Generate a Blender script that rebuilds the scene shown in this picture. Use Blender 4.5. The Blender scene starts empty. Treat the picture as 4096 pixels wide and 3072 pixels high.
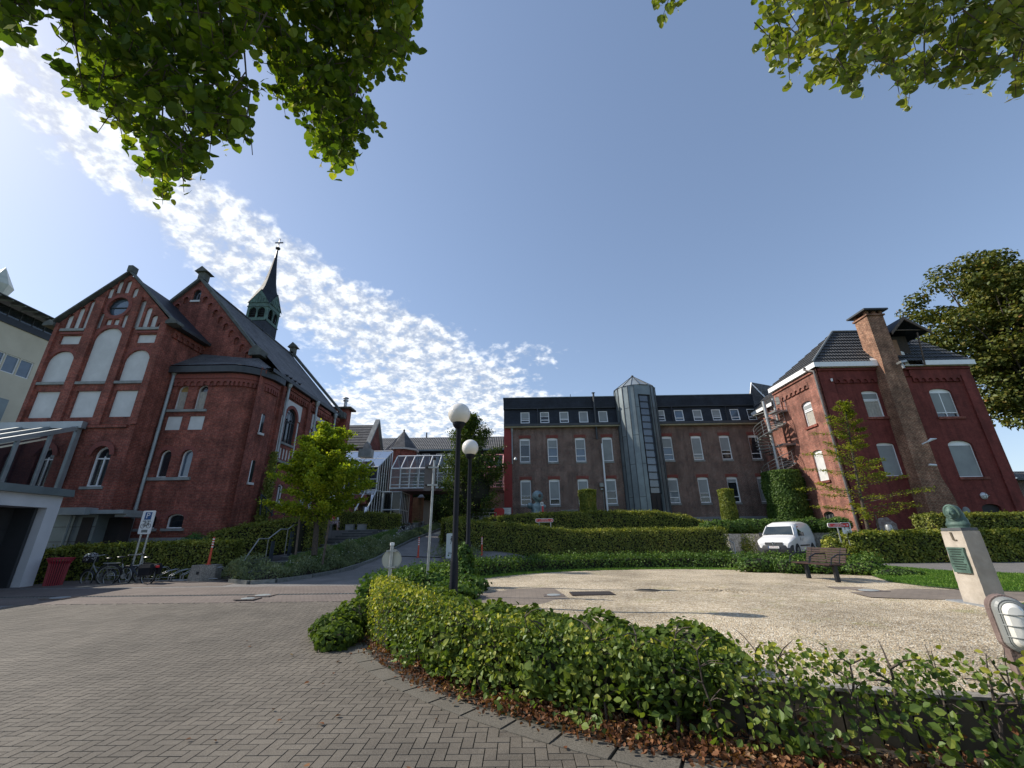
import bpy, bmesh, math, random
import numpy as np
from mathutils import Vector, Matrix
random.seed(7); RNG=np.random.default_rng(7)
S=bpy.context.scene; COL=S.collection
rad=math.radians
# ---------------------------------------------------------------- camera (position + orientation of the photographer)
CAMH=1.6; FL=1675.7
R3=Matrix(((0.9998138934635024,0.01648577709881624,0.010019859819387309),
           (0.015112691383152016,-0.34647244319152215,-0.9379384055832531),
           (-0.011991038174804928,0.9379152761642948,-0.3466571068666338)))
cd=bpy.data.cameras.new('camera'); cam=bpy.data.objects.new('camera',cd); COL.objects.link(cam)
cam.matrix_world=Matrix.Translation((0,0,CAMH))@R3.to_4x4()
cd.sensor_width=36; cd.lens=FL/4096*36; cd.clip_start=.05; cd.clip_end=4000
S.camera=cam
# ---------------------------------------------------------------- sky, clouds, sun
SUN=Vector((-5.0,1.25,3.95)).normalized()
sel=math.asin(SUN.z); saz=math.atan2(SUN.x,SUN.y)
W=bpy.data.worlds.new('World'); S.world=W; W.use_nodes=True
nt=W.node_tree; nt.nodes.clear(); N=nt.nodes.new; L=nt.links.new
def mth(nt,op,a,b=None,clamp=False):
    n=nt.nodes.new('ShaderNodeMath'); n.operation=op; n.use_clamp=clamp
    for i,v in enumerate((a,b)):
        if v is None: continue
        if isinstance(v,(int,float)): n.inputs[i].default_value=v
        else: nt.links.new(v,n.inputs[i])
    return n.outputs[0]
wo=N('ShaderNodeOutputWorld'); bg=N('ShaderNodeBackground'); L(bg.outputs[0],wo.inputs[0])
sky=N('ShaderNodeTexSky'); sky.sky_type='NISHITA'; sky.sun_disc=False
sky.sun_elevation=sel; sky.sun_rotation=saz; sky.air_density=1.0; sky.dust_density=.5; sky.ozone_density=1.6
bg.inputs[1].default_value=.14
tc=N('ShaderNodeTexCoord'); sp=N('ShaderNodeSeparateXYZ'); L(tc.outputs['Generated'],sp.inputs[0])
zz=mth(nt,'MAXIMUM',sp.outputs[2],.02)
cu=mth(nt,'DIVIDE',sp.outputs[0],zz); cv=mth(nt,'DIVIDE',sp.outputs[1],zz)   # position on the cloud layer
cb=N('ShaderNodeCombineXYZ'); L(cu,cb.inputs[0]); L(cv,cb.inputs[1])
def noise(nt,vec,scale,detail=6,rough=.55,dist=0):
    n=nt.nodes.new('ShaderNodeTexNoise'); n.inputs['Scale'].default_value=scale; n.inputs['Detail'].default_value=detail
    n.inputs['Roughness'].default_value=rough; n.inputs['Distortion'].default_value=dist
    if vec is not None: nt.links.new(vec,n.inputs['Vector'])
    return n.outputs[0]
def mrange(nt,v,a,b,c=0,d=1,smooth=True):
    n=nt.nodes.new('ShaderNodeMapRange'); n.interpolation_type='SMOOTHSTEP' if smooth else 'LINEAR'
    nt.links.new(v,n.inputs[0])
    for i,x in enumerate((a,b,c,d)): n.inputs[1+i].default_value=x
    return n.outputs[0]
wob=mth(nt,'MULTIPLY',mth(nt,'SUBTRACT',noise(nt,cb.outputs[0],1.7,4,.6),.5),1.5)
cen=mth(nt,'ADD',mth(nt,'MULTIPLY',mth(nt,'MAXIMUM',mth(nt,'SUBTRACT',cv,.9),0),.34),-1.1)
hw=mth(nt,'ADD',mth(nt,'MULTIPLY',mth(nt,'MAXIMUM',mth(nt,'SUBTRACT',cv,.4),0),.30),.09)
q=mth(nt,'ADD',mth(nt,'DIVIDE',mth(nt,'ABSOLUTE',mth(nt,'SUBTRACT',cu,cen)),hw),wob)
band=mrange(nt,q,1.3,.45)
low=mth(nt,'MULTIPLY',mrange(nt,mth(nt,'ADD',cv,wob),2.2,3.0),mrange(nt,mth(nt,'ADD',cu,wob),1.0,-.2))
wisp=mth(nt,'MULTIPLY',mrange(nt,mth(nt,'ABSOLUTE',mth(nt,'SUBTRACT',cv,2.25)),.4,.05),mrange(nt,mth(nt,'ABSOLUTE',mth(nt,'SUBTRACT',cu,.0)),.6,.1))
mask=mth(nt,'MAXIMUM',mth(nt,'MAXIMUM',band,low),mth(nt,'MULTIPLY',wisp,.75))
zp=mth(nt,'POWER',zz,.5); dv=N('ShaderNodeVectorMath'); dv.operation='SCALE'; L(tc.outputs['Generated'],dv.inputs[0]); L(mth(nt,'DIVIDE',1.,zp),dv.inputs['Scale'])
cells=noise(nt,dv.outputs[0],23,3,.5,.1); fine=noise(nt,dv.outputs[0],60,3,.6)
dens=mth(nt,'ADD',mth(nt,'ADD',mth(nt,'MULTIPLY',cells,.75),mth(nt,'MULTIPLY',fine,.25)),mth(nt,'MULTIPLY',mask,.55))
alpha=mth(nt,'MULTIPLY',mrange(nt,dens,.80,1.15),mrange(nt,mask,.02,.3))
shade=mrange(nt,mth(nt,'ADD',mth(nt,'MULTIPLY',cells,.6),mth(nt,'MULTIPLY',fine,.4)),.4,.62,.62,1.1)
cc=N('ShaderNodeVectorMath'); cc.operation='SCALE'; cc.inputs[0].default_value=(5.6,5.8,6.05); L(shade,cc.inputs['Scale'])
mxc=N('ShaderNodeMix'); mxc.data_type='RGBA'; L(mth(nt,'MULTIPLY',alpha,.86),mxc.inputs['Factor'])
gsk=N('ShaderNodeGamma'); gsk.inputs[1].default_value=.70; L(sky.outputs[0],gsk.inputs[0]); tsk=N('ShaderNodeVectorMath'); tsk.operation='MULTIPLY'; tsk.inputs[1].default_value=(1.20,1.25,1.37); L(gsk.outputs[0],tsk.inputs[0]); L(tsk.outputs[0],mxc.inputs['A']); L(cc.outputs[0],mxc.inputs['B']); L(mxc.outputs['Result'],bg.inputs[0])
sl=bpy.data.lights.new('sun','SUN'); sl.energy=4.0; sl.angle=rad(.5); sl.color=(1,.93,.82)
so=bpy.data.objects.new('sun',sl); COL.objects.link(so); so.rotation_euler=SUN.to_track_quat('Z','Y').to_euler(); so.location=(-30,8,40)
S.view_settings.view_transform='Standard'; S.view_settings.look='None'; S.view_settings.gamma=1; S.view_settings.exposure=.5
S.render.engine='CYCLES'
# ---------------------------------------------------------------- helpers
def ray(x,y): return R3@Vector((x-2048,1536-y,-FL))
def P(x,y,Y):          # point of the photographer's view at depth Y
    r=ray(x,y); t=Y/r.y; return Vector((r.x*t,Y,CAMH+r.z*t))
def XP(x,y,X):
    r=ray(x,y); t=X/r.x; return Vector((X,r.y*t,CAMH+r.z*t))
def GP(x,y,z=0.):
    r=ray(x,y); t=(z-CAMH)/r.z; return Vector((r.x*t,r.y*t,z))
def sst(a,b,x):
    t=np.clip((x-a)/(b-a),0,1); return t*t*(3-2*t)
def H(x,y):            # height of the terrain
    y=np.asarray(y,float); x=np.asarray(x,float)
    base=.027*np.clip(y-7,0,60)
    ramp=.115*np.clip(y-20.5,0,18)*(1-sst(-1.5,2.0,x))
    return base+ramp
def HP(x,y,dz=0.):     # view ray meets the terrain
    r=ray(x,y); lo,hi=.5,120
    f=lambda t:(CAMH+r.z*t)-(float(H(r.x*t,r.y*t))+dz)
    t=.5
    while t<80 and f(t)>0: t+=.1/max(abs(r.y),.2)*.00001+.0001*t+ .00002
    return Vector((r.x*t,r.y*t,CAMH+r.z*t))
def HP(x,y,dz=0.):
    r=ray(x,y).normalized(); t=1.
    for i in range(4000):
        p=Vector((0,0,CAMH))+r*t
        if p.z<float(H(p.x,p.y))+dz: break
        t+=.02
    return p
def newobj(name,me,parent=None):
    o=bpy.data.objects.new(name,me); COL.objects.link(o)
    if parent is not None: o.parent=parent
    return o
def thing(name,label,cat,loc=(0,0,0),rz=0,group=None,kind=None):
    o=bpy.data.objects.new(name,None); COL.objects.link(o); o.location=loc; o.rotation_euler=(0,0,rz)
    o.empty_display_size=.2; return tag(o,label,cat,group,kind)
def tag(o,label,cat=None,group=None,kind=None):
    o['label']=label
    if cat: o['category']=cat
    if group: o['group']=group
    if kind: o['kind']=kind
    return o
def rootloc(p):
    while p.parent is not None: p=p.parent
    return Vector(p.location)
class MB:              # collects polygons; build() links them as one mesh object
    def __init__(s): s.v=[]; s.f=[]; s.m=[]; s.mi=0
    def face(s,pts):
        n=len(s.v); s.v+=[tuple(p) for p in pts]; s.f.append(tuple(range(n,n+len(pts)))); s.m.append(s.mi); return s
    def grid(s,rows,close=False):
        n=len(s.v); c=len(rows[0])
        for r in rows: s.v+=[tuple(p) for p in r]
        for i in range(len(rows)-1):
            for j in range(c if close else c-1):
                k=(j+1)%c; s.f.append((n+i*c+j,n+i*c+k,n+(i+1)*c+k,n+(i+1)*c+j)); s.m.append(s.mi)
        return s
    def box(s,x0,x1,y0,y1,z0,z1,T=None):
        p=[Vector((x,y,z)) for x in (x0,x1) for y in (y0,y1) for z in (z0,z1)]
        if T is not None: p=[(T@q if isinstance(T,Matrix) else T(q)) for q in p]
        n=len(s.v); s.v+=[tuple(q) for q in p]
        for f in ((0,1,3,2),(4,6,7,5),(0,4,5,1),(2,3,7,6),(0,2,6,4),(1,5,7,3)): s.f.append(tuple(n+i for i in f)); s.m.append(s.mi)
        return s
    def prism(s,poly,d):   # polygon (3-D points) extruded by vector d
        d=Vector(d); a=[Vector(p) for p in poly]; b=[p+d for p in a]; n=len(a)
        s.face(a[::-1]); s.face(b)
        for i in range(n): s.face((a[i],a[(i+1)%n],b[(i+1)%n],b[i]))
        return s
    def tube(s,pts,r,seg=8,cap=True):
        pts=[Vector(p) for p in pts]; rr=r if isinstance(r,(list,tuple)) else [r]*len(pts)
        rows=[]; up=None
        for i,p in enumerate(pts):
            d=(pts[min(i+1,len(pts)-1)]-pts[max(i-1,0)])
            if d.length<1e-7: d=Vector((0,0,1))
            d.normalize()
            if up is None: up=Vector((0,0,1)) if abs(d.z)<.9 else Vector((1,0,0))
            a=d.cross(up); 
            if a.length<1e-4: a=d.cross(Vector((.3,1,.2)))
            a.normalize(); b=d.cross(a).normalized(); up=a.cross(d)
            rows.append([p+(a*math.cos(t)+b*math.sin(t))*rr[i] for t in [2*math.pi*k/seg for k in range(seg)]])
        s.grid(rows,True)
        if cap: s.face(rows[0][::-1]); s.face(rows[-1])
        return s
    def lathe(s,prof,c=(0,0,0),seg=20,axis='z',sc=(1,1)):
        c=Vector(c); rows=[]
        for r,h in prof:
            row=[]
            for k in range(seg):
                t=2*math.pi*k/seg; x,y=r*math.cos(t)*sc[0],r*math.sin(t)*sc[1]
                row.append(c+(Vector((x,y,h)) if axis=='z' else Vector((h,x,y)) if axis=='x' else Vector((x,h,y))))
            rows.append(row)
        s.grid(rows,True)
        if prof[0][0]>1e-4: s.face(rows[0][::-1])
        if prof[-1][0]>1e-4: s.face(rows[-1])
        return s
    def ball(s,c,r,seg=16,T=None):
        r=Vector(r) if not isinstance(r,(int,float)) else Vector((r,r,r)); c=Vector(c); rows=[]
        for i in range(seg//2+1):
            a=math.pi*i/(seg//2)
            rows.append([c+Vector((r.x*math.sin(a)*math.cos(t),r.y*math.sin(a)*math.sin(t),r.z*math.cos(a))) for t in [2*math.pi*k/seg for k in range(seg)]])
        if T is not None: rows=[[T@p for p in q] for q in rows]
        s.grid(rows,True); return s
    def build(s,name,mat,parent=None,world=True,smooth=False,label=None):
        off=rootloc(parent) if (parent is not None and world) else Vector((0,0,0))
        me=bpy.data.meshes.new(name)
        me.from_pydata([(x-off.x,y-off.y,z-off.z) for x,y,z in s.v],[],s.f)
        for m in (mat if isinstance(mat,(list,tuple)) else [mat]): me.materials.append(m)
        if any(s.m): me.polygons.foreach_set('material_index',s.m)
        if smooth:
            me.polygons.foreach_set('use_smooth',[True]*len(s.f))
            bm=bmesh.new(); bm.from_mesh(me); bmesh.ops.remove_doubles(bm,verts=bm.verts,dist=1e-4); bm.to_mesh(me); bm.free()
            try: me.set_sharp_from_angle(angle=rad(38))
            except Exception: pass
        o=newobj(name,me,parent)
        if label: o['label']=label
        return o
def text_obj(txt,name,mat,parent,M,size,ext=.002,world=True,align='CENTER'):
    c=bpy.data.curves.new(name,'FONT'); c.body=txt; c.size=size; c.align_x=align; c.align_y='CENTER'; c.extrude=ext
    t=bpy.data.objects.new(name,c); COL.objects.link(t)
    dg=bpy.context.evaluated_depsgraph_get(); me=bpy.data.meshes.new_from_object(t.evaluated_get(dg))
    bpy.data.objects.remove(t); bpy.data.curves.remove(c)
    me.name=name; me.materials.clear(); me.materials.append(mat)
    off=rootloc(parent) if world else Vector((0,0,0))
    me.transform(Matrix.Translation(-off)@M)
    return newobj(name,me,parent)
def face_matrix(origin,xdir,zdir=(0,0,1)):   # text plane: x along xdir, y along zdir
    x=Vector(xdir).normalized(); y=Vector(zdir).normalized(); z=x.cross(y)
    M=Matrix((x,y,z)).transposed().to_4x4(); return Matrix.Translation(origin)@M
# ---------------------------------------------------------------- materials
MATS={}
def newmat(name):
    m=bpy.data.materials.new(name); m.use_nodes=True; nt=m.node_tree; nt.nodes.clear()
    o=nt.nodes.new('ShaderNodeOutputMaterial'); MATS[name]=m; return m,nt,o
def pbsdf(nt,rough=.7,metal=0.,spec=.5):
    b=nt.nodes.new('ShaderNodeBsdfPrincipled'); b.inputs['Roughness'].default_value=rough; b.inputs['Metallic'].default_value=metal
    b.inputs['Specular IOR Level'].default_value=spec; return b
def ramp(nt,fac,stops):
    r=nt.nodes.new('ShaderNodeValToRGB'); e=r.color_ramp.elements
    while len(e)<len(stops): e.new(.5)
    for i,(p,c) in enumerate(stops): e[i].position=p; e[i].color=(*c,1)
    nt.links.new(fac,r.inputs[0]); return r.outputs[0]
def geo(nt,out='Position'): return nt.nodes.new('ShaderNodeNewGeometry').outputs[out]
def mix(nt,f,a,b,mode='MIX'):
    n=nt.nodes.new('ShaderNodeMix'); n.data_type='RGBA'; n.blend_type=mode
    for k,v in (('Factor',f),('A',a),('B',b)):
        i=n.inputs[k] if k=='Factor' else n.inputs[k]
        if k=='Factor': i=n.inputs[0]
        else: i=[x for x in n.inputs if x.name==k and x.type=='RGBA'][0]
        if isinstance(v,(int,float)): i.default_value=v
        elif isinstance(v,tuple): i.default_value=(*v,1)
        else: nt.links.new(v,i)
    return [x for x in n.outputs if x.type=='RGBA'][0]
def bump(nt,h,b,st=.3,dist=.02):
    n=nt.nodes.new('ShaderNodeBump'); n.inputs['Strength'].default_value=st; n.inputs['Distance'].default_value=dist
    nt.links.new(h,n.inputs['Height']); nt.links.new(n.outputs[0],b.inputs['Normal'])
def plain(name,c1,c2=None,scale=3.,rough=.6,metal=0.,bst=0.,spec=.5,lo=.35,hi=.65,fine=None):
    m,nt,o=newmat(name); b=pbsdf(nt,rough,metal,spec); nt.links.new(b.outputs[0],o.inputs[0])
    if c2 is None: c2=tuple(x*.85 for x in c1)
    pos=geo(nt); n=noise(nt,pos,scale,6,.6); col=ramp(nt,n,[(lo,c1),(hi,c2)])
    if fine: col=mix(nt,mrange(nt,noise(nt,pos,fine,2),.35,.65),col,tuple(x*.6 for x in c2)) if fine>0 else col
    nt.links.new(col,b.inputs['Base Color'])
    if bst: bump(nt,noise(nt,pos,scale*6,5),b,bst,.02)
    return m
def brick(name,cols,mortar,bw=.22,bh=.072,ms=.012,rough=.85,mott=(.55,1.25),bst=.25,scale=1.,stain=.35,off=.5,flat=False,mbias=0.):
    m,nt,o=newmat(name); b=pbsdf(nt,rough,0,.3); nt.links.new(b.outputs[0],o.inputs[0])
    pos=geo(nt); s=nt.nodes.new('ShaderNodeSeparateXYZ'); nt.links.new(pos,s.inputs[0])
    c=nt.nodes.new('ShaderNodeCombineXYZ')
    if flat: nt.links.new(s.outputs[0],c.inputs[0]); nt.links.new(s.outputs[1],c.inputs[1])
    else: nt.links.new(mth(nt,'ADD',s.outputs[0],s.outputs[1]),c.inputs[0]); nt.links.new(s.outputs[2],c.inputs[1])
    t=nt.nodes.new('ShaderNodeTexBrick'); nt.links.new(c.outputs[0],t.inputs['Vector'])
    t.inputs['Scale'].default_value=scale; t.inputs['Mortar Size'].default_value=ms; t.inputs['Brick Width'].default_value=bw; t.inputs['Row Height'].default_value=bh
    t.inputs['Mortar Smooth'].default_value=.3; t.inputs['Bias'].default_value=mbias; t.offset=off
    t.inputs['Color1'].default_value=(*cols[0],1); t.inputs['Color2'].default_value=(*cols[1],1); t.inputs['Mortar'].default_value=(*mortar,1)
    n1=noise(nt,pos,1.1,5,.65); n2=noise(nt,pos,9,3,.6)
    col=mix(nt,mrange(nt,n2,.35,.7,0,.65),t.outputs['Color'],cols[2])
    k=mrange(nt,n1,.3,.72,mott[0],mott[1])
    if not flat and bw<.25:   # rain and soot streaks running down the masonry
        cs=nt.nodes.new('ShaderNodeCombineXYZ'); nt.links.new(mth(nt,'MULTIPLY',mth(nt,'ADD',s.outputs[0],s.outputs[1]),2.6),cs.inputs[0]); nt.links.new(mth(nt,'MULTIPLY',s.outputs[2],.22),cs.inputs[1])
        k=mth(nt,'MULTIPLY',k,mrange(nt,noise(nt,cs.outputs[0],1.,5,.65),.32,.62,.74,1.1))
    v=nt.nodes.new('ShaderNodeVectorMath'); v.operation='SCALE'; nt.links.new(col,v.inputs[0]); nt.links.new(k,v.inputs['Scale'])
    nt.links.new(v.outputs[0],b.inputs['Base Color'])
    bump(nt,mth(nt,'ADD',mth(nt,'MULTIPLY',t.outputs['Fac'],-1.),mth(nt,'MULTIPLY',n2,.5)),b,bst,.02)
    return m
def leafmat(name,stops,trans=.35,rough=.45,gloss=.12,big=1.2):
    m,nt,o=newmat(name)
    r=geo(nt,'Random Per Island'); pos=geo(nt); n=noise(nt,pos,big,3)
    f=mth(nt,'ADD',mth(nt,'MULTIPLY',r,.62),mth(nt,'MULTIPLY',mrange(nt,n,.3,.7),.38))
    col=ramp(nt,f,[(p_,tuple(min(.62,x*1.75) for x in c_)) for p_,c_ in stops])
    d=nt.nodes.new('ShaderNodeBsdfDiffuse'); t=nt.nodes.new('ShaderNodeBsdfTranslucent'); g=nt.nodes.new('ShaderNodeBsdfGlossy')
    g.inputs['Roughness'].default_value=rough; g.inputs['Color'].default_value=(.6,.66,.55,1)
    nt.links.new(col,d.inputs[0])
    tcol=mix(nt,1.,col,(1.15,1.2,.42),'MULTIPLY'); nt.links.new(tcol,t.inputs[0])
    a=nt.nodes.new('ShaderNodeMixShader'); a.inputs[0].default_value=trans; nt.links.new(d.outputs[0],a.inputs[1]); nt.links.new(t.outputs[0],a.inputs[2])
    c=nt.nodes.new('ShaderNodeMixShader'); c.inputs[0].default_value=gloss*.22; nt.links.new(a.outputs[0],c.inputs[1]); nt.links.new(g.outputs[0],c.inputs[2])
    nt.links.new(c.outputs[0],o.inputs[0]); return m
def glassmat(name,tint=(.75,.85,.85),dark=.5,rough=.03):
    m,nt,o=newmat(name)
    f=nt.nodes.new('ShaderNodeFresnel'); f.inputs[0].default_value=1.5
    g=nt.nodes.new('ShaderNodeBsdfGlossy'); g.inputs['Roughness'].default_value=rough
    t=nt.nodes.new('ShaderNodeBsdfTransparent'); t.inputs[0].default_value=(*tint,1)
    a=nt.nodes.new('ShaderNodeMixShader'); nt.links.new(mth(nt,'ADD',mth(nt,'MULTIPLY',f.outputs[0],.75),dark,True),a.inputs[0])
    nt.links.new(t.outputs[0],a.inputs[1]); nt.links.new(g.outputs[0],a.inputs[2]); nt.links.new(a.outputs[0],o.inputs[0]); return m
BR=brick('red_brick',[(.36,.085,.055),(.23,.055,.040),(.12,.038,.033)],(.27,.17,.13),ms=.010,mott=(.60,1.25))
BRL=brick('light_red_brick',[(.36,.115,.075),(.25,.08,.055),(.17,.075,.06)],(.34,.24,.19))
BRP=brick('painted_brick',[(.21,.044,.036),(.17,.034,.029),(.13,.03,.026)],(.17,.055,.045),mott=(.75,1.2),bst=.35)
BRM=brick('brown_brick',[(.205,.085,.062),(.125,.072,.058),(.08,.05,.043)],(.30,.265,.225),ms=.014,mott=(.75,1.25))
BRC=brick('chimney_brick',[(.34,.13,.075),(.22,.08,.05),(.13,.065,.045)],(.42,.31,.21),bh=.085,ms=.018)
BARCH=plain('arch_brick',(.28,.075,.055),(.15,.055,.048),14,.85,bst=.2)
RND=plain('white_render',(.63,.63,.62),(.54,.54,.53),1.5,.9)
STN=plain('grey_stone',(.30,.31,.30),(.19,.20,.195),2.5,.85,bst=.2)
SLT=brick('slate',[(.10,.10,.105),(.07,.07,.075),(.13,.128,.125)],(.028,.028,.03),bw=.3,bh=.17,ms=.012,rough=.72,mott=(.7,1.35))
SLTD=brick('dark_slate',[(.018,.024,.036),(.013,.018,.028),(.026,.032,.042)],(.008,.009,.012),bw=.34,bh=.2,ms=.01,rough=.62,mott=(.7,1.4))
ZNC=plain('zinc',(.20,.24,.25),(.14,.17,.185),1.2,.42,.35,bst=.05)
ZNL=plain('light_zinc',(.33,.36,.37),(.25,.28,.29),1.5,.4,.3)
ZND=plain('dark_lead',(.055,.06,.066),(.035,.04,.045),3,.5,.2)
WHT=plain('white_frame',(.85,.86,.87),(.78,.79,.80),2,.4)
WHM=plain('white_metal',(.72,.74,.76),(.6,.62,.64),2,.35,.1)
SHD=plain('shade_cloth',(.30,.32,.32),(.25,.265,.27),1.3,.8)
CURT=plain('curtain',(.45,.42,.36),(.33,.31,.28),6,.9)
GLS=plain('window_glass',(.012,.016,.022),(.03,.035,.04),1.6,.06,0,spec=.9)
GLB=plain('blue_window_glass',(.10,.14,.19),(.06,.09,.13),.8,.06,0,spec=1.)
GLW=glassmat('clear_glass',(.60,.68,.70),.02)
POLE=plain('black_pole_paint',(.006,.008,.014),(.009,.011,.018),6,.5,0,spec=.25)
DRK=plain('dark_interior',(.016,.015,.017),(.03,.022,.02),1.2,.7)  # near-black colour paints the unlit depth of rooms and openings
BLK=plain('black_metal',(.012,.014,.02),(.02,.022,.028),6,.35,.2)
STL=plain('galvanised_steel',(.42,.43,.43),(.28,.29,.29),5,.4,.7)
STG=plain('weathered_steel',(.26,.27,.26),(.17,.18,.17),8,.5,.5)
CNC=plain('concrete',(.36,.34,.30),(.24,.22,.19),1.6,.9,bst=.25,fine=30)
CND=plain('dark_concrete',(.13,.105,.07),(.06,.048,.034),1.5,.9,bst=.25)
GREEN=plain('verdigris',(.11,.19,.155),(.045,.08,.068),3,.6,.2,bst=.1)
CRM=plain('cream_render',(.58,.53,.42),(.52,.47,.37),.8,.9)
RED=plain('red_paint',(.33,.018,.03),(.26,.014,.024),3,.4)
REDB=plain('signal_red',(.62,.035,.04),(.55,.03,.035),3,.4)
ORG=plain('orange_plastic',(.62,.07,.03),(.5,.055,.025),4,.45)
REFW=plain('reflective_white',(.8,.8,.78),(.7,.7,.68),4,.35)
REDW=plain('dark_red_panel',(.27,.025,.018),(.22,.02,.015),2,.6)
PINK=plain('pink_metal',(.75,.33,.32),(.68,.28,.28),2,.4)
BRN=plain('brown_wood',(.045,.020,.015),(.03,.015,.012),5,.6,bst=.15)
WOOD=plain('weathered_wood',(.15,.11,.085),(.07,.055,.045),6,.85,bst=.3)
WDO=plain('orange_wood',(.32,.17,.09),(.22,.11,.06),4,.7)
BARK=plain('bark',(.10,.075,.055),(.045,.036,.03),12,.9,bst=.5)
TWG=plain('hedge_core',(.012,.016,.008),(.025,.022,.012),9,.95)  # dark colour of the added opaque cores inside foliage
RUB=plain('rubber',(.015,.015,.016),(.025,.025,.026),8,.8)
TIL=plain('roof_tile_base',(.05,.055,.06),(.10,.10,.10),7,.6)
# ---------------------------------------------------------------- wall / window / roof builders
def TY(Y): return lambda u,v,d: (u,Y+d,v)            # wall facing the camera
def TXp(X): return lambda u,v,d: (X-d,u,v)           # wall facing +X
def TXm(X): return lambda u,v,d: (X+d,u,v)           # wall facing -X
def arc(ua,ub,vb,rise,n=10):                         # crown curve from ua to ub, springing at vb-rise
    c=(ua+ub)/2; w=(ub-ua)/2
    return [(c+w*math.cos(math.pi-math.pi*i/n),vb-rise+rise*math.sin(math.pi*i/n)) for i in range(n+1)]
def outline(ua,ub,va,vb,rise=0,brise=0,n=10):
    if rise<=0: top=[(ua,vb),(ub,vb)]
    else: top=arc(ua,ub,vb,rise,n)
    if brise<=0: bot=[(ub,va),(ua,va)]
    else: bot=[(u,2*(va+brise)-v) for u,v in arc(ua,ub,va+2*brise,brise,n)][::-1]; bot=bot[1:-1]
    return top+bot
def skin(B,T,u0,u1,v0,top,ops,depth):
    tf=top if callable(top) else (lambda u:top)
    cuts=sorted({u0,u1}|{x for o in ops for x in o[:2]}|({(u0+u1)/2} if callable(top) else set()))
    cuts=[c for c in cuts if u0-1e-6<=c<=u1+1e-6]
    for a,b in zip(cuts,cuts[1:]):
        if b-a<1e-5: continue
        m=(a+b)/2; o2=sorted([o for o in ops if o[0]<m<o[1]],key=lambda o:o[2]); v=v0
        for o in o2:
            if o[2]>v+1e-5: B.face([T(a,v,0),T(b,v,0),T(b,o[2],0),T(a,o[2],0)])
            v=o[3]
        B.face([T(a,v,0),T(b,v,0),T(b,tf(b),0),T(a,tf(a),0)])
    for o in ops:
        ua,ub,va,vb=o[:4]; rise=o[4] if len(o)>4 else 0; br=o[5] if len(o)>5 else 0
        if rise>0:
            p=arc(ua,ub,vb,rise)
            for (x,y),(x2,y2) in zip(p,p[1:]): B.face([T(x,y,0),T(x2,y2,0),T(x2,vb,0),T(x,vb,0)])
        if br>0:
            p=[(u,2*(va+br)-v) for u,v in arc(ua,ub,va+2*br,br)]
            for (x,y),(x2,y2) in zip(p,p[1:]): B.face([T(x,y,0),T(x2,y2,0),T(x2,va,0),T(x,va,0)])
        q=outline(ua,ub,va,vb,rise,br)
        for (x,y),(x2,y2) in zip(q,q[1:]+q[:1]): B.face([T(x,y,0),T(x2,y2,0),T(x2,y2,depth),T(x,y,depth)])
def plate(B,T,q,d0,d1=None):
    B.face([T(x,y,d0) for x,y in q])
    if d1 is not None:
        for (x,y),(x2,y2) in zip(q,q[1:]+q[:1]): B.face([T(x,y,d0),T(x2,y2,d0),T(x2,y2,d1),T(x,y,d1)])
def tbox(B,T,ua,ub,va,vb,da,db):
    p=[Vector(T(u,v,d)) for u in (ua,ub) for v in (va,vb) for d in (da,db)]
    n=len(B.v); B.v+=[tuple(q) for q in p]
    for f in ((0,1,3,2),(4,6,7,5),(0,4,5,1),(2,3,7,6),(0,2,6,4),(1,5,7,3)): B.f.append(tuple(n+i for i in f)); B.m.append(B.mi)
def ring(B,T,q,q2,d0,d1):
    n=len(q)
    for i in range(n):
        j=(i+1)%n
        B.face([T(*q[i],d0),T(*q[j],d0),T(*q2[j],d0),T(*q2[i],d0)])
        B.face([T(*q[i],d0),T(*q[j],d0),T(*q[j],d1),T(*q[i],d1)])
        B.face([T(*q2[i],d0),T(*q2[j],d0),T(*q2[j],d1),T(*q2[i],d1)])
def voussoir(B,T,ua,ub,vb,rise,w=.22,d=-.006,bot=0):
    a=arc(ua,ub,vb,rise,12); c=((ua+ub)/2,vb-rise)
    b=arc(ua-w,ub+w,vb+w,rise+w,12)
    for i in range(12): B.face([T(*a[i],d),T(*a[i+1],d),T(*b[i+1],d),T(*b[i],d)])
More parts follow.
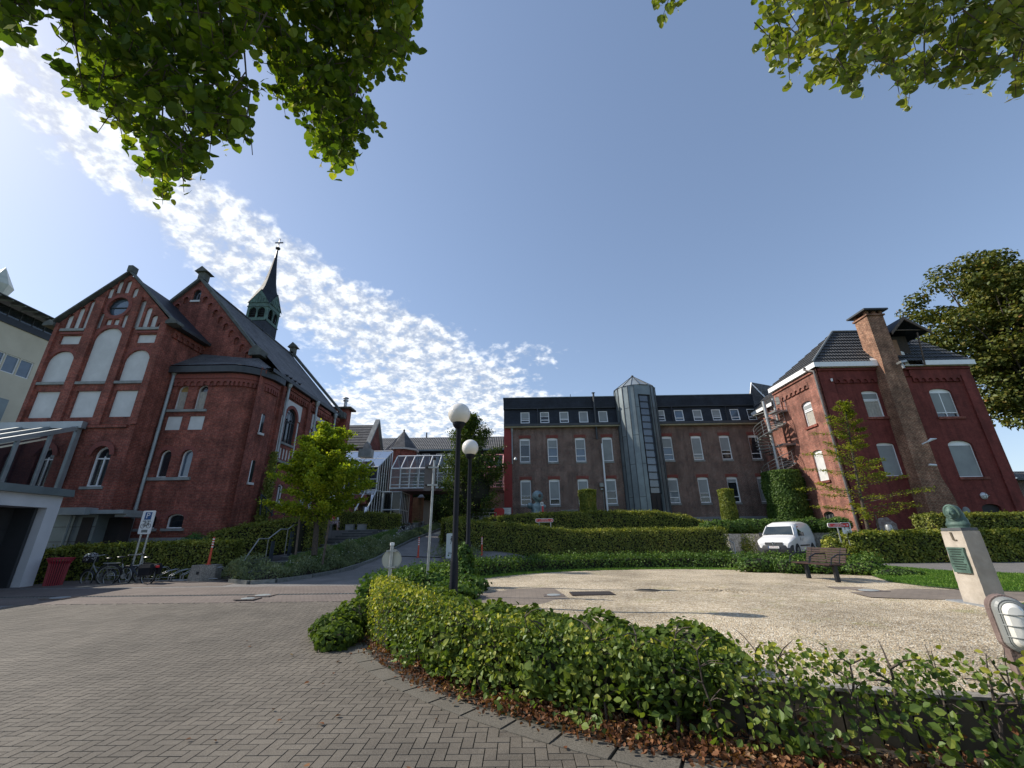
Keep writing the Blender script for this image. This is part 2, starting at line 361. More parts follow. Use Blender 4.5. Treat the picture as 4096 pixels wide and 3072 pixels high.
def window(parent,T,ua,ub,va,vb,rise=0,dep=.12,fr=.06,fm=None,gm=None,bars=(),mull=(),shade=0,shm=None,sill=None,sillm=None,head=0,label=None,curt=False,tilt=0):
    fm=fm or WHT; gm=gm or GLS; B=MB()
    q=outline(ua,ub,va,vb,rise); q2=outline(ua+fr,ub-fr,va+fr,vb-fr,max(rise-fr*.6,0) if rise else 0)
    ring(B,T,q,q2,dep,dep+.07)
    hh=vb-va
    if head: # solid white head panel following the arch
        tp=arc(ua+fr*.5,ub-fr*.5,vb-fr*.3,max(rise-fr*.3,.001)) if rise else [(ua,vb),(ub,vb)]
        plate(B,T,tp+[(ub-fr*.5,vb-rise-head),(ua+fr*.5,vb-rise-head)],dep+.008)
    for t in bars: tbox(B,T,ua+fr,ub-fr,va+hh*t-.03,va+hh*t+.03,dep+.01,dep+.06)
    for t in mull: m=ua+(ub-ua)*t; tbox(B,T,m-.03,m+.03,va+fr,vb-rise-head-fr*.5,dep+.012,dep+.06)
    w=B.build('window',fm,parent,label=label)
    G=MB(); plate(G,T,q2,dep+.065); G.build('pane',gm,w)
    if shade>0:
        top=vb-rise-head if head else vb-rise*.3-fr
        B=MB(); b=top-(top-va-fr)*shade; tbox(B,T,ua+fr*.9,ub-fr*.9,b,top,dep+.015,dep+.03); B.build('blind',shm or SHD,w)
        B=MB(); tbox(B,T,ua+fr*.8,ub-fr*.8,b-.035,b,dep-.004,dep+.02); B.build('blind_bar',WHT,w)
    if curt:
        B=MB(); u=ua+fr
        n=10
        for k in range(n):
            u2=ua+fr+(ub-ua-2*fr)*(k+1)/n; B.face([T(u,va+fr,dep+.055-.02*(k%2)),T(u2,va+fr,dep+.055-.02*((k+1)%2)),T(u2,vb-rise-head-fr,dep+.055-.02*((k+1)%2)),T(u,vb-rise-head-fr,dep+.055-.02*(k%2))]); u=u2
        B.build('curtain',CURT,w)
    if sill is not None:
        B=MB(); tbox(B,T,ua-sill,ub+sill,va-.13,va-.002,-.06,dep); B.build('sill',sillm or STN,w)
    return w
def blindpanel(parent,T,ua,ub,va,vb,rise=0,brise=0,dep=.09,m=None,notch=0):
    B=MB(); plate(B,T,outline(ua,ub,va,vb,rise,brise),dep-.002)
    return B.build('render_panel',m or RND,parent)
def frieze(B,T,u0,u1,v,n,h=.32,proj=.07):
    w=(u1-u0)/n; ops=[(u0+w*i+w*.18,u0+w*(i+1)-w*.18,v-.02,v+h*.62,w*.32) for i in range(n)]
    T2=lambda a,b,d:T(a,b,d-proj)
    skin(B,T2,u0,u1,v,v+h,ops,proj); 
    B.face([T(u0,v+h,-proj),T(u1,v+h,-proj),T(u1,v+h,0),T(u0,v+h,0)]); B.face([T(u0,v,-proj),T(u0,v+h,-proj),T(u0,v+h,0),T(u0,v,0)]); B.face([T(u1,v,-proj),T(u1,v+h,-proj),T(u1,v+h,0),T(u1,v,0)])
def tileroof(B,a,b,c,d,rows,step=.035,cols=0):
    """a,b eave (left,right); c,d ridge (right,left): overlapping courses"""
    a,b,c,d=map(Vector,(a,b,c,d)); n=(b-a).cross(d-a) if (d-a).length>1e-4 else (b-a).cross(c-a)
    n.normalize(); n=n if n.z>0 else -n
    for i in range(rows):
        t,t2=i/rows,(i+1)/rows
        l0=a.lerp(d,t); r0=b.lerp(c,t); l1=a.lerp(d,t2); r1=b.lerp(c,t2)
        B.face([l0+n*step,r0+n*step,r1,l1]); B.face([l0,r0,r0+n*step,l0+n*step])
def pantile(name,c1,c2,axis):
    m,nt,o=newmat(name); b=pbsdf(nt,.5,0,.4); nt.links.new(b.outputs[0],o.inputs[0])
    pos=geo(nt); s=nt.nodes.new('ShaderNodeSeparateXYZ'); nt.links.new(pos,s.inputs[0])
    w=mth(nt,'SINE',mth(nt,'MULTIPLY',s.outputs[axis],2*math.pi/.21))
    col=ramp(nt,noise(nt,pos,5,4),[(.35,c1),(.65,c2)]); nt.links.new(col,b.inputs['Base Color']); bump(nt,w,b,1.,.05)
    return m
TILX=pantile('black_pantile_x',(.035,.038,.044),(.075,.078,.08),0); TILY=pantile('black_pantile_y',(.045,.045,.045),(.095,.09,.082),1)
TILG=pantile('grey_pantile',(.085,.085,.088),(.15,.15,.145),0)
# ---------------------------------------------------------------- foliage
def mesh_np(name,V,F,mat,parent=None,k=4,smooth=False):
    me=bpy.data.meshes.new(name); n=len(F)
    me.vertices.add(len(V)); me.vertices.foreach_set('co',V.astype(np.float32).ravel())
    me.loops.add(n*k); me.loops.foreach_set('vertex_index',F.astype(np.int32).ravel())
    me.polygons.add(n); me.polygons.foreach_set('loop_start',np.arange(0,n*k,k,dtype=np.int32))
    me.polygons.foreach_set('use_smooth',[bool(smooth)]*n)
    me.materials.append(mat); me.update(calc_edges=True)
    o=newobj(name,me,parent)
    return o
LEAF={'oval':(np.array([(0,0,0),(.30,.30,.07),(.36,.62,.08),(0,1,-.03),(-.36,.62,.08),(-.30,.30,.07)]),np.array([(0,1,2,3),(0,3,4,5)])),
      'round':(np.array([(0,0,0),(.44,.12,.06),(.52,.52,.09),(.3,.85,.04),(0,1.05,-.05),(-.3,.85,.04),(-.52,.52,.09),(-.44,.12,.06)]),np.array([(0,1,2,3),(0,3,4,4),(0,4,5,5),(0,5,6,7)])),
      'rhomb':(np.array([(0,0,0),(.38,.5,.05),(0,1,0),(-.38,.5,.05)]),np.array([(0,1,2,3)])),
      'thin':(np.array([(0,0,0),(.12,.5,.03),(0,1,0),(-.12,.5,.03)]),np.array([(0,1,2,3)]))}
LEAF['round']=(LEAF['round'][0],np.array([(0,1,2,3),(0,3,4,5),(0,5,6,7)]))
def leaves(name,pts,nrm,size,mat,parent=None,shape='rhomb',jit=.6,var=.35,droop=0.,world=True):
    pts=np.asarray(pts,float); n=len(pts)
    if nrm is None: nrm=RNG.normal(size=(n,3)); 
    nrm=np.asarray(nrm,float); nrm=nrm/np.maximum(np.linalg.norm(nrm,axis=1,keepdims=True),1e-6)
    nrm=nrm+RNG.normal(size=(n,3))*jit; nrm/=np.linalg.norm(nrm,axis=1,keepdims=True)
    t=RNG.normal(size=(n,3)); t[:,2]-=droop
    t-=nrm*(t*nrm).sum(1,keepdims=True); t/=np.linalg.norm(t,axis=1,keepdims=True); b=np.cross(nrm,t)
    tv,tf=LEAF[shape]; s=size*(1+RNG.uniform(-var,var,size=(n,1)))
    V=pts[:,None,:]+(b[:,None,:]*tv[None,:,0:1]+t[:,None,:]*(tv[None,:,1:2]-.4)+nrm[:,None,:]*tv[None,:,2:3])*s[:,None,:]
    K=len(tv); F=(tf[None,:,:]+(np.arange(n)*K)[:,None,None]).reshape(-1,4)
    V=V.reshape(-1,3)
    if parent is not None and world: V=V-np.array(rootloc(parent))
    return mesh_np(name,V,F,mat,parent)
G1=leafmat('hedge_leaf',[(0,(.042,.052,.012)),(.45,(.092,.108,.022)),(.8,(.16,.165,.034)),(.97,(.19,.15,.03)),(1,(.20,.09,.03))],.3)
G1b=leafmat('beech_leaf',[(0,(.028,.048,.010)),(.45,(.06,.095,.017)),(.8,(.12,.15,.026)),(1,(.20,.20,.04))],.42,gloss=.16)
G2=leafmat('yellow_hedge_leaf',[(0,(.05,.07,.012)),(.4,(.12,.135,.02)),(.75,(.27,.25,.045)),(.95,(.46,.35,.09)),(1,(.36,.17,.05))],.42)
G3=leafmat('ivy_leaf',[(0,(.018,.040,.010)),(.5,(.042,.078,.016)),(.9,(.085,.125,.025)),(1,(.14,.17,.04))],.3,rough=.45,gloss=.12)
G4=leafmat('ginkgo_leaf',[(0,(.06,.10,.012)),(.4,(.13,.17,.016)),(.75,(.24,.26,.022)),(1,(.40,.34,.03))],.5)
G5=leafmat('dark_tree_leaf',[(0,(.02,.034,.010)),(.6,(.042,.066,.014)),(.95,(.10,.115,.02)),(1,(.22,.10,.03))],.3)
G6=leafmat('linden_leaf',[(0,(.022,.045,.006)),(.4,(.05,.085,.009)),(.8,(.12,.16,.014)),(1,(.26,.25,.03))],.5,gloss=.14)
G6b=leafmat('sun_tinted_linden_leaf',[(0,(.04,.06,.008)),(.4,(.08,.11,.012)),(.8,(.17,.18,.025)),(1,(.36,.30,.10))],.45,gloss=.3)  # paler linden copy, sunlight painted into the leaf colour
G7=leafmat('shrub_leaf',[(0,(.06,.078,.045)),(.5,(.11,.135,.075)),(.9,(.17,.19,.105)),(1,(.24,.22,.13))],.35)
G8=leafmat('golden_tree_leaf',[(0,(.05,.075,.012)),(.4,(.10,.13,.018)),(.8,(.20,.19,.025)),(1,(.40,.26,.05))],.45)
G9=leafmat('autumn_tree_leaf',[(0,(.022,.032,.008)),(.5,(.048,.058,.011)),(.85,(.10,.09,.018)),(1,(.19,.09,.03))],.25)
GRS=leafmat('grass_blade',[(0,(.04,.09,.012)),(.6,(.075,.14,.018)),(1,(.14,.19,.035))],.3)
DRY=leafmat('dry_leaf',[(0,(.035,.015,.009)),(.4,(.085,.035,.018)),(.75,(.17,.08,.04)),(1,(.33,.22,.13))],.25,gloss=.1)
BRACT=leafmat('linden_bract',[(0,(.30,.30,.12)),(.6,(.46,.42,.22)),(1,(.42,.20,.12))],.4)
WFL=plain('white_flower',(.75,.75,.7),(.6,.6,.5),8,.7)
def shell(path,w,h0,h1,dens,jit=.06,ztop=None):
    """points+normals on the faces of a hedge swept along path [(x,y)], half width w, from h0 to h1 above terrain z function"""
    pts=[];nr=[]; path=[Vector((p[0],p[1],p[2] if len(p)>2 else 0)) for p in path]
    for i,(a,b) in enumerate(zip(path,path[1:])):
        d=b-a; Ln=math.hypot(d.x,d.y); d2=np.array((d.x/Ln,d.y/Ln)); nn=np.array((-d2[1],d2[0]))
        for side,area in ((-1,Ln*(h1-h0)),(1,Ln*(h1-h0)),(0,Ln*2*w)):
            n=int(area*dens*(1.3 if side==0 else 1)); t=RNG.uniform(-.01,1.01,n)
            if side: 
                z=RNG.uniform(h0,h1,n); o=side*w*np.ones(n); N_=np.tile(np.array((nn[0]*side,nn[1]*side,.25)),(n,1))
            else: z=np.full(n,h1); o=RNG.uniform(-w,w,n); N_=np.tile(np.array((0,0,1.)),(n,1))
            x=a.x+d.x*t+nn[0]*o; y=a.y+d.y*t+nn[1]*o; zz=a.z+d.z*t+z
            pts.append(np.stack([x,y,zz],1)); nr.append(N_)
    for e,s in ((path[0],-1),(path[-1],1)):
        q=(path[1]-path[0]) if s<0 else (path[-1]-path[-2]); q.z=0; q.normalize(); n=int(2*w*(h1-h0)*dens)
        o=RNG.uniform(-w,w,n); z=RNG.uniform(h0,h1,n)
        pts.append(np.stack([e.x-q.y*o,e.y+q.x*o,e.z+z],1)); nr.append(np.tile(np.array((q.x*s,q.y*s,.2)),(n,1)))
    p=np.concatenate(pts); nrm=np.concatenate(nr)
    lump=.5*np.sin(p[:,0:1]*5+p[:,2:3]*4)+.5*np.sin(p[:,1:2]*6-p[:,0:1]*3)
    return p+RNG.normal(size=p.shape)*jit+nrm*lump*jit*.8,nrm
def hedge(label,path,w,h,dens,size,mat,name='hedge',h0=0,shape='rhomb',jit=.05,topmat=None,cat='hedge',group=None,coremat=None,tops=260,kind=None):
    jit=max(jit,.065)
    c=path[len(path)//2]; t=thing(name,label,cat,(c[0],c[1],c[2] if len(c)>2 else 0),0,group,kind)
    B=MB(); iw=w-.10; rows=[]
    for i,p in enumerate(path):
        a=Vector(path[max(i-1,0)][:2]); b=Vector(path[min(i+1,len(path)-1)][:2]); d=(b-a).normalized(); n=Vector((-d.y,d.x)); z=p[2] if len(p)>2 else 0
        e=(d*.09 if i==0 else -d*.09 if i==len(path)-1 else d*0)
        f=lambda o,zz:(p[0]+n.x*o+e.x,p[1]+n.y*o+e.y,z+zz)
        rows.append([f(-iw,h0-.1 if h0<=0 else h0+.05),f(-iw,h-.09),f(iw,h-.09),f(iw,h0-.1 if h0<=0 else h0+.05)])
    B.grid(rows,True); B.face(rows[0]); B.face(rows[-1]); B.build('light_block',coremat or TWG,t)  # added opaque core, keeps light from passing through the hedge
    p,nr=shell(path,w,h0,h,dens,jit); leaves('foliage',p,nr,size,mat,t,shape,jit=.55)
    if topmat:
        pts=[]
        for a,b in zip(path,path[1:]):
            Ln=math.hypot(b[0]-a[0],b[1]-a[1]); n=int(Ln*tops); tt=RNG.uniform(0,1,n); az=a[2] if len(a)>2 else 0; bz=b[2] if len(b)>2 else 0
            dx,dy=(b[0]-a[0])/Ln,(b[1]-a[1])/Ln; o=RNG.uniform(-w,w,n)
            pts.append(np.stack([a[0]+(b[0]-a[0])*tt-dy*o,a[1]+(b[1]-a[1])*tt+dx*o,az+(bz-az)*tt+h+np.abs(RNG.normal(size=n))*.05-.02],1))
        leaves('top_shoots',np.concatenate(pts),None,size*1.05,topmat,t,shape,jit=.5)  # yellower topmat leaves paint sunlight onto the hedge top
    return t
def limb(B,a,b,r0,r1,bend=.1,seg=6,n=5):
    a,b=Vector(a),Vector(b); k=Vector((random.uniform(-1,1),random.uniform(-1,1),random.uniform(-.3,.6)))*bend*(b-a).length
    pts=[a.lerp(b,i/n)+k*math.sin(math.pi*i/n) for i in range(n+1)]
    B.tube(pts,[r0+(r1-r0)*i/n for i in range(n+1)],seg); return pts
# ================================================================ GROUND
CC=(5.0,11.5); RK=8.55; RW=7.65
def struct(o,label,cat,kind='structure'): return tag(o,label,cat,None,kind)
def sheet(name,xs,ys,dz,mat,maskf=None):
    X,Y=np.meshgrid(xs,ys); Z=H(X,Y)+dz; nx,ny=len(xs),len(ys)
    V=np.stack([X.ravel(),Y.ravel(),Z.ravel()],1); i=np.arange((nx-1)*(ny-1)); r,c=i//(nx-1),i%(nx-1)
    F=np.stack([r*nx+c,r*nx+c+1,(r+1)*nx+c+1,(r+1)*nx+c],1)
    if maskf is not None:
        cen=V[F].mean(1); F=F[maskf(cen[:,0],cen[:,1])]
    return mesh_np(name,V,F,mat,smooth=True)
EARTH=plain('earth',(.055,.042,.03),(.03,.022,.017),4,.95,bst=.5,fine=40)
GRASSB=plain('grass_ground',(.05,.09,.02),(.035,.06,.015),3,.95,bst=.4)
ar=np.concatenate([np.linspace(-1200,-60,8),np.arange(-50,60,1.),np.linspace(70,1200,8)])
ay=np.concatenate([np.linspace(-300,-10,5),np.arange(-8,60,1.),np.linspace(62,1500,10)])
struct(sheet('ground',ar,ay,-.06,GRASSB),'dark earth and grass ground under the whole courtyard','ground')
ROADM=brick('grey_block_paving',[(.235,.22,.21),(.19,.18,.17),(.21,.195,.185)],(.10,.093,.085),bw=.21,bh=.105,ms=.010,rough=.85,mott=(.86,1.12),flat=True)
struct(sheet('road',np.arange(-26,22.6,.5),np.arange(-6,44,.5),0,ROADM),'grey block paved roadway rising past the hedges to the bridge','road')
# the brownish band of smaller blocks across the forecourt
BANDM=brick('brown_block_paving',[(.19,.155,.135),(.155,.125,.112),(.17,.14,.12)],(.08,.065,.055),bw=.12,bh=.12,ms=.008,rough=.85,mott=(.86,1.1),flat=True)
struct(sheet('paving_band',np.arange(-26,-3.4,.4),np.arange(12.0,15.41,.31),.008,BANDM),'brownish band of small paving blocks across the forecourt','paving')
struct(sheet('bicycle_bay',np.arange(-26,-9.9,.4),np.arange(15.44,18.6,.3),.006,BANDM),'brown paved strip in front of the bicycle racks','paving')
# near field: real herringbone blocks
def pavers():
    w=.10; x0,y0=-13.0,1.2; nx,ny=int(17/w),int((11.95-1.2)/w)
    i,j=np.meshgrid(np.arange(nx),np.arange(ny),indexing='ij'); k=(i-j)%4
    hx=(k==0); vx=(k==3)
    def cells(m,sx,sy):
        a=np.stack([x0+i[m]*w,y0+j[m]*w],1); return np.concatenate([a,np.full((len(a),1),sx*w),np.full((len(a),1),sy*w)],1)
    A=np.concatenate([cells(hx,2,1),cells(vx,1,2)])
    cx=A[:,0]+A[:,2]/2; cy=A[:,1]+A[:,3]/2
    r=np.hypot(cx-CC[0],cy-CC[1]); keep=(r>RK+.06)&(np.abs(cx)<cy*1.45+3.2); A=A[keep]
    g=.007; e=.0012; n=len(A); z=RNG.normal(size=n)*.0006+.013
    def cor(a,in_,zz): 
        return np.stack([np.stack([a[:,0]+in_,a[:,1]+in_,zz],1),np.stack([a[:,0]+a[:,2]-in_,a[:,1]+in_,zz],1),np.stack([a[:,0]+a[:,2]-in_,a[:,1]+a[:,3]-in_,zz],1),np.stack([a[:,0]+in_,a[:,1]+a[:,3]-in_,zz],1)],1)
    V=np.concatenate([cor(A,g*.5,z-.014),cor(A,g*.5,z-.004),cor(A,g*.5+e,z)],1)
    V[:,:,2]+=H(V[:,:,0],V[:,:,1])
    q=[(8,9,10,11)]
    for b in (0,4):
        for s in range(4): q.append((b+s,b+(s+1)%4,b+4+(s+1)%4,b+4+s))
    F=(np.array(q)[None]+(np.arange(n)*12)[:,None,None]).reshape(-1,4)
    m,nt,o=newmat('paving_block'); b=pbsdf(nt,.8,0,.35); nt.links.new(b.outputs[0],o.inputs[0])
    rr=geo(nt,'Random Per Island'); pos=geo(nt)
    col=ramp(nt,rr,[(0,(.090,.074,.056)),(.5,(.104,.087,.067)),(1,(.122,.103,.080))])
    sp_=noise(nt,pos,140,3,.7); col=mix(nt,mrange(nt,sp_,.42,.72),col,(.21,.19,.16)); col=mix(nt,mrange(nt,noise(nt,pos,95,2),.55,.75),col,(.07,.065,.06))
    big=mrange(nt,noise(nt,pos,.55,6,.7),.3,.7,.72,1.22)
    v=nt.nodes.new('ShaderNodeVectorMath'); v.operation='SCALE'; nt.links.new(col,v.inputs[0]); nt.links.new(big,v.inputs['Scale']); nt.links.new(v.outputs[0],b.inputs['Base Color'])
    bump(nt,sp_,b,.35,.004)
    struct(mesh_np('paving_blocks',V.reshape(-1,3),F,m),'grey herringbone concrete paving blocks of the forecourt','paving')
    JNT=plain('sand_joint',(.028,.025,.018),(.03,.034,.016),5,.95)
    jx=np.arange(-13,4.01,.5); 
    struct(sheet('paving_joints',jx,np.arange(1.2,12.0,.4),.004,JNT,lambda x,y:np.hypot(x-CC[0],y-CC[1])>RK-.3),'dark sand in the joints between the paving blocks','paving')
pavers()
def ringpts(r,a0,a1,n): return [(CC[0]+r*math.cos(rad(a0+(a1-a0)*i/n)),CC[1]+r*math.sin(rad(a0+(a1-a0)*i/n))) for i in range(n+1)]
# flush concrete kerb round the planted circle, one block after the other
KERB=plain('kerb_concrete',(.165,.148,.12),(.125,.112,.09),3,.85,bst=.3,fine=90)
B=MB()
n=108
for i in range(n):
    a0,a1=360/n*i+.10,360/n*(i+1)-.10; A=ringpts(RK-.11,a0,a1,2); A2=ringpts(RK+.13,a0,a1,2)
    za=[float(H(x,y)) for x,y in A]
    B.grid([[(*A[j],za[j]-.1),(*A[j],za[j]+.028),(*A2[j],float(H(*A2[j]))+.022),(*A2[j],float(H(*A2[j]))-.1)] for j in range(3)])
    for j in (0,2): B.face([(*A[j],za[j]-.1),(*A[j],za[j]+.028),(*A2[j],float(H(*A2[j]))+.022),(*A2[j],float(H(*A2[j]))-.1)])
struct(B.build('kerb',KERB),'flush concrete kerb curving round the planted circle','kerb')
B=MB(); rr=[ringpts(r,0,360,90) for r in (RW-.02,8.0,RK-.1)]
B.grid([[(x,y,float(H(x,y))+.012+.02*math.sin(i*1.7+k)) for k,(x,y) in enumerate(q)] for i,q in enumerate(rr)])
struct(B.build('planting_soil',EARTH,smooth=True),'dark soil bed between kerb and low retaining wall','soil')
# gravel court
m,nt,o=newmat('gravel'); b=pbsdf(nt,.9,0,.2); nt.links.new(b.outputs[0],o.inputs[0]); pos=geo(nt)
vo=nt.nodes.new('ShaderNodeTexVoronoi'); vo.inputs['Scale'].default_value=42; nt.links.new(pos,vo.inputs['Vector'])
hs=nt.nodes.new('ShaderNodeSeparateColor'); nt.links.new(vo.outputs['Color'],hs.inputs[0])
col=ramp(nt,hs.outputs[0],[(0,(.26,.195,.125)),(.35,(.46,.365,.245)),(.75,(.61,.52,.375)),(1,(.76,.70,.58))])
big=mrange(nt,noise(nt,pos,.45,7,.75),.32,.68,.62,1.14); v=nt.nodes.new('ShaderNodeVectorMath'); v.operation='SCALE'; nt.links.new(col,v.inputs[0]); nt.links.new(big,v.inputs['Scale'])
gm=mrange(nt,noise(nt,pos,1.3,5,.7),.56,.72,0,.55); col=mix(nt,gm,v.outputs[0],(.25,.24,.09))
nt.links.new(col,b.inputs['Base Color']); bump(nt,vo.outputs['Distance'],b,.9,.02)
B=MB(); 
rows=[[(CC[0]+r*math.cos(t),CC[1]+r*math.sin(t),.35+(.012*math.sin(9*t+r*3) if r<RW-.3 else 0)) for t in [2*math.pi*k/96 for k in range(96)]] for r in (0.01,1.5,3,4.5,6,7,RW-.04)]
B.grid(rows,True); struct(B.build('gravel_court',m,smooth=True),'pale beige gravel court inside the planted circle','gravel')
# loose stones scattered over the gravel's near half
def stones(n=9000):
    a=RNG.uniform(rad(170),rad(340),n*2); r=RW*np.sqrt(RNG.uniform(.35,.98,n*2)); x=CC[0]+r*np.cos(a)-.2; y=CC[1]+r*np.sin(a)
    k=(y<8.5)&(y>4.0); x,y=x[k][:n],y[k][:n]; n=len(x); s=RNG.uniform(.006,.015,(n,1,1))
    oct_=np.array([(1,0,0),(0,1,0),(-1,0,0),(0,-1,0),(0,0,.7)])[None]*s*(1+RNG.uniform(-.35,.35,(n,5,1)))
    V=oct_+np.stack([x,y,np.full(n,.352)],1)[:,None,:]; f=np.array([(0,1,4,4),(1,2,4,4),(2,3,4,4),(3,0,4,4)])[:,:3]
    F=(f[None]+(np.arange(n)*5)[:,None,None]).reshape(-1,3)
    tag(mesh_np('loose_stones',V.reshape(-1,3),F,m,k=3),'loose pale gravel stones strewn over the court','gravel',None,'stuff')
stones()
# low retaining wall of upright concrete boards
wl=thing('retaining_wall','low dark wall of upright boards behind the sparse front hedge','wall',(CC[0]-.5,CC[1]-RW,0))
B=MB(); n=200
for i in range(n):
    a0,a1=360/n*i+.05,360/n*(i+1)-.05
    A=ringpts(RW-.03,a0,a1,1); A2=ringpts(RW+.04,a0,a1,1)
    B.grid([[(*A[j],-.2),(*A[j],.385),(*A2[j],.385),(*A2[j],-.2)] for j in range(2)],True)
    for j in range(2): B.face([(*A[j],-.2),(*A[j],.385),(*A2[j],.385),(*A2[j],-.2)])
B.build('wall_boards',CND,wl)
B=MB(); A=[ringpts(r,180,360,80) for r in (RW-.07,RW+.06)]
B.grid([[(*A[0][i],.386),(*A[0][i],.41),(*A[1][i],.41),(*A[1][i],.386)] for i in range(81)],True); B.build('coping',CNC,wl)
# paved patches in and beside the gravel
PATCHM=brick('dark_paving_patch',[(.22,.18,.145),(.18,.15,.125),(.20,.165,.135)],(.12,.10,.08),bw=.2,bh=.1,ms=.008,flat=True,mott=(.85,1.12))
def patch(name,px,z,mat,label,cat='paving'):
    B=MB(); B.face([GP(x,y,z) for x,y in px]); return struct(B.build(name,mat),label,cat)
patch('paved_patch',((1890,2352),(2215,2352),(2312,2416),(1905,2418)),.358,PATCHM,'brown paved rectangle with inspection cover at the gravel edge')
patch('paved_strip',((3300,2345),(3420,2348),(4300,2372),(4300,2410),(3680,2396),(3480,2388)),.357,PATCHM,'brown paved strip running from the gravel behind the statue')
gq=[GP(x,y,.362) for x,y in ((3400,2262),(3480,2300),(3560,2328),(3700,2345),(3900,2362),(4600,2380),(4600,2305),(4096,2298),(3780,2285),(3500,2262))]
B=MB(); B.face(gq); struct(B.build('lawn',GRASSB),'strip of bright lawn between gravel and footpath','lawn')
pts=[]
cz=np.array([[p.x,p.y] for p in gq])
def inpoly(P_,poly):
    x,y=P_[:,0],P_[:,1]; c=np.zeros(len(x),bool); n=len(poly)
    for i in range(n):
        x1,y1=poly[i]; x2,y2=poly[(i+1)%n]
        k=((y1>y)!=(y2>y))&(x<(x2-x1)*(y-y1)/(y2-y1+1e-12)+x1); c^=k
    return c
q=RNG.uniform(cz.min(0),cz.max(0),(60000,2)); q=q[inpoly(q,cz)][:26000]
tag(leaves('grass',np.column_stack([q,np.full(len(q),.385)]),np.tile((0,-1,.3),(len(q),1)),.075,GRS,None,'thin',jit=.5,droop=-2.),'short bright green grass beside the footpath','grass',None,'stuff')
FPM=plain('footpath_asphalt',(.22,.205,.19),(.17,.16,.15),2,.9,bst=.2,fine=60)
patch('footpath',((3470,2243),(3760,2248),(4600,2262),(4600,2302),(4096,2294),(3790,2283),(3500,2262)),.372,FPM,'pale grey footpath along the right hedge','footpath')
# drain channel across the forecourt
B=MB(); x=-24
dt=thing('drain_channel','narrow slotted drain channel across the brown paving band','drain',(-12,13.3,float(H(0,13.3))))
B.box(-26,-4.2,13.22,13.38,.16,.187); B.build('channel_frame',STG,dt)
B=MB(); 
for i in range(210): B.box(-26+i*.104,-26+i*.104+.05,13.24,13.36,.185,.192)
B.build('grating',RUB,dt)
def cover(name,x,y,z,r,label,mat=STL,square=True,grp=None):
    t=thing(name,label,'cover',(x,y,z),0,grp)
    if square: B=MB(); B.box(x-r*1.5,x+r*1.5,y-r*1.3,y+r*1.3,z-.02,z+.004); B.build('surround',BANDM if mat is LID else CND,t)
    B=MB(); B.lathe([(0,.014),(r*.9,.014),(r,.008),(r,-.01)],(x,y,z),24); B.build('lid',mat,t)
LID=plain('pale_lid',(.36,.39,.39),(.28,.31,.31),5,.4)
p=GP(1052,2384,.17); cover('inspection_cover',p.x,p.y,.19,.2,'round pale lid in the brown band beside the drain',LID,grp='lids in the forecourt paving')
p=GP(992,2397,.165); cover('inspection_cover',p.x,p.y,.182,.17,'smaller pale lid just in front of the drain channel',LID,grp='lids in the forecourt paving')
p=GP(240,2394,.17); cover('inspection_cover',p.x,p.y,.19,.22,'pale lid lying in the shadow of the entrance building',LID,grp='lids in the forecourt paving')
p=GP(2215,2381,.36); cover('inspection_cover',p.x,p.y,.365,.16,'pale lid in the brown paved rectangle on the gravel',LID)
p=GP(3475,2362,.36); cover('inspection_cover',p.x,p.y,.362,.2,'square cover in the paved strip near the statue',LID)
B=MB(); a,b_=GP(2290,2382,.365),GP(2440,2366,.365)
gt=thing('door_mat_grate','dark rectangular metal grate lying in the gravel','grate',(a.x,a.y,.36))
B.box(a.x,b_.x,a.y,b_.y,.35,.372); B.build('grate_frame',BRN,gt); B=MB()
for i in range(24):
    xx=a.x+.02+(b_.x-a.x-.04)*i/24; B.box(xx,xx+.02,a.y+.02,b_.y-.02,.372,.378)
B.build('grate_bars',RUB,gt)
B=MB(); a=GP(2590,2361,.36); B.lathe([(0,.006),(.3,.006),(.33,0)],(a.x,a.y,.357),20); tag(B.build('gully_cover',CND),'round dark gully cover in the middle of the gravel','cover')
# fallen leaves
a=RNG.uniform(rad(195),rad(345),20000); r=RNG.normal(8.20,.16,20000); k=(r>7.72)&(r<8.62)&(RNG.uniform(0,1,20000)<(.25+.75*sst(rad(205),rad(250),a))); a,r=a[k],r[k]
x=CC[0]+r*np.cos(a); y=CC[1]+r*np.sin(a)
tag(leaves('fallen_leaves',np.stack([x,y,.045+np.abs(RNG.normal(size=len(x)))*.018+np.clip(8.2-r,0,.5)*.08],1),np.tile((0,0,1.),(len(x),1)),.042,DRY,None,'oval',jit=.9),'dry brown leaves heaped under the front hedge','leaves',None,'stuff')
n=70; x=RNG.uniform(-5,3,n*3); y=RNG.uniform(2.2,8,n*3); k=(np.hypot(x-CC[0],y-CC[1])>RK+.1)&(RNG.uniform(0,1,n*3)<np.exp(-(np.hypot(x-CC[0],y-CC[1])-RK)*.9)); x,y=x[k],y[k]
tag(leaves('scattered_leaves',np.stack([x,y,H(x,y)+.03],1),np.tile((0,0,1.),(len(x),1)),.05,DRY,None,'oval',jit=.25),'few yellow leaves scattered over the paving','leaves',None,'stuff')
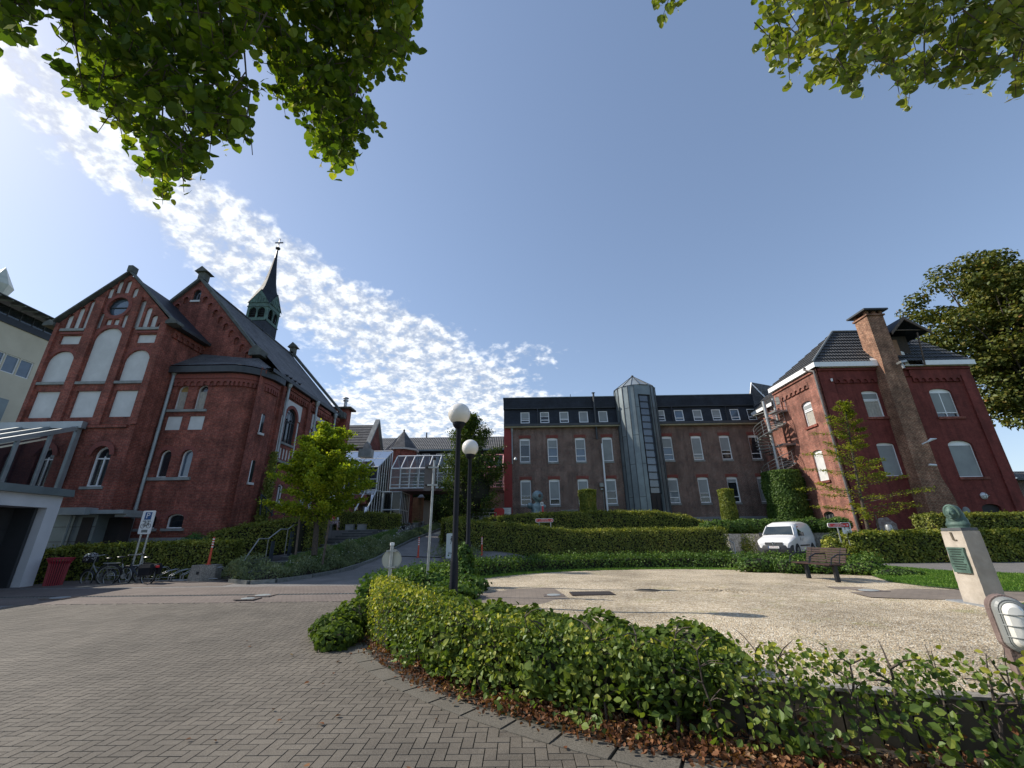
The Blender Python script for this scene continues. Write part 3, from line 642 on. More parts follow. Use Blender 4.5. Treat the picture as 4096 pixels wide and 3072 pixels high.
# ================================================================ CHURCH
COPM=plain('weathered_coping',(.13,.14,.13),(.075,.08,.075),3,.9,bst=.2)
ch=thing('church','red brick church with white blind arches, slate roofs and green belfry spire','church',(-19,20,.3))
XL,XR,XC,ZG,ZA=-25.15,-19.0,-22.05,13.05,16.15
slope=(ZA-ZG)/(XC-XL)
gtop=lambda u: ZA-abs(u-XC)*slope
T=TY(20.12); B=MB(); ops=[]; pan=[]
def add(o): ops.append(o); pan.append(o)
cols_=[(-24.87,-23.57),(-22.73,-21.43),(-20.72,-19.5)]
for i,(a,b) in enumerate(cols_):
    add((a+.02,b-.02,7.62,9.05))
    if i==1: add((a-.12,b+.12,9.56,12.7,.74))
    else: add((a-.06,b+.06,9.56,11.35,.68)); 
for a,b in ((-24.75,-23.6),(-20.55,-19.4)):
    add((a+.05,b,11.75,12.28))
# stepped lancets left and right, above the cornice line
zs_=P(280,1317,20.12).z
for px,py in ((238,1291),(287,1258),(333,1228),(378,1201),(577,1201),(601,1229),(622,1260),(645,1290)):
    p=P(px,py,20.12); add((p.x-.17,p.x+.17,zs_,max(p.z,zs_+.3),.17))
for px,py,pb in ((450,1151,1192),(488,1120,1172),(521,1121,1172),(547,1151,1190)):
    p=P(px,py,20.12); add((p.x-.15,p.x+.15,P(px,pb,20.12).z,p.z,.15))
rc=P(473,1226,20.12); XRc=rc.x; RR=.58
for px,py,pb in ((409,1252,1316),(440,1272,1300),(470,1273,1300),(508,1258,1314)):
    p=P(px,py,20.12); add((p.x-.16,p.x+.16,P(px,pb,20.12).z,min(p.z,rc.z-RR-.22 if py>1265 else p.z)))
rose=(XRc-RR,XRc+RR,rc.z-RR,rc.z+RR,RR,RR); ops.append(rose)
wgb=(-20.74,-19.86,4.18,6.12,.44); ops.append(wgb)
skin(B,T,XL,XR,-.2,gtop,ops,.16)
T0=TY(20.0)
def pil(a,b,z0,z1f):
    B.face([T0(a,z0,0),T0(b,z0,0),T0(b,z1f(b),0),T0(a,z1f(a),0)])
    for u in [q_ for q_ in (a,b) if XL<q_<XR]: B.face([T0(u,z0,0),T0(u,z0,.12),T0(u,z1f(u),.12),T0(u,z1f(u),0)])
    B.face([T0(a,z0,0),T0(b,z0,0),T0(b,z0,.12),T0(a,z0,.12)])
for a,b in ((XL,-24.95),(-23.43,-22.92),(-21.28,-20.86),(-19.36,XR)):
    pil(a,b,7.2,lambda u:min(gtop(u),13.0) if b>-19.1 or a<-25 else min(gtop(u),15.4 if abs(u-XC)<.3 else 14.6))
B.face([T0(XL,-.2,.0),T0(XR,-.2,0),T0(XR,4.0,0),T0(XL,4.0,0)])  # thicker base storey
B.face([T0(XL,4.0,0),T0(XR,4.0,0),T0(XR,4.02,.12),T0(XL,4.02,.12)])
# side walls of the wing
B.face([(XR,20.0,-.2),(XR,24,-.2),(XR,24,ZG),(XR,20.0,ZG)]); B.face([(XL,20.0,-.2),(XL,24,-.2),(XL,24,ZG),(XL,20.0,ZG)])
B.build('wall',BR,ch)
B=MB(); B.box(XL+.05,XR-.05,20.45,24.5,-.2,ZG-.1); B.prism([(XL+.1,20.45,ZG-.1),(XR-.1,20.45,ZG-.1),(XC,20.45,ZA-.25)],(0,3,0)); B.build('backing_block',DRK,ch)  # added solid backing, stops sun leaking through the wall skin
for o in pan: blindpanel(ch,T,*o,dep=.10)
for a,b,z in [(a-.18,b+.18,9.4) for a,b in cols_]+[(-24.85,-23.5,zs_-.14),(-20.66,-19.3,zs_-.14)]:
    B=MB(); tbox(B,T,a,b,z,z+.14,-.10,.1); B.build('panel_sill',STN,ch)
for a,b in ((-24.8,-23.5),(-20.6,-19.35)): B=MB(); tbox(B,T,a,b,zs_-.32,zs_-.2,-.06,.0); B.build('brick_band',BARCH,ch)
for i,(a,b) in enumerate(cols_):
    B=MB(); voussoir(B,T,*((a-.12,b+.12,12.7,.74,.2) if i==1 else (a-.06,b+.06,11.35,.68,.2))); B.build('brick_arch',BARCH,ch)
B=MB(); voussoir(B,T0,*wgb[:2],wgb[3],wgb[4],.24); B.build('brick_arch',BARCH,ch)
B=MB()
for s in (0,1):
    q=outline(*rose); q2=outline(XRc-RR-.2,XRc+RR+.2,rc.z-RR-.2,rc.z+RR+.2,RR+.2,RR+.2)
    n=len(q)
for i in range(n): j=(i+1)%n; B.face([T(*q[i],-.02),T(*q[j],-.02),T(*q2[j],-.02),T(*q2[i],-.02)])
B.build('round_window_arch',BARCH,ch)
B=MB(); tbox(B,T,-21.4,-19.45,7.05,7.18,-.14,.05); B.build('brick_ledge',BR,ch)
# rose window and lower window
B=MB(); ring(B,T,outline(*rose),outline(rose[0]+.04,rose[1]-.04,rose[2]+.04,rose[3]-.04,RR-.04,RR-.04),.13,.2); tbox(B,T,rose[0],rose[1],rc.z-.02,rc.z+.02,.13,.17); w=B.build('round_window',ZND,ch)
B=MB(); plate(B,T,outline(*rose),.19); B.build('pane',GLB,w)
w=window(ch,T,*wgb,dep=.17,head=0,bars=(.70,),mull=(.5,),sill=.12,fr=.07)
# copings of the front gable
def coping(pts,y0,y1,th=.14,w=None):
    B=MB()
    for (x,z),(x2,z2) in zip(pts,pts[1:]): B.prism([(x,y0,z),(x2,y0,z2),(x2,y0,z2+th),(x,y0,z+th)],(0,y1-y0,0))
    return B
B=coping([(XL-.35,ZG-.12),(XC,ZA+.08),(XR+.35,ZG-.12)],19.93,20.3,.12)
for x in (XL-.3,XR+.3): B.box(x-.3,x+.3,19.88,20.45,ZG-.24,ZG-.08); B.prism([(x-.3,19.88,ZG-.08),(x+.3,19.88,ZG-.08),(x,19.88,ZG+.12)],(0,.56,0))
B.box(XC-.13,XC+.13,19.9,20.3,ZA+.1,ZA+.48); B.build('gable_coping',COPM,ch)
# wing roof, gutter and corbel frieze
B=MB()
YV=23.9
B.face([(XR+.35,20.3,ZG-.05),(XR+.35,YV,ZG-.05),(XC,YV+.2,ZA),(XC,20.3,ZA)]); B.face([(XL-.35,20.3,ZG-.05),(XL-.35,YV,ZG-.05),(XC,YV+.2,ZA),(XC,20.3,ZA)])
B.build('wing_roof',SLTD,ch)
B=MB(); B.box(XR-.02,XR+.42,20.5,YV,ZG-.22,ZG-.06); B.build('wing_gutter',ZND,ch)
B=MB(); frieze(B,TXp(XR),20.5,YV,ZG-.75,8,.42,.08); B.build('wing_frieze',BR,ch)
# nave: high front gable behind the wing
NY,NXC,NZA=22.9,-20.35,17.55; NXR=-15.9; NZR=12.6; ns=(NZA-NZR)/(NXR-NXC)
ntop=lambda u:NZA-abs(u-NXC)*ns
T=TY(NY); B=MB(); nops=[(NXC-.24,NXC+.24,16.1,17.0-.1,.24)]
steps=[]
for s in (-1,1):
    for k in range(9):
        c=NXC+s*(.62+.44*k); zt=ntop(c)-.5; steps.append((c-.15,c+.15,zt-.5,zt,.15))
skin(B,T,NXC-4.45,NXR,9,ntop,nops+steps,.12)
B.build('nave_gable_wall',BR,ch)
for o in steps: B=MB(); plate(B,T,outline(*o),.11); B.build('stepped_niche',BR,ch)
for o in steps: B=MB(); voussoir(B,T,o[0],o[1],o[3],o[4],.1,-.02); B.build('niche_arch',BARCH,ch)
B=MB(); voussoir(B,T,*nops[0][:2],nops[0][3],.24,.16,-.02); B.build('window_arch',BARCH,ch)
window(ch,T,*nops[0],dep=.08,fr=.05,fm=ZND,mull=(.5,),sill=.06,sillm=RND)
B=coping([(NXC-4.6,NZR-.2),(NXC,NZA+.05),(NXR+.25,NZR-.2)],NY-.15,NY+.45,.22)
B.box(NXR-.15,NXR+.6,NY-.2,NY+.55,NZR-.45,NZR-.08); B.prism([(NXR-.15,NY-.2,NZR-.08),(NXR+.6,NY-.2,NZR-.08),(NXR+.22,NY-.2,NZR+.22)],(0,.75,0))
B.box(NXC-.22,NXC+.22,NY-.1,NY+.35,NZA+.1,NZA+.62); B.prism([(NXC-.42,NY-.25,NZA+.62),(NXC+.42,NY-.25,NZA+.62),(NXC,NY-.25,NZA+1.0)],(0,.75,0))
B.build('nave_coping',COPM,ch)
NXW,ZE=-14.3,10.85; FY=32.2; FXW=-14.55; FRX,FRZ=-19.0,16.4
B=MB()
rows=[]
for i in range(13):
    t=i/12; y=NY+.3+(FY-NY-.3)*t; rows.append([(NXC*(1-t)+FRX*t,y,NZA*(1-t)+FRZ*t+.05),((NXW+.4)*(1-t)+(FXW+.4)*t,y,ZE+.05+.15*t)])
B.grid(rows); B.grid([[r[0],(2*r[0][0]-r[1][0],r[1][1],r[1][2])] for r in rows])
B.build('nave_roof',SLT,ch)
B=MB(); B.tube([r[0] for r in rows],.10,6); B.build('ridge_capping',ZND,ch)
B=MB(); B.grid([[(NXW+.02+(FXW-NXW)*t,21.9+(FY-21.9)*t,ZE-.14+.15*t),(NXW+.5+(FXW-NXW)*t,21.9+(FY-21.9)*t,ZE-.14+.15*t),(NXW+.5+(FXW-NXW)*t,21.9+(FY-21.9)*t,ZE+.06+.15*t),(NXW+.02+(FXW-NXW)*t,21.9+(FY-21.9)*t,ZE+.06+.15*t)] for t in (0,1)],True); B.build('nave_gutter',ZND,ch)
# nave side wall with pilasters, blind panels and tracery window
T=TXp(NXW); B=MB()
nw=(24.85,26.15,7.3,9.55,.65)
pn=[(24.45,26.6,9.6,9.98),(24.4,24.68,6.3,8.9),(26.3,26.58,6.3,8.9),(24.85,25.1,6.3,7.0,.12),(25.2,25.45,6.3,7.0,.12),(25.55,25.8,6.3,7.0,.12),(25.9,26.15,6.3,7.0,.12)]
pn2=[(a+3.62,b+3.62,*r) for a,b,*r in pn]; nw2=(nw[0]+3.62,nw[1]+3.62,*nw[2:])
smalls=[(24.2,24.9,3.75,4.85,.12),(25.35,25.95,3.75,4.85,.12),(28.2,28.8,3.75,4.85,.12),(29.4,30,3.75,4.85,.12),(23.25,23.6,6.4,8.4),(23.25,23.6,8.7,9.9)]
skin(B,T,21.6,FY,-.2,ZE,[nw,nw2]+pn+pn2+smalls,.14)
for y in (23.95,27.3,30.7): B.box(NXW,NXW+.16,y-.16,y+.16,5.9,ZE-.1)
B.build('nave_wall',BR,ch)
B=MB(); B.box(-25,NXW-.3,NY+.6,FY-.4,-.2,10.5); B.build('nave_backing',DRK,ch)  # added backing box that blocks light behind the nave wall
for o in pn+pn2+[smalls[4],smalls[5]]: blindpanel(ch,T,*o,dep=.06)
for w_ in (nw,nw2): # white field round the arched window
    B=MB(); a=arc(w_[0]-.2,w_[1]+.2,w_[3]+.2,.85,12); 
    for (x,y),(x2,y2) in zip(a,a[1:]): B.face([T(x,y,-.012),T(x2,y2,-.012),T(x2,9.98,-.012),T(x,9.98,-.012)])
    B.face([T(w_[0]-.42,8.95,-.012),T(w_[0]-.2,8.95,-.012),T(w_[0]-.2,9.98,-.012),T(w_[0]-.42,9.98,-.012)]); B.face([T(w_[1]+.42,8.95,-.012),T(w_[1]+.2,8.95,-.012),T(w_[1]+.2,9.98,-.012),T(w_[1]+.42,9.98,-.012)])
    B.build('render_field',RND,ch)
    B=MB(); voussoir(B,T,w_[0],w_[1],w_[3],w_[4],.2,-.016); B.build('window_arch',BARCH,ch)
    ww=window(ch,T,*w_,dep=.1,fr=.07,fm=ZND,mull=(.34,.66),bars=(.62,),sill=.1)
    B=MB(); c=(w_[0]+w_[1])/2
    for k in range(16):
        t=math.pi*2*k/16; t2=math.pi*2*(k+1)/16
        B.face([T(c+.3*math.cos(t),8.98+.3*math.sin(t),.09),T(c+.3*math.cos(t2),8.98+.3*math.sin(t2),.09),T(c+.36*math.cos(t2),8.98+.36*math.sin(t2),.09),T(c+.36*math.cos(t),8.98+.36*math.sin(t),.09)])
    B.build('tracery_ring',ZND,ww)
for i,o in enumerate(smalls[:4]): window(ch,T,*o,dep=.08,fr=.06,mull=(.5,),sill=.08,sillm=STN)
B=MB(); frieze(B,TXp(NXW),24.15,27.1,10.1,11,.42,.1); frieze(B,TXp(NXW),27.5,30.5,10.1,11,.42,.1); frieze(B,TXp(NXW),30.9,FY-.1,10.1,5,.42,.1); B.box(NXW,NXW+.16,21.8,FY,10.55,ZE-.1); B.build('nave_frieze',BR,ch)
B=MB(); B.box(NXW,NXW+.22,24.1,FY,6.02,6.16); B.build('nave_ledge',STN,ch)
# far gable coping with finial
B=MB(); 
for (x,z,x2,z2) in ((FRX,FRZ+.1,FXW+.5,ZE+.3),(FRX,FRZ+.1,2*FRX-FXW-.5,ZE+.3)): B.prism([(x,FY-.1,z),(x2,FY-.1,z2),(x2,FY-.1,z2+.22),(x,FY-.1,z+.3)],(0,.5,0))
B.box(FRX-.2,FRX+.2,FY-.1,FY+.3,FRZ+.2,FRZ+.75); B.prism([(FRX-.4,FY-.2,FRZ+.75),(FRX+.4,FY-.2,FRZ+.75),(FRX,FY-.2,FRZ+1.2)],(0,.6,0)); B.box(FXW+.3,FXW+.75,FY-.15,FY+.35,ZE+.0,ZE+.45)
B.build('far_coping',COPM,ch)
B=MB(); B.prism([(FRX,FY+.1,FRZ),(FXW,FY+.1,ZE),(FXW,FY+.1,0),(2*FRX-FXW,FY+.1,0),(2*FRX-FXW,FY+.1,ZE)],(0,.25,0)); B.build('far_gable_wall',BR,ch)
c=XP(1372,1660,-13.9); c=P(1372,1690,33.2)
B=MB(); B.box(c.x-.42,c.x+.42,c.y-.35,c.y+.4,6,c.z+1.05); cm=B.build('chimney',BR,ch); z=c.z+1.05
B=MB(); B.box(c.x-.72,c.x+.72,c.y-.6,c.y+.65,z,z+.14); B.build('chimney_slab',CND,cm); B=MB(); B.lathe([(.13,0),(.13,.62),(.22,.65),(.22,.72),(.14,.76),(.14,.86),(.24,.88),(.2,.95)],(c.x,c.y,z+.14),12); B.build('flue_pipe',STL,cm)
# drainpipes
def pipe(parent,x,y,z0,z1,m=ZNL,r=.065,name='drainpipe',hop=True):
    B=MB(); B.tube([(x,y,z0),(x,y,z1)],r,10)
    if hop: B.lathe([(r*1.2,z1-.28),(r*1.7,z1-.2),(r*2.2,z1),(r*2.2,z1+.12)],(x,y,0),10)
    for k in np.arange(z0+1.2,z1,2.): B.lathe([(r*1.25,k),(r*1.25,k+.05)],(x,y,0),10)
    return B.build(name,m,parent,smooth=False)
pipe(ch,-18.82,21.18,0.,10.55,ZNL,.08)
pipe(ch,NXW+.28,24.15,.5,10.75,ZNL,.075); pipe(ch,NXW+.28,27.95,2,10.75,ZNL,.075); pipe(ch,NXW+.3,31,2,10.7,ZNL,.07)
# rounded annex
AY=21.3; AC=(-15.75,22.85); AR=1.55
def annexT(u,v,d):   # u runs along the wall: straight from -19 to AC.x then round the bend
    if u<=AC[0]: return (u,AY+d,v)
    a=(u-AC[0])/AR; r=AR-d
    if a<math.pi/2: return (AC[0]+r*math.sin(a),AC[1]-r*math.cos(a),v)
    return (AC[0]+r,AC[1]+(u-AC[0]-AR*math.pi/2),v)
UE=AC[0]+AR*math.pi/2+.5
B=MB()
up=[(-18.5,-17.9,8.32,9.75,.3),(-17.42,-16.82,8.32,9.75,.3)]; mid=[(-18.48,-17.86,4.75,6.15,.31),(-17.36,-16.74,4.75,6.15,.31)]
low=[(-18.5,-17.75,2.28,2.95,.2),(-17.25,-16.4,2.28,2.95,.2)]; wp=[(-18.62,-17.82,7.2,7.95),(-17.42,-16.62,7.2,7.95)]
slit=[(AC[0]+2.02,AC[0]+2.2,7.3,8.35,.09),(AC[0]+1.98,AC[0]+2.16,4.6,5.75,.09)]
aops=up+mid+low+wp+slit
for i in range(12):
    a=AC[0]+(UE-AC[0])*i/12; b=AC[0]+(UE-AC[0])*(i+1)/12
cutsu=[AC[0]+(UE-AC[0])*i/14 for i in range(15)]
def skin_curved():
    # flat part with all openings, then the bend in narrow strips
    skin(B,annexT,-19.05,AC[0],-.2,10.35,[o for o in aops if o[1]<AC[0]],.22)
    for a,b in zip(cutsu,cutsu[1:]):
        ops=[]; skin(B,annexT,a,b,-.2,10.35,ops,.2)
skin_curved(); 
B.build('annex_wall',BR,ch)
B=MB(); B.box(-19,AC[0]-.1,AY+.35,24,-.2,10.3); B.lathe([(AR-.35,-.2),(AR-.35,10.3)],(AC[0],AC[1],0),16); B.build('annex_backing',DRK,ch)  # added backing solids that block light behind the annex skin
for i,o in enumerate(up): 
    w=window(ch,annexT,*o,dep=.16,fr=.06,curt=True,fm=RND)
    if i==0: w.children[-1].data.materials[0]=plain('ochre_curtain',(.45,.30,.11),(.33,.21,.08),4,.9)
for i,o in enumerate(mid): window(ch,annexT,*o,dep=.16,fr=.05,gm=GLS if i==0 else GLB)
for o in low: window(ch,annexT,*o,dep=.14,fr=.05)
for o in wp: blindpanel(ch,annexT,*o,dep=.05)
for q in ((-18.72,-16.6,8.18,8.31),(-18.72,-16.55,4.58,4.73),(-18.7,-17.6,2.15,2.27),(-17.35,-16.25,2.15,2.27)): B=MB(); tbox(B,annexT,*q,-.1,.12); B.build('stone_sill',STN,ch)
for o in up+mid+low: B=MB(); voussoir(B,annexT,o[0],o[1],o[3],o[4],.21); B.build('brick_arch',BARCH,ch)
for o in slit:
    B=MB(); q=outline(*o); plate(B,annexT,q,-.012); w=B.build('slit_window',GLS,ch); 
    B=MB(); B2=[(o[0]-.07,o[2]-.1),(o[0]-.01,o[2]-.1),(o[0]-.01,o[3]),(o[0]-.07,o[3]-.05)]; plate(B,annexT,B2,-.015); tbox(B,annexT,o[0]-.1,o[1]+.1,o[2]-.14,o[2]-.02,-.09,0); B.build('stone_surround',RND,w)
B=MB(); frieze(B,annexT,-19.0,AC[0],9.65,9,.42,.07)
for k in range(14):
    a,b=cutsu[k],cutsu[k+1]
    T2=lambda u,v,d: annexT(u,v,d-.07); skin(B,T2,a,b,9.65,10.07,[(a+.05,b-.05,9.63,9.9,.08)],.07)
for a,b in list(zip(cutsu,cutsu[1:]))+[(-19.0,AC[0])]: tbox(B,annexT,a,b,10.07,10.34,-.12,0)
B.build('annex_frieze',BARCH,ch)
# annex gutter + roof
edge=[(-19.3,AY-.35),(AC[0],AY-.35)]+[(AC[0]+(AR+.35)*math.sin(math.pi/2*k/8),AC[1]-(AR+.35)*math.cos(math.pi/2*k/8)) for k in range(1,9)]+[(AC[0]+AR+.35,23.4)]
B=MB(); B.grid([[(x,y,10.36),(x,y,10.72),(x+(-18-x)*.02,y+.12,10.78)] for x,y in edge]); B.grid([[(x,y,10.36),(AC[0] if x>AC[0] else x,AC[1] if x>AC[0] else AY,10.36)] for x,y in edge]); B.build('annex_gutter',ZND,ch)
inner=[(-18.9,NY+.0,12.15)]+[(-15.9,NY-.02,11.6)]*9+[(-15.4,23.4,11.3)]
i0,i1=P(806,1412,NY-.02),P(1035,1432,NY-.02); inner=[(i0.x-.6,NY-.02,i0.z),(i1.x-.6,NY-.02,i1.z)]+[(i1.x-.6+.6*k/8,NY-.02,i1.z) for k in range(1,9)]+[(-14.9,23.6,i1.z-.6)]
B=MB(); B.grid([[(x,y,10.78),i_] for (x,y),i_ in zip(edge,inner)]); B.build('annex_roof',SLT,ch)
B=MB(); B.box(-19.1,-14,AY-.02,AY+.1,-.2,1.85); tb=B.build('plinth',plain('pale_plinth',(.30,.31,.31),(.22,.23,.23),2,.9),ch)
# spire
ST=P(1038,1330,29.4); sx,sy=ST.x,29.4
zb=15.6; w=.98
def sq(hw,z,r=0): return [Vector((sx+hw*math.cos(rad(45+90*k)+r)*1.4142,sy+hw*math.sin(rad(45+90*k)+r)*1.4142,z)) for k in range(4)]
z1=P(1066,1300,sy).z; ztop=P(1093,1003,sy).z
B=MB(); B.grid([sq(1.0,15.2),sq(.95,z1)],True); B.build('spire_base',SLTD,ch)
bel=MB(); zl=z1+1.55
for k in range(4):
    c,s_=math.cos(rad(90*k)),math.sin(rad(90*k))
    Tb=lambda u,v,d,c=c,s_=s_:(sx+c*u-s_*(-(.95-d)),sy+s_*u+c*(-(.95-d)),v)
    ob=[(-.72,-.08,z1+.25,z1+1.15,.32),(.08,.72,z1+.25,z1+1.15,.32)]
    skin(bel,Tb,-.95,.95,z1,zl,ob,.12)
    T3=lambda u,v,d,Tb=Tb:Tb(u,v,d-.05)
    bel.face([T3(-1.05,zl,0),T3(1.05,zl,0),T3(0,zl+1.15,0)])
    for u in (-.5,0,.5): 
        q=outline(u-.12,u+.12,zl+.1,zl+(.75 if u==0 else .4),.12); q2=outline(u-.17,u+.17,zl+.05,zl+(.8 if u==0 else .45),.17)
        ring(bel,T3,q2,q,-.03,0)
    tbox(bel,Tb,-1.0,1.0,z1+1.2,z1+1.28,-.06,0); tbox(bel,Tb,-1.0,1.0,z1-.02,z1+.08,-.05,0)
    for o in ob: voussoir(bel,Tb,o[0],o[1],o[3],.32,.08,-.03)
bf=bel.build('belfry',GREEN,ch)
lou=MB()
for k in range(4):
    c,s_=math.cos(rad(90*k)),math.sin(rad(90*k))
    Tb=lambda u,v,d,c=c,s_=s_:(sx+c*u-s_*(-(.95-d)),sy+s_*u+c*(-(.95-d)),v)
    for u0,u1 in ((-.72,-.08),(.08,.72)):
        for j in range(5): z=z1+.3+.17*j; lou.face([Tb(u0,z,.02),Tb(u1,z,.02),Tb(u1,z+.1,.14),Tb(u0,z+.1,.14)])
        lou.face([Tb(u0,z1+.2,.2),Tb(u1,z1+.2,.2),Tb(u1,z1+1.2,.2),Tb(u0,z1+1.2,.2)])
lou.mi=0; lou.build('louvres',ZND,bf)
B=MB(); rr=[]
# broach spire: rises from the four gable peaks and runs down to the belfry corners
Hn=ztop-zl
for z,rc_,rm in ((zl-.12,1.50,None),(zl+1.2,.98,.90),(zl+1.75,.70,.66),(zl+2.5,.50,.48),(zl+Hn*.7,.26,.25),(ztop,.03,.03)):
    row=[]
    for k in range(8):
        a=rad(45*k); r=rc_ if k%2 else (rm or 1.02); zz_=z if (rm or k%2) else zl+1.22
        row.append((sx+r*math.cos(a),sy+r*math.sin(a),zz_))
    rr.append(row)
for k in range(1,8,2): pass
B.grid(rr,True); B.build('spire_needle',SLTD,ch)
B=MB(); B.tube([(sx,sy,ztop-.8),(sx,sy,ztop+.15)],[.12,.05],8); B.ball((sx,sy,ztop+.22),(.2,.2,.13),12); B.tube([(sx,sy,ztop+.2),(sx,sy,ztop+1.15)],.035,6); B.box(sx-.3,sx+.3,sy-.035,sy+.035,ztop+.78,ztop+.86)
for e in ((-.3,.82),(.3,.82),(0,1.18)): B.ball((sx+e[0],sy,ztop+e[1]),.06,8)
B.build('cross',BLK,ch)
for o_ in ch.children_recursive:
    if o_.name.split('.')[0] in ('spire_base','belfry','louvres','spire_needle'):
        c_=Vector((sx,sy,0))-rootloc(o_); o_.data.transform(Matrix.Translation(c_)@Matrix.Diagonal((.86,.86,1,1))@Matrix.Translation(-c_))
# little pigeons on the gutter
for k,(px,py,lb) in enumerate(((1147,1513,'dark pigeon sitting on the downpipe hopper at the nave eave'),(1163,1522,'dark pigeon with raised tail on the nave gutter'),(1180,1536,'dark pigeon third along the nave gutter'),(1197,1547,'dark pigeon farthest along the nave gutter'))):
    q=XP(px,py,-13.85); B=MB(); q.z=ZE+.09+.15*(q.y-21.9)/10.3
    B.lathe([(0,-.16),(.05,-.1),(.075,0),(.055,.09),(.03,.13)],(q.x,q.y,q.z+.07),8,'y'); B.ball((q.x,q.y+.14,q.z+.15),.035,8); B.box(q.x-.03,q.x+.03,q.y-.26,q.y-.12,q.z+.05,q.z+.07)
    B.box(q.x-.02,q.x-.01,q.y,q.y+.01,q.z-.02,q.z+.03); B.box(q.x+.01,q.x+.02,q.y,q.y+.01,q.z-.02,q.z+.03)
    tag(B.build('pigeon',BLK,smooth=True),lb,'bird','pigeons on the church gutter')
# ================================================================ MIDDLE BUILDING
mb=thing('ward_building','long three-storey brown brick building with black slate top storey and flat roof','building',(10,36,2.2))
MX0,MX1=-1.15,21.19; T=TY(36); ZEV=10.72
W2=[]
def xw(px,y,Y=36): return P(px,y,Y).x
cols=[2098.5,2211.8,2325,2434,2673,2790,2904.6,3026.6]
r2=[(P(c,1849,36).x+ (0.0)) for c in (2101,2215,2328,2437,2683,2801,2917,3040)]
r1=[(P(c,2024,36).x) for c in (2105,2220,2336,2451,2702,2827,2946,3066)]
rows=[(a+b)/2 for a,b in zip(r2,r1)]
dorm=[P(c,1699,36).x for c in (2101,2180,2258.5,2337,2416,2648,2723.5,2798.5,2875,2950,3019)]
print('cols',[round(v,2) for v in rows],[round(v,2) for v in r2],[round(v,2) for v in r1])
ops=[]
for c in rows: ops+= [(c-.44,c+.44,4.2,6.28,.09),(c-.44,c+.44,7.74,9.83,.09)]
base=[(14.9,16.3,2.2,2.95),(18.0,18.9,2.2,2.95)]
B=MB(); skin(B,T,MX0+.68,MX1,3.1,ZEV,ops,.14); B.build('brick_wall',BRM,mb)
B=MB(); skin(B,T,MX0+.68,MX1,-.1,3.1,base,.3); B.build('plinth',CNC if 0 else plain('grey_plinth',(.24,.25,.265),(.19,.20,.21),2,.85),mb)
B=MB(); B.box(MX0,MX0+.68,35.96,36.5,0,ZEV); B.build('red_wall_strip',REDW,mb)
B=MB(); B.box(MX0+.02,MX1,36.35,48,0,ZEV+2.6); B.build('backing_block',DRK,mb)  # added block closing the volume against light leaks
B=MB(); B.face([(MX0,36,0),(MX0,48,0),(MX0,48,ZEV),(MX0,36,ZEV)]); B.build('end_wall',BRM,mb)
shs=[[.12,.93,.9,1,.93,.62,.78,0.0],[.0]*8]
sh2=[.2,.35,.42,1,.42,.9,.6,.0]; sh1=[.62,.78,.6,.45,.5,.6,.12,1.]
for i,c in enumerate(rows):
    gm=GLB if i in (1,2,4) else GLS
    w=window(mb,T,c-.44,c+.44,7.74,9.83,.09,dep=.09,fr=.075,bars=(() if sh2[i]>=.99 else (.235,)),shade=sh2[i],head=.12,gm=gm,curt=(i==5),sill=None)
    B=MB(); tbox(B,T,c-.46,c+.46,7.58,7.735,-.05,.1); B.build('sill',STN,w)
    gm=GLB if i in (4,) else GLS
    w=window(mb,T,c-.44,c+.44,4.2,6.28,.09,dep=.09,fr=.075,bars=(() if sh1[i]>=.99 else (.22,)),shade=sh1[i],head=.12,gm=gm,tilt=0)
    B=MB(); tbox(B,T,c-.46,c+.46,4.04,4.195,-.05,.1); B.build('sill',STN,w)
B=MB()
for c in rows:
    for z in (6.28,9.83):
        for k in range(11): u=c-.52+k*.0945; B.face([T(u+.006,z+.0-.03*abs(k-5)/5,-.008),T(u+.085,z-.03*abs(k-5)/5,-.008),T(u+.085+.012*(k-5)/5,z+.25,-.008),T(u+.006+.012*(k-5)/5,z+.25,-.008)])
B.build('brick_lintels',plain('red_lintel_brick',(.26,.055,.04),(.17,.045,.035),16,.85,bst=.2),mb)
for a,b,z0,z1 in base: window(mb,T,a,b,z0,z1,0,dep=.2,fr=.06,mull=(.5,))
# gutter, slate storey, parapet
B=MB(); B.box(MX0,MX1,35.62,36.05,ZEV,ZEV+.10); B.build('eaves_board',plain('cream_board',(.42,.38,.26),(.33,.3,.2),3,.7),mb)
B=MB(); B.box(MX0,MX1,35.55,36.0,ZEV+.102,ZEV+.30); B.build('gutter',ZND,mb)
Tm=lambda u,v,d:(u,35.98+.0+(v-11)*.10+d,v)
dops=[(c-.40,c+.40,11.18,12.22) for c in dorm]
B=MB(); skin(B,Tm,MX0,MX1,ZEV+.28,12.52,dops,.12); B.build('slate_storey',SLTD,mb)
for i,(a,b,z0,z1) in enumerate(dops):
    sh=[.62,.4,.66,1,1,.45,0,.62,.62,0,0][i]
    window(mb,Tm,a,b,z0,z1,0,dep=.04,fr=.07,bars=(.27,) if sh<1 else (),shade=sh,gm=GLB if i in (6,9) else GLS)
B=MB(); B.box(MX0-.03,MX1,35.98,36.6,12.52,13.52); B.build('slate_parapet',SLTD,mb)
B=MB(); B.box(MX0-.06,MX1,35.93,48,13.52,13.58); B.build('roof_edge',ZNC,mb)
B=MB(); B.box(MX0-.04,MX1,35.93,35.98,12.49,12.55); B.build('parapet_trim',ZND,mb)
def P36(x,y): return P(x,y,35.85)
for px in (2150,2687,2903):
    a=P(px,1637,35.8); B=MB(); B.tube([(a.x,35.85,12.5),(a.x,35.86,11.0)],.05,8); B.build('downpipe',BLK,mb)
a=P(2048,1730,35.9); pipe(mb,a.x,35.9,7.6,10.6,ZNL,.05)
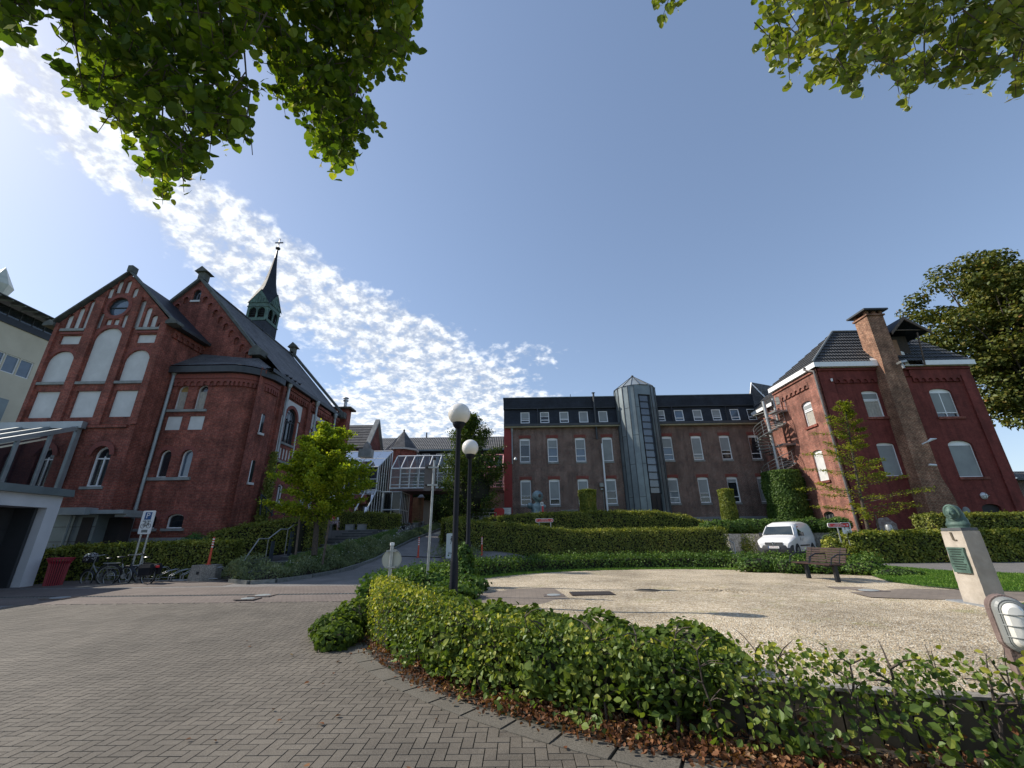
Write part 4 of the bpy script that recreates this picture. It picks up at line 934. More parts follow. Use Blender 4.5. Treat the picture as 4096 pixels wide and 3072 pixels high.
B=MB(); a=P(2373,1573,35.8); B.tube([(a.x,35.8,9.6),(a.x,35.8,a.z)],.085,10); B.lathe([(.09,0),(.18,.03),(.0,.12)],(a.x,35.8,a.z),10); B.build('vent_pipe',ZND,mb)
a=P(2407,1775,35.8); b=P(2424,2050,35.8); B=MB(); B.tube([(a.x,35.75,a.z),(a.x,35.75,2.5)],.075,8); B.build('standpipe',WHM,mb)
a=P(2405,1940,35.9); B=MB(); B.box(a.x-.16,a.x+.16,35.72,35.95,a.z-.16,a.z+.16); B.box(a.x-.1,a.x+.1,35.75,35.95,a.z-.42,a.z-.28); B.tube([(a.x+.12,35.9,a.z-.3),(a.x+.12,35.9,2.6)],.035,6); B.build('wall_box',STG,mb)
for px,py in ((2062,1833),(2628,2041)):
    a=P(px,py,35.7); B=MB(); B.lathe([(.02,.12),(.05,.08),(.14,-.08),(.13,-.14),(0,-.17)],(a.x,35.75,a.z),12); B.box(a.x-.03,a.x+.03,35.75,36,a.z,a.z+.05); B.build('wall_lamp',WHM,mb)
B=MB(); a=P(2282,1590,40); 
for d in ((0,0,.9),): B.tube([(a.x,40,13.4),(a.x,40,P(2282,1577,40).z)],.03,6); B.tube([(a.x-.33,40,a.z+.02),(a.x+.33,40,a.z+.02)],.03,6)
B.build('roof_cross',BLK,mb)
# zinc stair tower
tw=thing('stair_tower','tall rounded zinc stair tower with conical cap and glazed strip','tower',(10.66,35.9,2.2))
TC=(10.66,36.0); TR=1.78; NS=16
angs=[rad(-90-101.25+22.5*0+202.5*i/12) for i in range(13)]
def tp(a,r,z): return (TC[0]+r*math.cos(a),TC[1]+r*math.sin(a),z)
a0g,a1g=rad(-97),rad(-60); ZT=14.05
gl=[a for a in angs if a<a0g-.05]+[a0g]; gr=[a1g]+[a for a in angs if a>a1g+.05]
def rimz(a): return ZT-.35+.45*max(0,math.sin(-a))
B=MB()
for seq in (gl,gr):
    for a,b in zip(seq,seq[1:]): B.face([tp(a,TR,1.5),tp(b,TR,1.5),tp(b,TR,ZT),tp(a,TR,ZT)])
B.face([tp(a0g,TR,13.15),tp(a1g,TR,13.15),tp(a1g,TR,ZT),tp(a0g,TR,ZT)])
for a in (a0g,a1g): B.face([tp(a,TR,1.5),tp(a,TR-.25,1.5),tp(a,TR-.25,13.15),tp(a,TR,13.15)])
B.face([tp(a0g,TR,13.15),tp(a1g,TR,13.15),tp(a1g,TR-.25,13.15),tp(a0g,TR-.25,13.15)])
B.build('zinc_cladding',ZNC,tw)
B=MB()
for a in gl[:-1]+gr[1:]: 
    d=Vector((math.cos(a),math.sin(a),0)); t_=Vector((-d.y,d.x,0))*.02; p=Vector(tp(a,TR,1.5)); B.prism([p-t_,p+t_,p+t_+d*.045,p-t_+d*.045],(0,0,ZT-1.5))
for k,z in enumerate((4.6,7.2,9.6,12.0)):
    for a,b in list(zip(gl,gl[1:]))[k%2::2]+list(zip(gr,gr[1:]))[k%2::2]: B.face([tp(a,TR+.006,z),tp(b,TR+.006,z),tp(b,TR+.014,z+.03),tp(a,TR+.014,z+.03)])
B.build('standing_seams',ZND,tw)
B=MB(); apex=(TC[0],TC[1],15.45); aa=angs
full=[rad(22.5*i) for i in range(17)]
for a,b in zip(full,full[1:]): B.face([tp(a,TR+.06,ZT-.02),tp(b,TR+.06,ZT-.02),apex])
B.build('cone_roof',ZNL,tw)
B=MB()
for a in full[:-1]: B.tube([tp(a,TR+.07,ZT),(apex[0],apex[1],apex[2]+.02)],.022,5)
B.lathe([(.0,.16),(.1,.12),(.14,0)],(apex[0],apex[1],apex[2]-.05),10); B.build('cone_seams',ZND,tw)
B=MB(); B.face([tp(a0g,TR-.2,4.9),tp(a1g,TR-.2,4.9),tp(a1g,TR-.2,13.1),tp(a0g,TR-.2,13.1)]); st_=B.build('glazing',plain('stair_glazing',(.07,.10,.14),(.035,.05,.075),.5,.08,0,spec=1.),tw)
B=MB()
for k in range(14):
    z=13.1-k*.6; p,q=Vector(tp(a0g,TR-.13,z)),Vector(tp(a1g,TR-.13,z)); B.prism([p,q,q+Vector((0,0,.08 if k%1==0 else 0)),p+Vector((0,0,.08))],Vector((math.cos((a0g+a1g)/2),math.sin((a0g+a1g)/2),0))*-.08)
for a in (a0g+.04,a1g-.04): B.tube([tp(a,TR-.12,4.8),tp(a,TR-.12,13.1)],.045,4)
B.build('glazing_bars',BLK,st_)
B=MB(); B.face([tp(a0g,TR-.24,1.5),tp(a1g,TR-.24,1.5),tp(a1g,TR-.24,4.9),tp(a0g,TR-.24,4.9)]); dr=B.build('door',DRK,tw)
B=MB(); 
for t in (.08,.5,.92):
    a=a0g+(a1g-a0g)*t; B.tube([tp(a,TR-.2,2),tp(a,TR-.2,4.6)],.035,4)
B.build('door_frame',BLK,dr)
B=MB(); B.lathe([(TR-.4,1.5),(TR-.4,14)],(TC[0],TC[1]+.3,0),14); B.build('backing_block',DRK,tw)  # added cylinder blocking light inside the tower cladding
# sculpture, red letter post, information board, bench behind the upper hedge
MZ=2.55
sc=thing('ball_head_sculpture','pale blue-green sculpture of an armless torso with a ball for a head','sculpture',(P(2150,2030,31).x,31,MZ))
SB=plain('pale_blue_patina',(.30,.40,.41),(.07,.11,.13),3,.6,.1,bst=.2); x0=sc.location.x; k=31/ (1675.7*.97)
zc=P(2153,1985,31).z; zs=P(2150,2009,31).z; zb_=MZ
zs-=.12; B=MB(); B.ball((x0+.03,31,zc),.40,18); B.lathe([(.18,zc-.38),(.14,zc-.46),(.2,zs+.05),(.42,zs-.05),(.48,zs-.2),(.44,zs-.5),(.40,zs-.85),(.42,zs-1.1),(.4,zb_)],(x0,31,0),18,sc=(1,.6)); B.ball((x0-.52,30.95,zs-.12),.22,12); B.ball((x0+.46,31,zs-.18),.16,10)
o=B.build('torso',SB,sc,smooth=True)
B=MB(); B.lathe([(0,-.02),(.09,0),(.09,.05)],(x0+.16,30.62,zc-.0),10,'y'); B.ball((x0+.16,30.62,zc),(.12,.03,.13),10); B.build('eye_opening',WOOD,sc); 
B=MB(); B.box(x0-.25,x0+.1,30.68,30.8,zs-.85,zs-.55); B.box(x0+.18,x0+.25,30.68,30.8,zs-.9,zs-.5); B.build('white_patches',RND,sc); B=MB(); B.box(x0-.2,x0+.22,30.7,30.8,zs-1.2,zs-.88); B.build('dark_hollow',DRK,sc)
a=P(2170,2040,30.6); lp=thing('letter_post','red post with a small white plate lettered B beside the sculpture','sign',(a.x,30.6,MZ)); zt=P(2170,2024,30.6).z
B=MB(); B.box(a.x-.05,a.x+.08,30.57,30.63,MZ,zt); B.build('post',REDB,lp); B=MB(); B.box(a.x-.12,a.x+.07,30.55,30.58,zt,zt+.27); B.build('plate',REFW,lp)
text_obj('B',"letter",BLK,lp,face_matrix(Vector((a.x-.025,30.545,zt+.13)),(1,0,0)),.24)
a=P(2027,2042,35.5); t=thing('information_board','white information board leaning at the foot of the red wall strip','sign',(a.x,35.6,2.6)); z=P(2027,2030,35.6).z
B=MB(); B.box(a.x-.38,a.x+.38,35.6,35.66,z-.75,z); B.build('panel',STN,t); B=MB(); B.box(a.x-.32,a.x+.32,35.585,35.6,z-.7,z-.05); B.build('sheet',REFW,t); B=MB()
for k in range(9): B.box(a.x-.26,a.x+.26-.1*(k%3),35.58,35.585,z-.14-k*.06,z-.125-k*.06)
B.build('print',STN,t)
B=MB(); 
for s in (-.3,.3): B.box(a.x+s-.03,a.x+s+.03,35.62,35.66,2.0,z-.7)
B.build('legs',STL,t)
a=P(2003,2045,34); t=thing('grit_box','bright red box beside the red wall strip','box',(a.x-.2,34,2.6)); B=MB(); B.prism([(a.x-.45,34,2.2),(a.x+.2,34,2.2),(a.x+.28,34,a.z+.05),(a.x-.5,34,a.z+.05)],(0,.5,0)); B.build('bin_body',REDB,t); B=MB(); B.prism([(a.x-.52,33.96,a.z+.05),(a.x+.3,33.96,a.z+.05),(a.x+.2,33.96,a.z+.22),(a.x-.42,33.96,a.z+.22)],(0,.58,0)); B.build('lid',REDB,t)
a,b=P(2247,2044,31.5),P(2310,2044,31.5); t=thing('picnic_table','pale garden table top showing over the hedge','table',((a.x+b.x)/2,31.5,MZ)); B=MB(); B.box(a.x,b.x,31.2,31.9,a.z,a.z+.06); B.build('table_top',STN,t); B=MB()
for x in (a.x+.1,b.x-.1): B.box(x-.04,x+.04,31.5,31.6,MZ-.4,a.z)
B.build('legs',STG,t)
# railing + car glimpsed between tree and red wall
t=thing('hand_railing','pale tubular railing between the tree and the red wall strip','railing',(P(1950,2060,33.5).x,33.5,2.3)); B=MB(); a,b=P(1905,2052,33.5),P(1985,2052,33.5)
for z in (0,.3,.6): B.tube([(a.x,33.5,a.z-z),(b.x,33.5,a.z-z)],.03,6)
for i in range(4): x=a.x+(b.x-a.x)*i/3; B.tube([(x,33.5,a.z-1.2),(x,33.5,a.z)],.03,6)
B.build('rails',STL,t)
# ================================================================ RIGHT BUILDING
rb=thing('hoist_building','tall dark red painted brick building with black pantile hipped roof and buttress chimney','building',(26,28,.5))
RX0,RX1,RY=21.19,31.75,27.72; ZR=12.62
T=TY(RY)
wl_=[(23.82,24.98,9.05,10.92,.16),(23.72,24.92,5.1,7.28,.16),(28.45,29.98,8.98,11.0,.28),(28.38,29.98,4.98,7.35,.3)]
door=(29.0,30.2,.3,3.3,.25)
B=MB(); skin(B,T,RX0,RX1,-.1,ZR,wl_+[door],.16); 
B.face([(RX1,RY,-.1),(RX1,40,-.1),(RX1,40,ZR),(RX1,RY,ZR)])
# corner pilasters: shallow frames left and right of the bays
T2=lambda u,v,d:T(u,v,d-.10)
skin(B,T2,RX0,22.1,-.1,ZR,[],.1); skin(B,T2,31.0,RX1,-.1,ZR,[],.1); skin(B,T2,22.1,25.6,11.9,ZR,[],.1); skin(B,T2,27.5,31.0,11.9,ZR,[],.1)
for u in (22.1,31.0,RX0,RX1): B.face([T(u,-.1,-.1),T(u,ZR,-.1),T(u,ZR,0),T(u,-.1,0)])
B.face([T(22.1,11.9,-.1),T(31,11.9,-.1),T(31,11.9,0),T(22.1,11.9,0)])
frieze(B,T,22.15,25.5,11.5,7,.4,.095); frieze(B,T,27.6,30.9,11.5,7,.4,.095)
tbox(B,T,RX0,RX1,ZR-.22,ZR-.1,-.2,0)
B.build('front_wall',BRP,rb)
for i,o in enumerate(wl_):
    if i==0: window(rb,T,*o,dep=.12,fr=.06,bars=(.62,.68),shade=.28,head=.04,curt=True)
    elif i==2: window(rb,T,*o,dep=.12,fr=.05,bars=(.15,),mull=(.5,),shade=.84,head=.02)
    else: window(rb,T,*o,dep=.12,fr=.05,shade=1.,head=.02)
B=MB()
for o in wl_: tbox(B,T,o[0]-.1,o[1]+.2,o[2]-.17,o[2]-.01,-.09,.12)
B.build('brick_sills',BR,rb)
B=MB(); plate(B,T,outline(*door),.15); dd=B.build('door',DRK,rb); B=MB(); tbox(B,T,29.25,29.55,2.2,2.6,.12,.14); B.build('notice',STN,dd)
a=P(3940,1983,RY-.1); B=MB(); B.lathe([(0,-.16),(.14,-.13),(.2,-.05),(.22,0)],(a.x,RY-.02,a.z),14,'y'); lm=B.build('bulkhead_lamp',WHM,rb); B=MB(); B.tube([(a.x-.22,RY-.17,a.z),(a.x+.22,RY-.17,a.z)],.015,5); B.tube([(a.x,RY-.17,a.z-.22),(a.x,RY-.17,a.z+.22)],.015,5); B.build('lamp_guard',STG,lm)
B=MB()
for px,py in ((3865,2043),(3873,2068)): a=P(px,py,RY); B.lathe([(0,-.04),(.2,-.03),(.24,0)],(a.x,RY-.01,a.z),16,'y')
B.build('anchor_plates',STN,rb)
# sunlit side wall facing the courtyard
Tl=TXm(RX0)
sw=[(29.1,30.15,8.98,10.78,.2),(29.32,30.35,5.12,7.25,.2),(29.75,30.75,.4,3.1,.2)]
B=MB(); skin(B,Tl,RY,36,-.1,ZR,[],0) if 0 else skin(B,Tl,RY,32.9,-.1,ZR,sw,.16); skin(B,Tl,32.9,36,-.1,11.65,[],.1)
T2=lambda u,v,d:Tl(u,v,d-.10)
skin(B,T2,RY-.1,28.75,-.1,ZR,[],.1); skin(B,T2,32.2,32.9,-.1,ZR,[],.1); skin(B,T2,28.75,32.2,12.0,ZR,[],.1)
for u in (28.75,32.2,32.9): B.face([Tl(u,-.1,-.1),Tl(u,ZR,-.1),Tl(u,ZR,0),Tl(u,-.1,0)])
frieze(B,Tl,28.8,32.15,11.6,6,.42,.095); tbox(B,Tl,RY,32.9,ZR-.22,ZR-.1,-.2,0)
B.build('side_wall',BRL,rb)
w=window(rb,Tl,*sw[0],dep=.12,fr=.06,bars=(.62,.68),shade=.3,head=.05,curt=True); w=window(rb,Tl,*sw[1],dep=.12,fr=.05,shade=1.,head=.03,shm=plain('sun_tinted_blind',(.62,.62,.6),(.5,.5,.49),1.5,.9)); w=window(rb,Tl,*sw[2],dep=.12,fr=.06,bars=(.3,.55,.8),mull=(.33,.66),fm=STG)  # full blind is a paler copy with sunlight painted into the cloth
B=MB()
for o in sw[:2]: tbox(B,Tl,o[0]-.15,o[1]+.12,o[2]-.17,o[2]-.01,-.10,.12)
B.build('side_sills',BR,rb)
B=MB(); tbox(B,Tl,32.3,32.75,11.5,12.1,-.14,-.1); B.build('vent_grille',STG,rb)
B=MB(); B.box(RX0+.4,RX1-.1,RY+.5,40,-.1,ZR); B.build('backing_block',DRK,rb)  # added block, shuts out light behind the brick skins
# white fascia and hipped roof
ov=.35; e=[(RX0-ov,RY-ov),(RX1+.2,RY-ov),(RX1+.2,40),(RX0-ov,40)]
B=MB(); B.box(RX0-ov,RX0-ov+.06,RY-ov,33.05,ZR,ZR+.34); B.box(RX0-ov,25.3,RY-ov-.06,RY-ov,ZR,ZR+.34); B.box(28.45,RX1+.25,RY-ov-.06,RY-ov,ZR,ZR+.34); B.box(RX0-ov,RX0-ov+.06,33.05,36.6,11.58,11.85); B.box(RX0-ov+.06,RX1+.2,RY-ov,RY+.1,ZR+.0,ZR+.03); B.box(RX0-ov+.06,RX0+.1,RY-ov,33,ZR,ZR+.03)
B.build('white_fascia',WHT,rb)
zr=ZR+.34; A=P(3330,1330,29.6); zt=A.z; print('roof apex',A)
TXL=A.x; TY0=29.6; YB=33.2
B=MB(); tileroof(B,(RX0-ov,RY-ov,zr),(RX1+.2,RY-ov,zr),(29.4,TY0,zt),(TXL,TY0,zt),10,.05); B.build('front_roof',TILX,rb)
B=MB(); tileroof(B,(RX0-ov,YB,zr),(RX0-ov,RY-ov,zr),(TXL,TY0,zt),(TXL,TY0+.05,zt),10,.05); B.face([(TXL,TY0,zt),(29.4,TY0,zt),(29.4,36,zr),(RX0-ov,YB,zr)]); B.face([(RX1+.2,RY-ov,zr),(RX1+.2,40,zr),(29.4,36,zt),(29.4,TY0,zt)]); B.build('side_roof',TILY,rb)
B=MB(); tileroof(B,(RX0-ov,36.6,11.85),(RX0-ov,33.1,11.85),(RX0+1.5,33.1,13.5),(RX0+1.5,36.6,13.5),7,.04); B.build('lower_roof',TILY,rb)
B=MB(); B.tube([(RX0-ov,RY-ov,zr+.06),(TXL,TY0,zt+.08)],.08,6); B.tube([(TXL,TY0,zt+.08),(29.4,TY0,zt+.08)],.08,6); B.build('hip_tiles',STG,rb)
# chimney buttress
B=MB(); cy=26.95
def q4(x0,x1,y0,y1,z): return [(x0,y0,z),(x1,y0,z),(x1,y1,z),(x0,y1,z)]
c0,c1=24.10,25.85; zc=P(3469,1262,cy).z; print('chim top',zc)
B.grid([q4(24.85,26.85,26.8,28.0,-.1),q4(24.95,26.70,26.85,28.0,3.6),q4(25.05,26.45,cy,28.0,4.9),q4(25.15,26.45,cy,28.0,zr-1.5),q4(25.28,26.45,cy,28.1,zr),q4(25.28,26.45,cy,28.1,zc)],True)
B.build('chimney_shaft',BRC,rb)
B=MB(); B.box(25.2,26.53,cy-.1,28.2,zc-.02,zc+.1); B.build('chimney_band',BRC,rb)
for x in (25.28,25.8,26.25): 
    for y in (cy,27.88): B=MB(); B.box(x,x+.2,y,y+.22,zc+.1,zc+.34); B.build('chimney_pier',BRC,rb)
B=MB(); B.box(25.0,26.72,cy-.28,28.4,zc+.34,zc+.46); B.build('chimney_slab',ZND,rb)
B=MB(); B.prism([(24.85,RY-ov-.05,zr-.05),(25.3,RY-ov-.05,zr-.05),(25.3,RY-ov+.6,zr+.7),(25.1,RY-ov+.3,zr+.35)],(.0,.0,.12)); B.build('flashing',REFW,rb)
# hoist dormer
B=MB(); dx0,dx1=27.0,28.35; dz0=zr-.35; dz1=P(3640,1340,27.6).z; dzt=P(3585,1280,27.0).z; xm=(dx0+dx1)/2-.1
print('dormer',dz0,dz1,dzt)
B.box(dx0,dx1,RY+.1,30,dz0,dz1); B.build('dormer_wall',plain('dark_loft',(.06,.045,.035),(.03,.024,.02),6,.9),rb)  # near-black colour paints the unlit open loft onto the wall box
B=MB(); B.box(dx0+.1,dx0+.55,RY+.02,RY+.1,dz0,dz1-.3); B.build('hoist_door',WDO,rb); B=MB(); B.face([(dx0+.55,RY+.06,dz0),(dx0+.9,RY+.06,dz0),(dx0+.8,RY+.06,dz0+1.2),(dx0+.55,RY+.06,dz0+1.3)]); B.build('broken_pane',REFW,rb)
B=MB()
for s,xe in ((-1,dx0-.55),(1,dx1+.75)): B.prism([(xm,26.75,dzt),(xe,26.75,dz1-.15),(xe,26.75,dz1-.07),(xm,26.75,dzt+.1)],(0,3.6,0))
B.build('dormer_roof',SLTD,rb)
B=MB()
for s,xe in ((-1,dx0-.6),(1,dx1+.8)): B.prism([(xm,26.68,dzt-.12),(xe,26.68,dz1-.35),(xe,26.68,dz1-.15),(xm,26.68,dzt+.12)],(0,.07,0))
B.tube([(dx1+.1,27.0,dz1-.1),(dx1+.1,27.3,dz0)],.05,6); B.tube([(dx0-.3,26.9,dz1+.05),(dx1+.6,26.9,dz1+.05)],.04,6); B.build('dormer_timbers',WOOD,rb)
for px,py,yy,kind in ((3610,1450,26.55,'flood'),(3720,1760,26.5,'street'),(3730,1862,26.6,'camera'),(3327,1520,27.5,'spot')):
    a=P(px,py,yy); B=MB()
    if kind=='flood': B.box(a.x-.32,a.x+.1,yy-.25,yy+.12,a.z-.05,a.z+.09,Matrix.Translation(a)@Matrix.Rotation(-.18,4,'Y')@Matrix.Translation(-a)); B.tube([(a.x-.1,yy,a.z-.05),(a.x-.05,yy+.0,a.z-.42)],.08,8)
    elif kind=='street': B.tube([(a.x-.4,yy+.2,a.z-.22),(a.x-.2,yy,a.z-.1)],.04,6); B.tube([(a.x-.2,yy,a.z-.12),(a.x+.05,yy-.05,a.z+.03),(a.x+.35,yy-.1,a.z+.06)],[.05,.09,.02],8)
    elif kind=='camera': B.tube([(a.x-.2,yy,a.z+.05),(a.x+.15,yy-.1,a.z)],.07,8)
    else: B.lathe([(0,-.12),(.06,-.1),(.07,.1)],(a.x,yy,a.z),8)
    B.build({'flood':'floodlight','street':'wall_luminaire','camera':'security_camera','spot':'spotlight'}[kind],WHM if kind!='flood' else STL,rb)
pq=pipe(rb,RX0-.22,RY-.02,-.1,ZR-.15,BRN if 0 else plain('brown_pipe',(.16,.14,.13),(.11,.095,.09),3,.5),.07,hop=False)
B=MB(); B.tube([(RX0-.22,RY-.02,ZR-.2),(RX0-.3,RY+.3,ZR-.05),(RX0-.42,RY+.6,ZR+.15),(RX0-.42,RY+.5,ZR+.3)],.065,8); B.build('swan_neck',MATS['brown_pipe'],rb)
wp_=P(3550,2120,RY); B=MB(); T_=TY(RY-.012); q=[(wp_.x-.7,0),(wp_.x+.7,0),(wp_.x+.65,wp_.z+.35),(wp_.x+.2,wp_.z+.75),(wp_.x-.35,wp_.z+.7),(wp_.x-.75,wp_.z+.2)]; plate(B,T_,q,0); B.build('flaking_plaster',plain('flaking_plaster',(.42,.38,.35),(.20,.13,.11),5,.95,bst=.4),rb)
# low building far right, house behind
t=thing('outbuilding','low brown outbuilding with pale roof at the far right edge','building',(37,33,.5)); a=P(4070,1895,33); B=MB(); B.box(a.x-.3,a.x+12,33,40,0,P(4080,1915,33).z); B.build('wall',BRM,t); B=MB(); tileroof(B,(a.x-.6,32.6,P(4080,1915,33).z),(a.x+12,32.6,P(4080,1915,33).z),(a.x+12,36,P(4080,1890,36).z+.1),(a.x-.2,36,P(4080,1890,36).z+.1),6,.03); B.build('roof',TILG,t); B=MB(); B.box(a.x-.7,a.x+12,32.5,32.62,P(4080,1915,33).z-.15,P(4080,1915,33).z); B.build('gutter',ZND,t)
hs=thing('slate_gable_house','grey slate-hung gable with moss-toned pantile roof rising behind the flat roof','house',(24,42,10)); 
a,b,c,d=P(2990,1600,42),P(3005,1535,42),P(3055,1590,42),P(3110,1540,45)
B=MB(); B.face([(a.x,42,10),(a.x,42,a.z),(b.x,42,b.z),(c.x+.3,42,c.z-.3),(c.x+.3,42,10)]); B.build('slate_gable',SLT,hs)
B=MB(); tileroof(B,(c.x+.4,41.8,c.z-.4),(c.x+6,41.8,c.z-.4),(b.x+6,44.5,b.z+.1),(b.x-.1,41.8,b.z+.1),6,.05); B.build('roof',TILG,hs); B=MB(); B.tube([(a.x,41.9,a.z-.6),(b.x-.05,41.9,b.z+.1),(c.x+.4,41.9,c.z-.45)],.06,4); B.build('verge',WHT,hs)
B=MB(); B.box(a.x+.1,a.x+8,42.2,46,9,c.z-.6); B.build('wall',BRM,hs)
# ================================================================ GLASS STAIR HALL, BRIDGE, BACKGROUND
gh=thing('glass_walkway','white framed glass stair hall with sloping roof and glazed bridge over the road','walkway',(-11,34,2.3))
prof=[(36.4,8.95),(33.0,7.05),(33.0,5.25),(31.1,3.45),(31.1,1.9)]; GX0,GX1=-16.0,-10.94
B=MB(); n=6
for i in range(n):
    a=GX0+(GX1-GX0)*i/n; b=GX0+(GX1-GX0)*(i+1)/n
    for (y,z),(y2,z2) in zip(prof,prof[1:]): B.face([(a,y,z),(b,y,z),(b,y2,z2),(a,y2,z2)])
B.face([(GX1,y,z) for y,z in prof]+[(GX1,36.4,1.9)])
B.build('panes',GLW,gh)
B=MB()
for i in range(n+1):
    x=GX0+(GX1-GX0)*i/n; B.tube([(x,y,z) for y,z in prof],.055,4)
for y,z in prof[:-1]: B.tube([(GX0,y,z),(GX1,y,z)],.055,4)
B.tube([(GX0,34.7,8.0),(GX1,34.7,8.0)],.035,4); B.tube([(GX0,33,6.1),(GX1,33,6.1)],.03,4)
for k in range(1,9):
    y=31.1+5.3*k/9; zt=np.interp(y,[31.1,33.0,33.001,36.4],[3.45,5.25,7.05,8.95]); B.tube([(GX1,y,1.9),(GX1,y,float(zt))],.024,4)
B.tube([(GX1,33,5.25),(GX1,36.4,5.3)],.04,4); B.tube([(GX1,31.1,3.4),(GX1,36.4,3.4)],.035,4); B.tube([(GX1,36.4,1.9),(GX1,36.4,8.95)],.06,4)
B.build('frame',WHM,gh)
B=MB(); B.box(GX0,GX1-.3,36.3,36.6,1.5,8.9); B.box(GX0,GX1-.6,33.2,36.3,5.15,5.3); B.box(GX0,GX1-.5,33.1,36.3,1.5,1.95)
for k in range(8): B.box(-14.5,-13.2,33.6+k*.28,33.9+k*.28,2+k*.4,2.2+k*.4)
B.build('floors',DRK,gh)
B=MB()
for k in range(3): B.box(-13.8+k*1.1,-13.2+k*1.1,33.4,33.45,5.3,6.9)
B.build('curtains',plain('violet_curtain',(.13,.11,.17),(.09,.08,.12),4,.9),gh)
# bridge
YB0,YB1=34.7,37.2; z0,z1,z2=5.55,7.15,8.45; BX0,BX1=-10.4,-1.2; n=12
def ln(i): return BX0+(BX1-BX0)*i/n
B=MB()
for i in range(n): a,b=ln(i),ln(i+1); B.face([(a,YB0,z0),(b,YB0,z0),(b,YB0,z1),(a,YB0,z1)]); B.face([(a,YB0,z1),(b,YB0,z1),(b,36.2,z2),(a,36.2,z2)]); B.face([(a,36.2,z2),(b,36.2,z2),(b,YB1+.4,z1),(a,YB1+.4,z1)]); B.face([(a,YB1+.4,z0),(b,YB1+.4,z0),(b,YB1+.4,z1),(a,YB1+.4,z1)])
B.build('bridge_panes',GLW,gh)
def brf(i0,i1,name,m):
    B=MB()
    for i in range(i0,i1+1): x=ln(i); B.tube([(x,YB0,z0),(x,YB0,z1),(x+.0,36.2,z2),(x,YB1+.4,z1),(x,YB1+.4,z0)],.045,4)
    a,b=ln(i0),ln(i1)
    for y,z,r in ((YB0,z0,.07),(YB0,z1,.06),(36.2,z2,.06),(YB0,z0+.9,.02),(YB0,z0+.28,.035),(YB1+.4,z1,.05),(YB1+.4,z0+.9,.03)): B.tube([(a,y,z),(b,y,z)],r,4)
    B.build(name,m,gh)
brf(0,9,'bridge_frame',WHM); brf(9,12,'bridge_end_frame',PINK)
B=MB(); B.box(BX0,BX1,YB0+.05,YB1+.4,z0-.22,z0-.05); B.build('bridge_deck',plain('brown_soffit',(.16,.085,.075),(.12,.06,.055),2,.7),gh)
# glazed porch under the bridge
B=MB(); B.box(-9.7,-9.2,YB0+.3,YB1,2.0,z0-.25); 
px0,px1,py0,py1=-10.9,-9.45,34.75,37.4
B=MB()
for x,y,x2,y2,nn in ((px0,py0,px1,py0,2),(px1,py0,px1,py1,5)):
    for i in range(nn): 
        a=Vector((x,y,0)).lerp(Vector((x2,y2,0)),i/nn); b=Vector((x,y,0)).lerp(Vector((x2,y2,0)),(i+1)/nn); B.face([(a.x,a.y,2),(b.x,b.y,2),(b.x,b.y,z0-.25),(a.x,a.y,z0-.25)])
B.build('porch_panes',GLW,gh); B=MB()
for x,y,x2,y2,nn in ((px0,py0,px1,py0,2),(px1,py0,px1,py1,5)):
    for i in range(nn+1): a=Vector((x,y,0)).lerp(Vector((x2,y2,0)),i/nn); B.tube([(a.x,a.y,1.9),(a.x,a.y,z0-.2)],.05 if i in (0,nn) else .03,4)
    for z in (3.9,z0-.25): B.tube([(x,y,z),(x2,y2,z)],.045,4)
B.build('porch_frame',WHM,gh); B=MB(); B.box(px0-.0,px1-.25,py0+.6,py1+.5,2,z0-.3); B.build('porch_core',DRK,gh)
# brick transept house with slate roof and parapet gable facing right
bh=thing('brick_gable_house','small red brick house with slate roof and stone-coped end gable behind the glass hall','house',(-17,37,2.3))
GXX=-14.2
pf,pa,pb=XP(1475,1765,GXX),XP(1512,1682,GXX),XP(1532,1792,GXX)
yF=pf.y; yM=pa.y; zE=pf.z-.6; zA_=pa.z-.3; yBk=2*yM-yF; print('gable house',pf,pa,pb)
B=MB(); Tg=TXp(GXX); skin(B,Tg,yF,yBk,0,lambda u: zA_-abs(u-yM)*(zA_-zE)/(yM-yF),[(yM-.35,yM+.35,zE-2.2,zE-.2,.35)],.2)
B.face([(GXX-9,yF,0),(GXX,yF,0),(GXX,yF,zE),(GXX-9,yF,zE)]); B.build('wall',BR,bh)
window(bh,Tg,yM-.35,yM+.35,zE-2.2,zE-.2,.35,dep=.12,mull=(.5,))
B=MB(); tileroof(B,(GXX-9,yF-.15,zE-.05),(GXX-.2,yF-.15,zE-.05),(GXX-.2,yM,zA_-.15),(GXX-9,yM,zA_-.15),9,.03); B.face([(GXX-9,yBk,zE),(GXX-.2,yBk,zE),(GXX-.2,yM,zA_-.15),(GXX-9,yM,zA_-.15)]); B.build('roof',SLT,bh)
B=MB(); 
for y2 in (yF-.3,yBk+.3): B.prism([(GXX-.25,yM,zA_+.12),(GXX-.25,y2,zE-.05),(GXX-.25,y2,zE+.2),(GXX-.25,yM,zA_+.42)],(.45,0,0))
B.box(GXX-.3,GXX+.3,yF-.5,yF+.1,zE-.5,zE+.1); B.prism([(GXX-.3,yF-.5,zE+.1),(GXX+.3,yF-.5,zE+.1),(GXX,yF-.5,zE+.5)],(0,.6,0)); B.build('coping',STN,bh)
B=MB(); B.box(GXX-9,GXX-.2,yF-.35,yF-.1,zE-.22,zE-.04); B.build('gutter',ZND,bh); B=MB(); B.box(GXX-8,GXX-.4,yF+.4,yBk-.3,0,zE-.2); B.build('backing_block',DRK,bh)  # the box inside is an added light blocker
a=P(1455,1800,33.4); B=MB(); B.box(a.x-.5,a.x+.5,33.6,34.4,a.z-.5,a.z+.15); B.build('roof_unit',STN,bh)
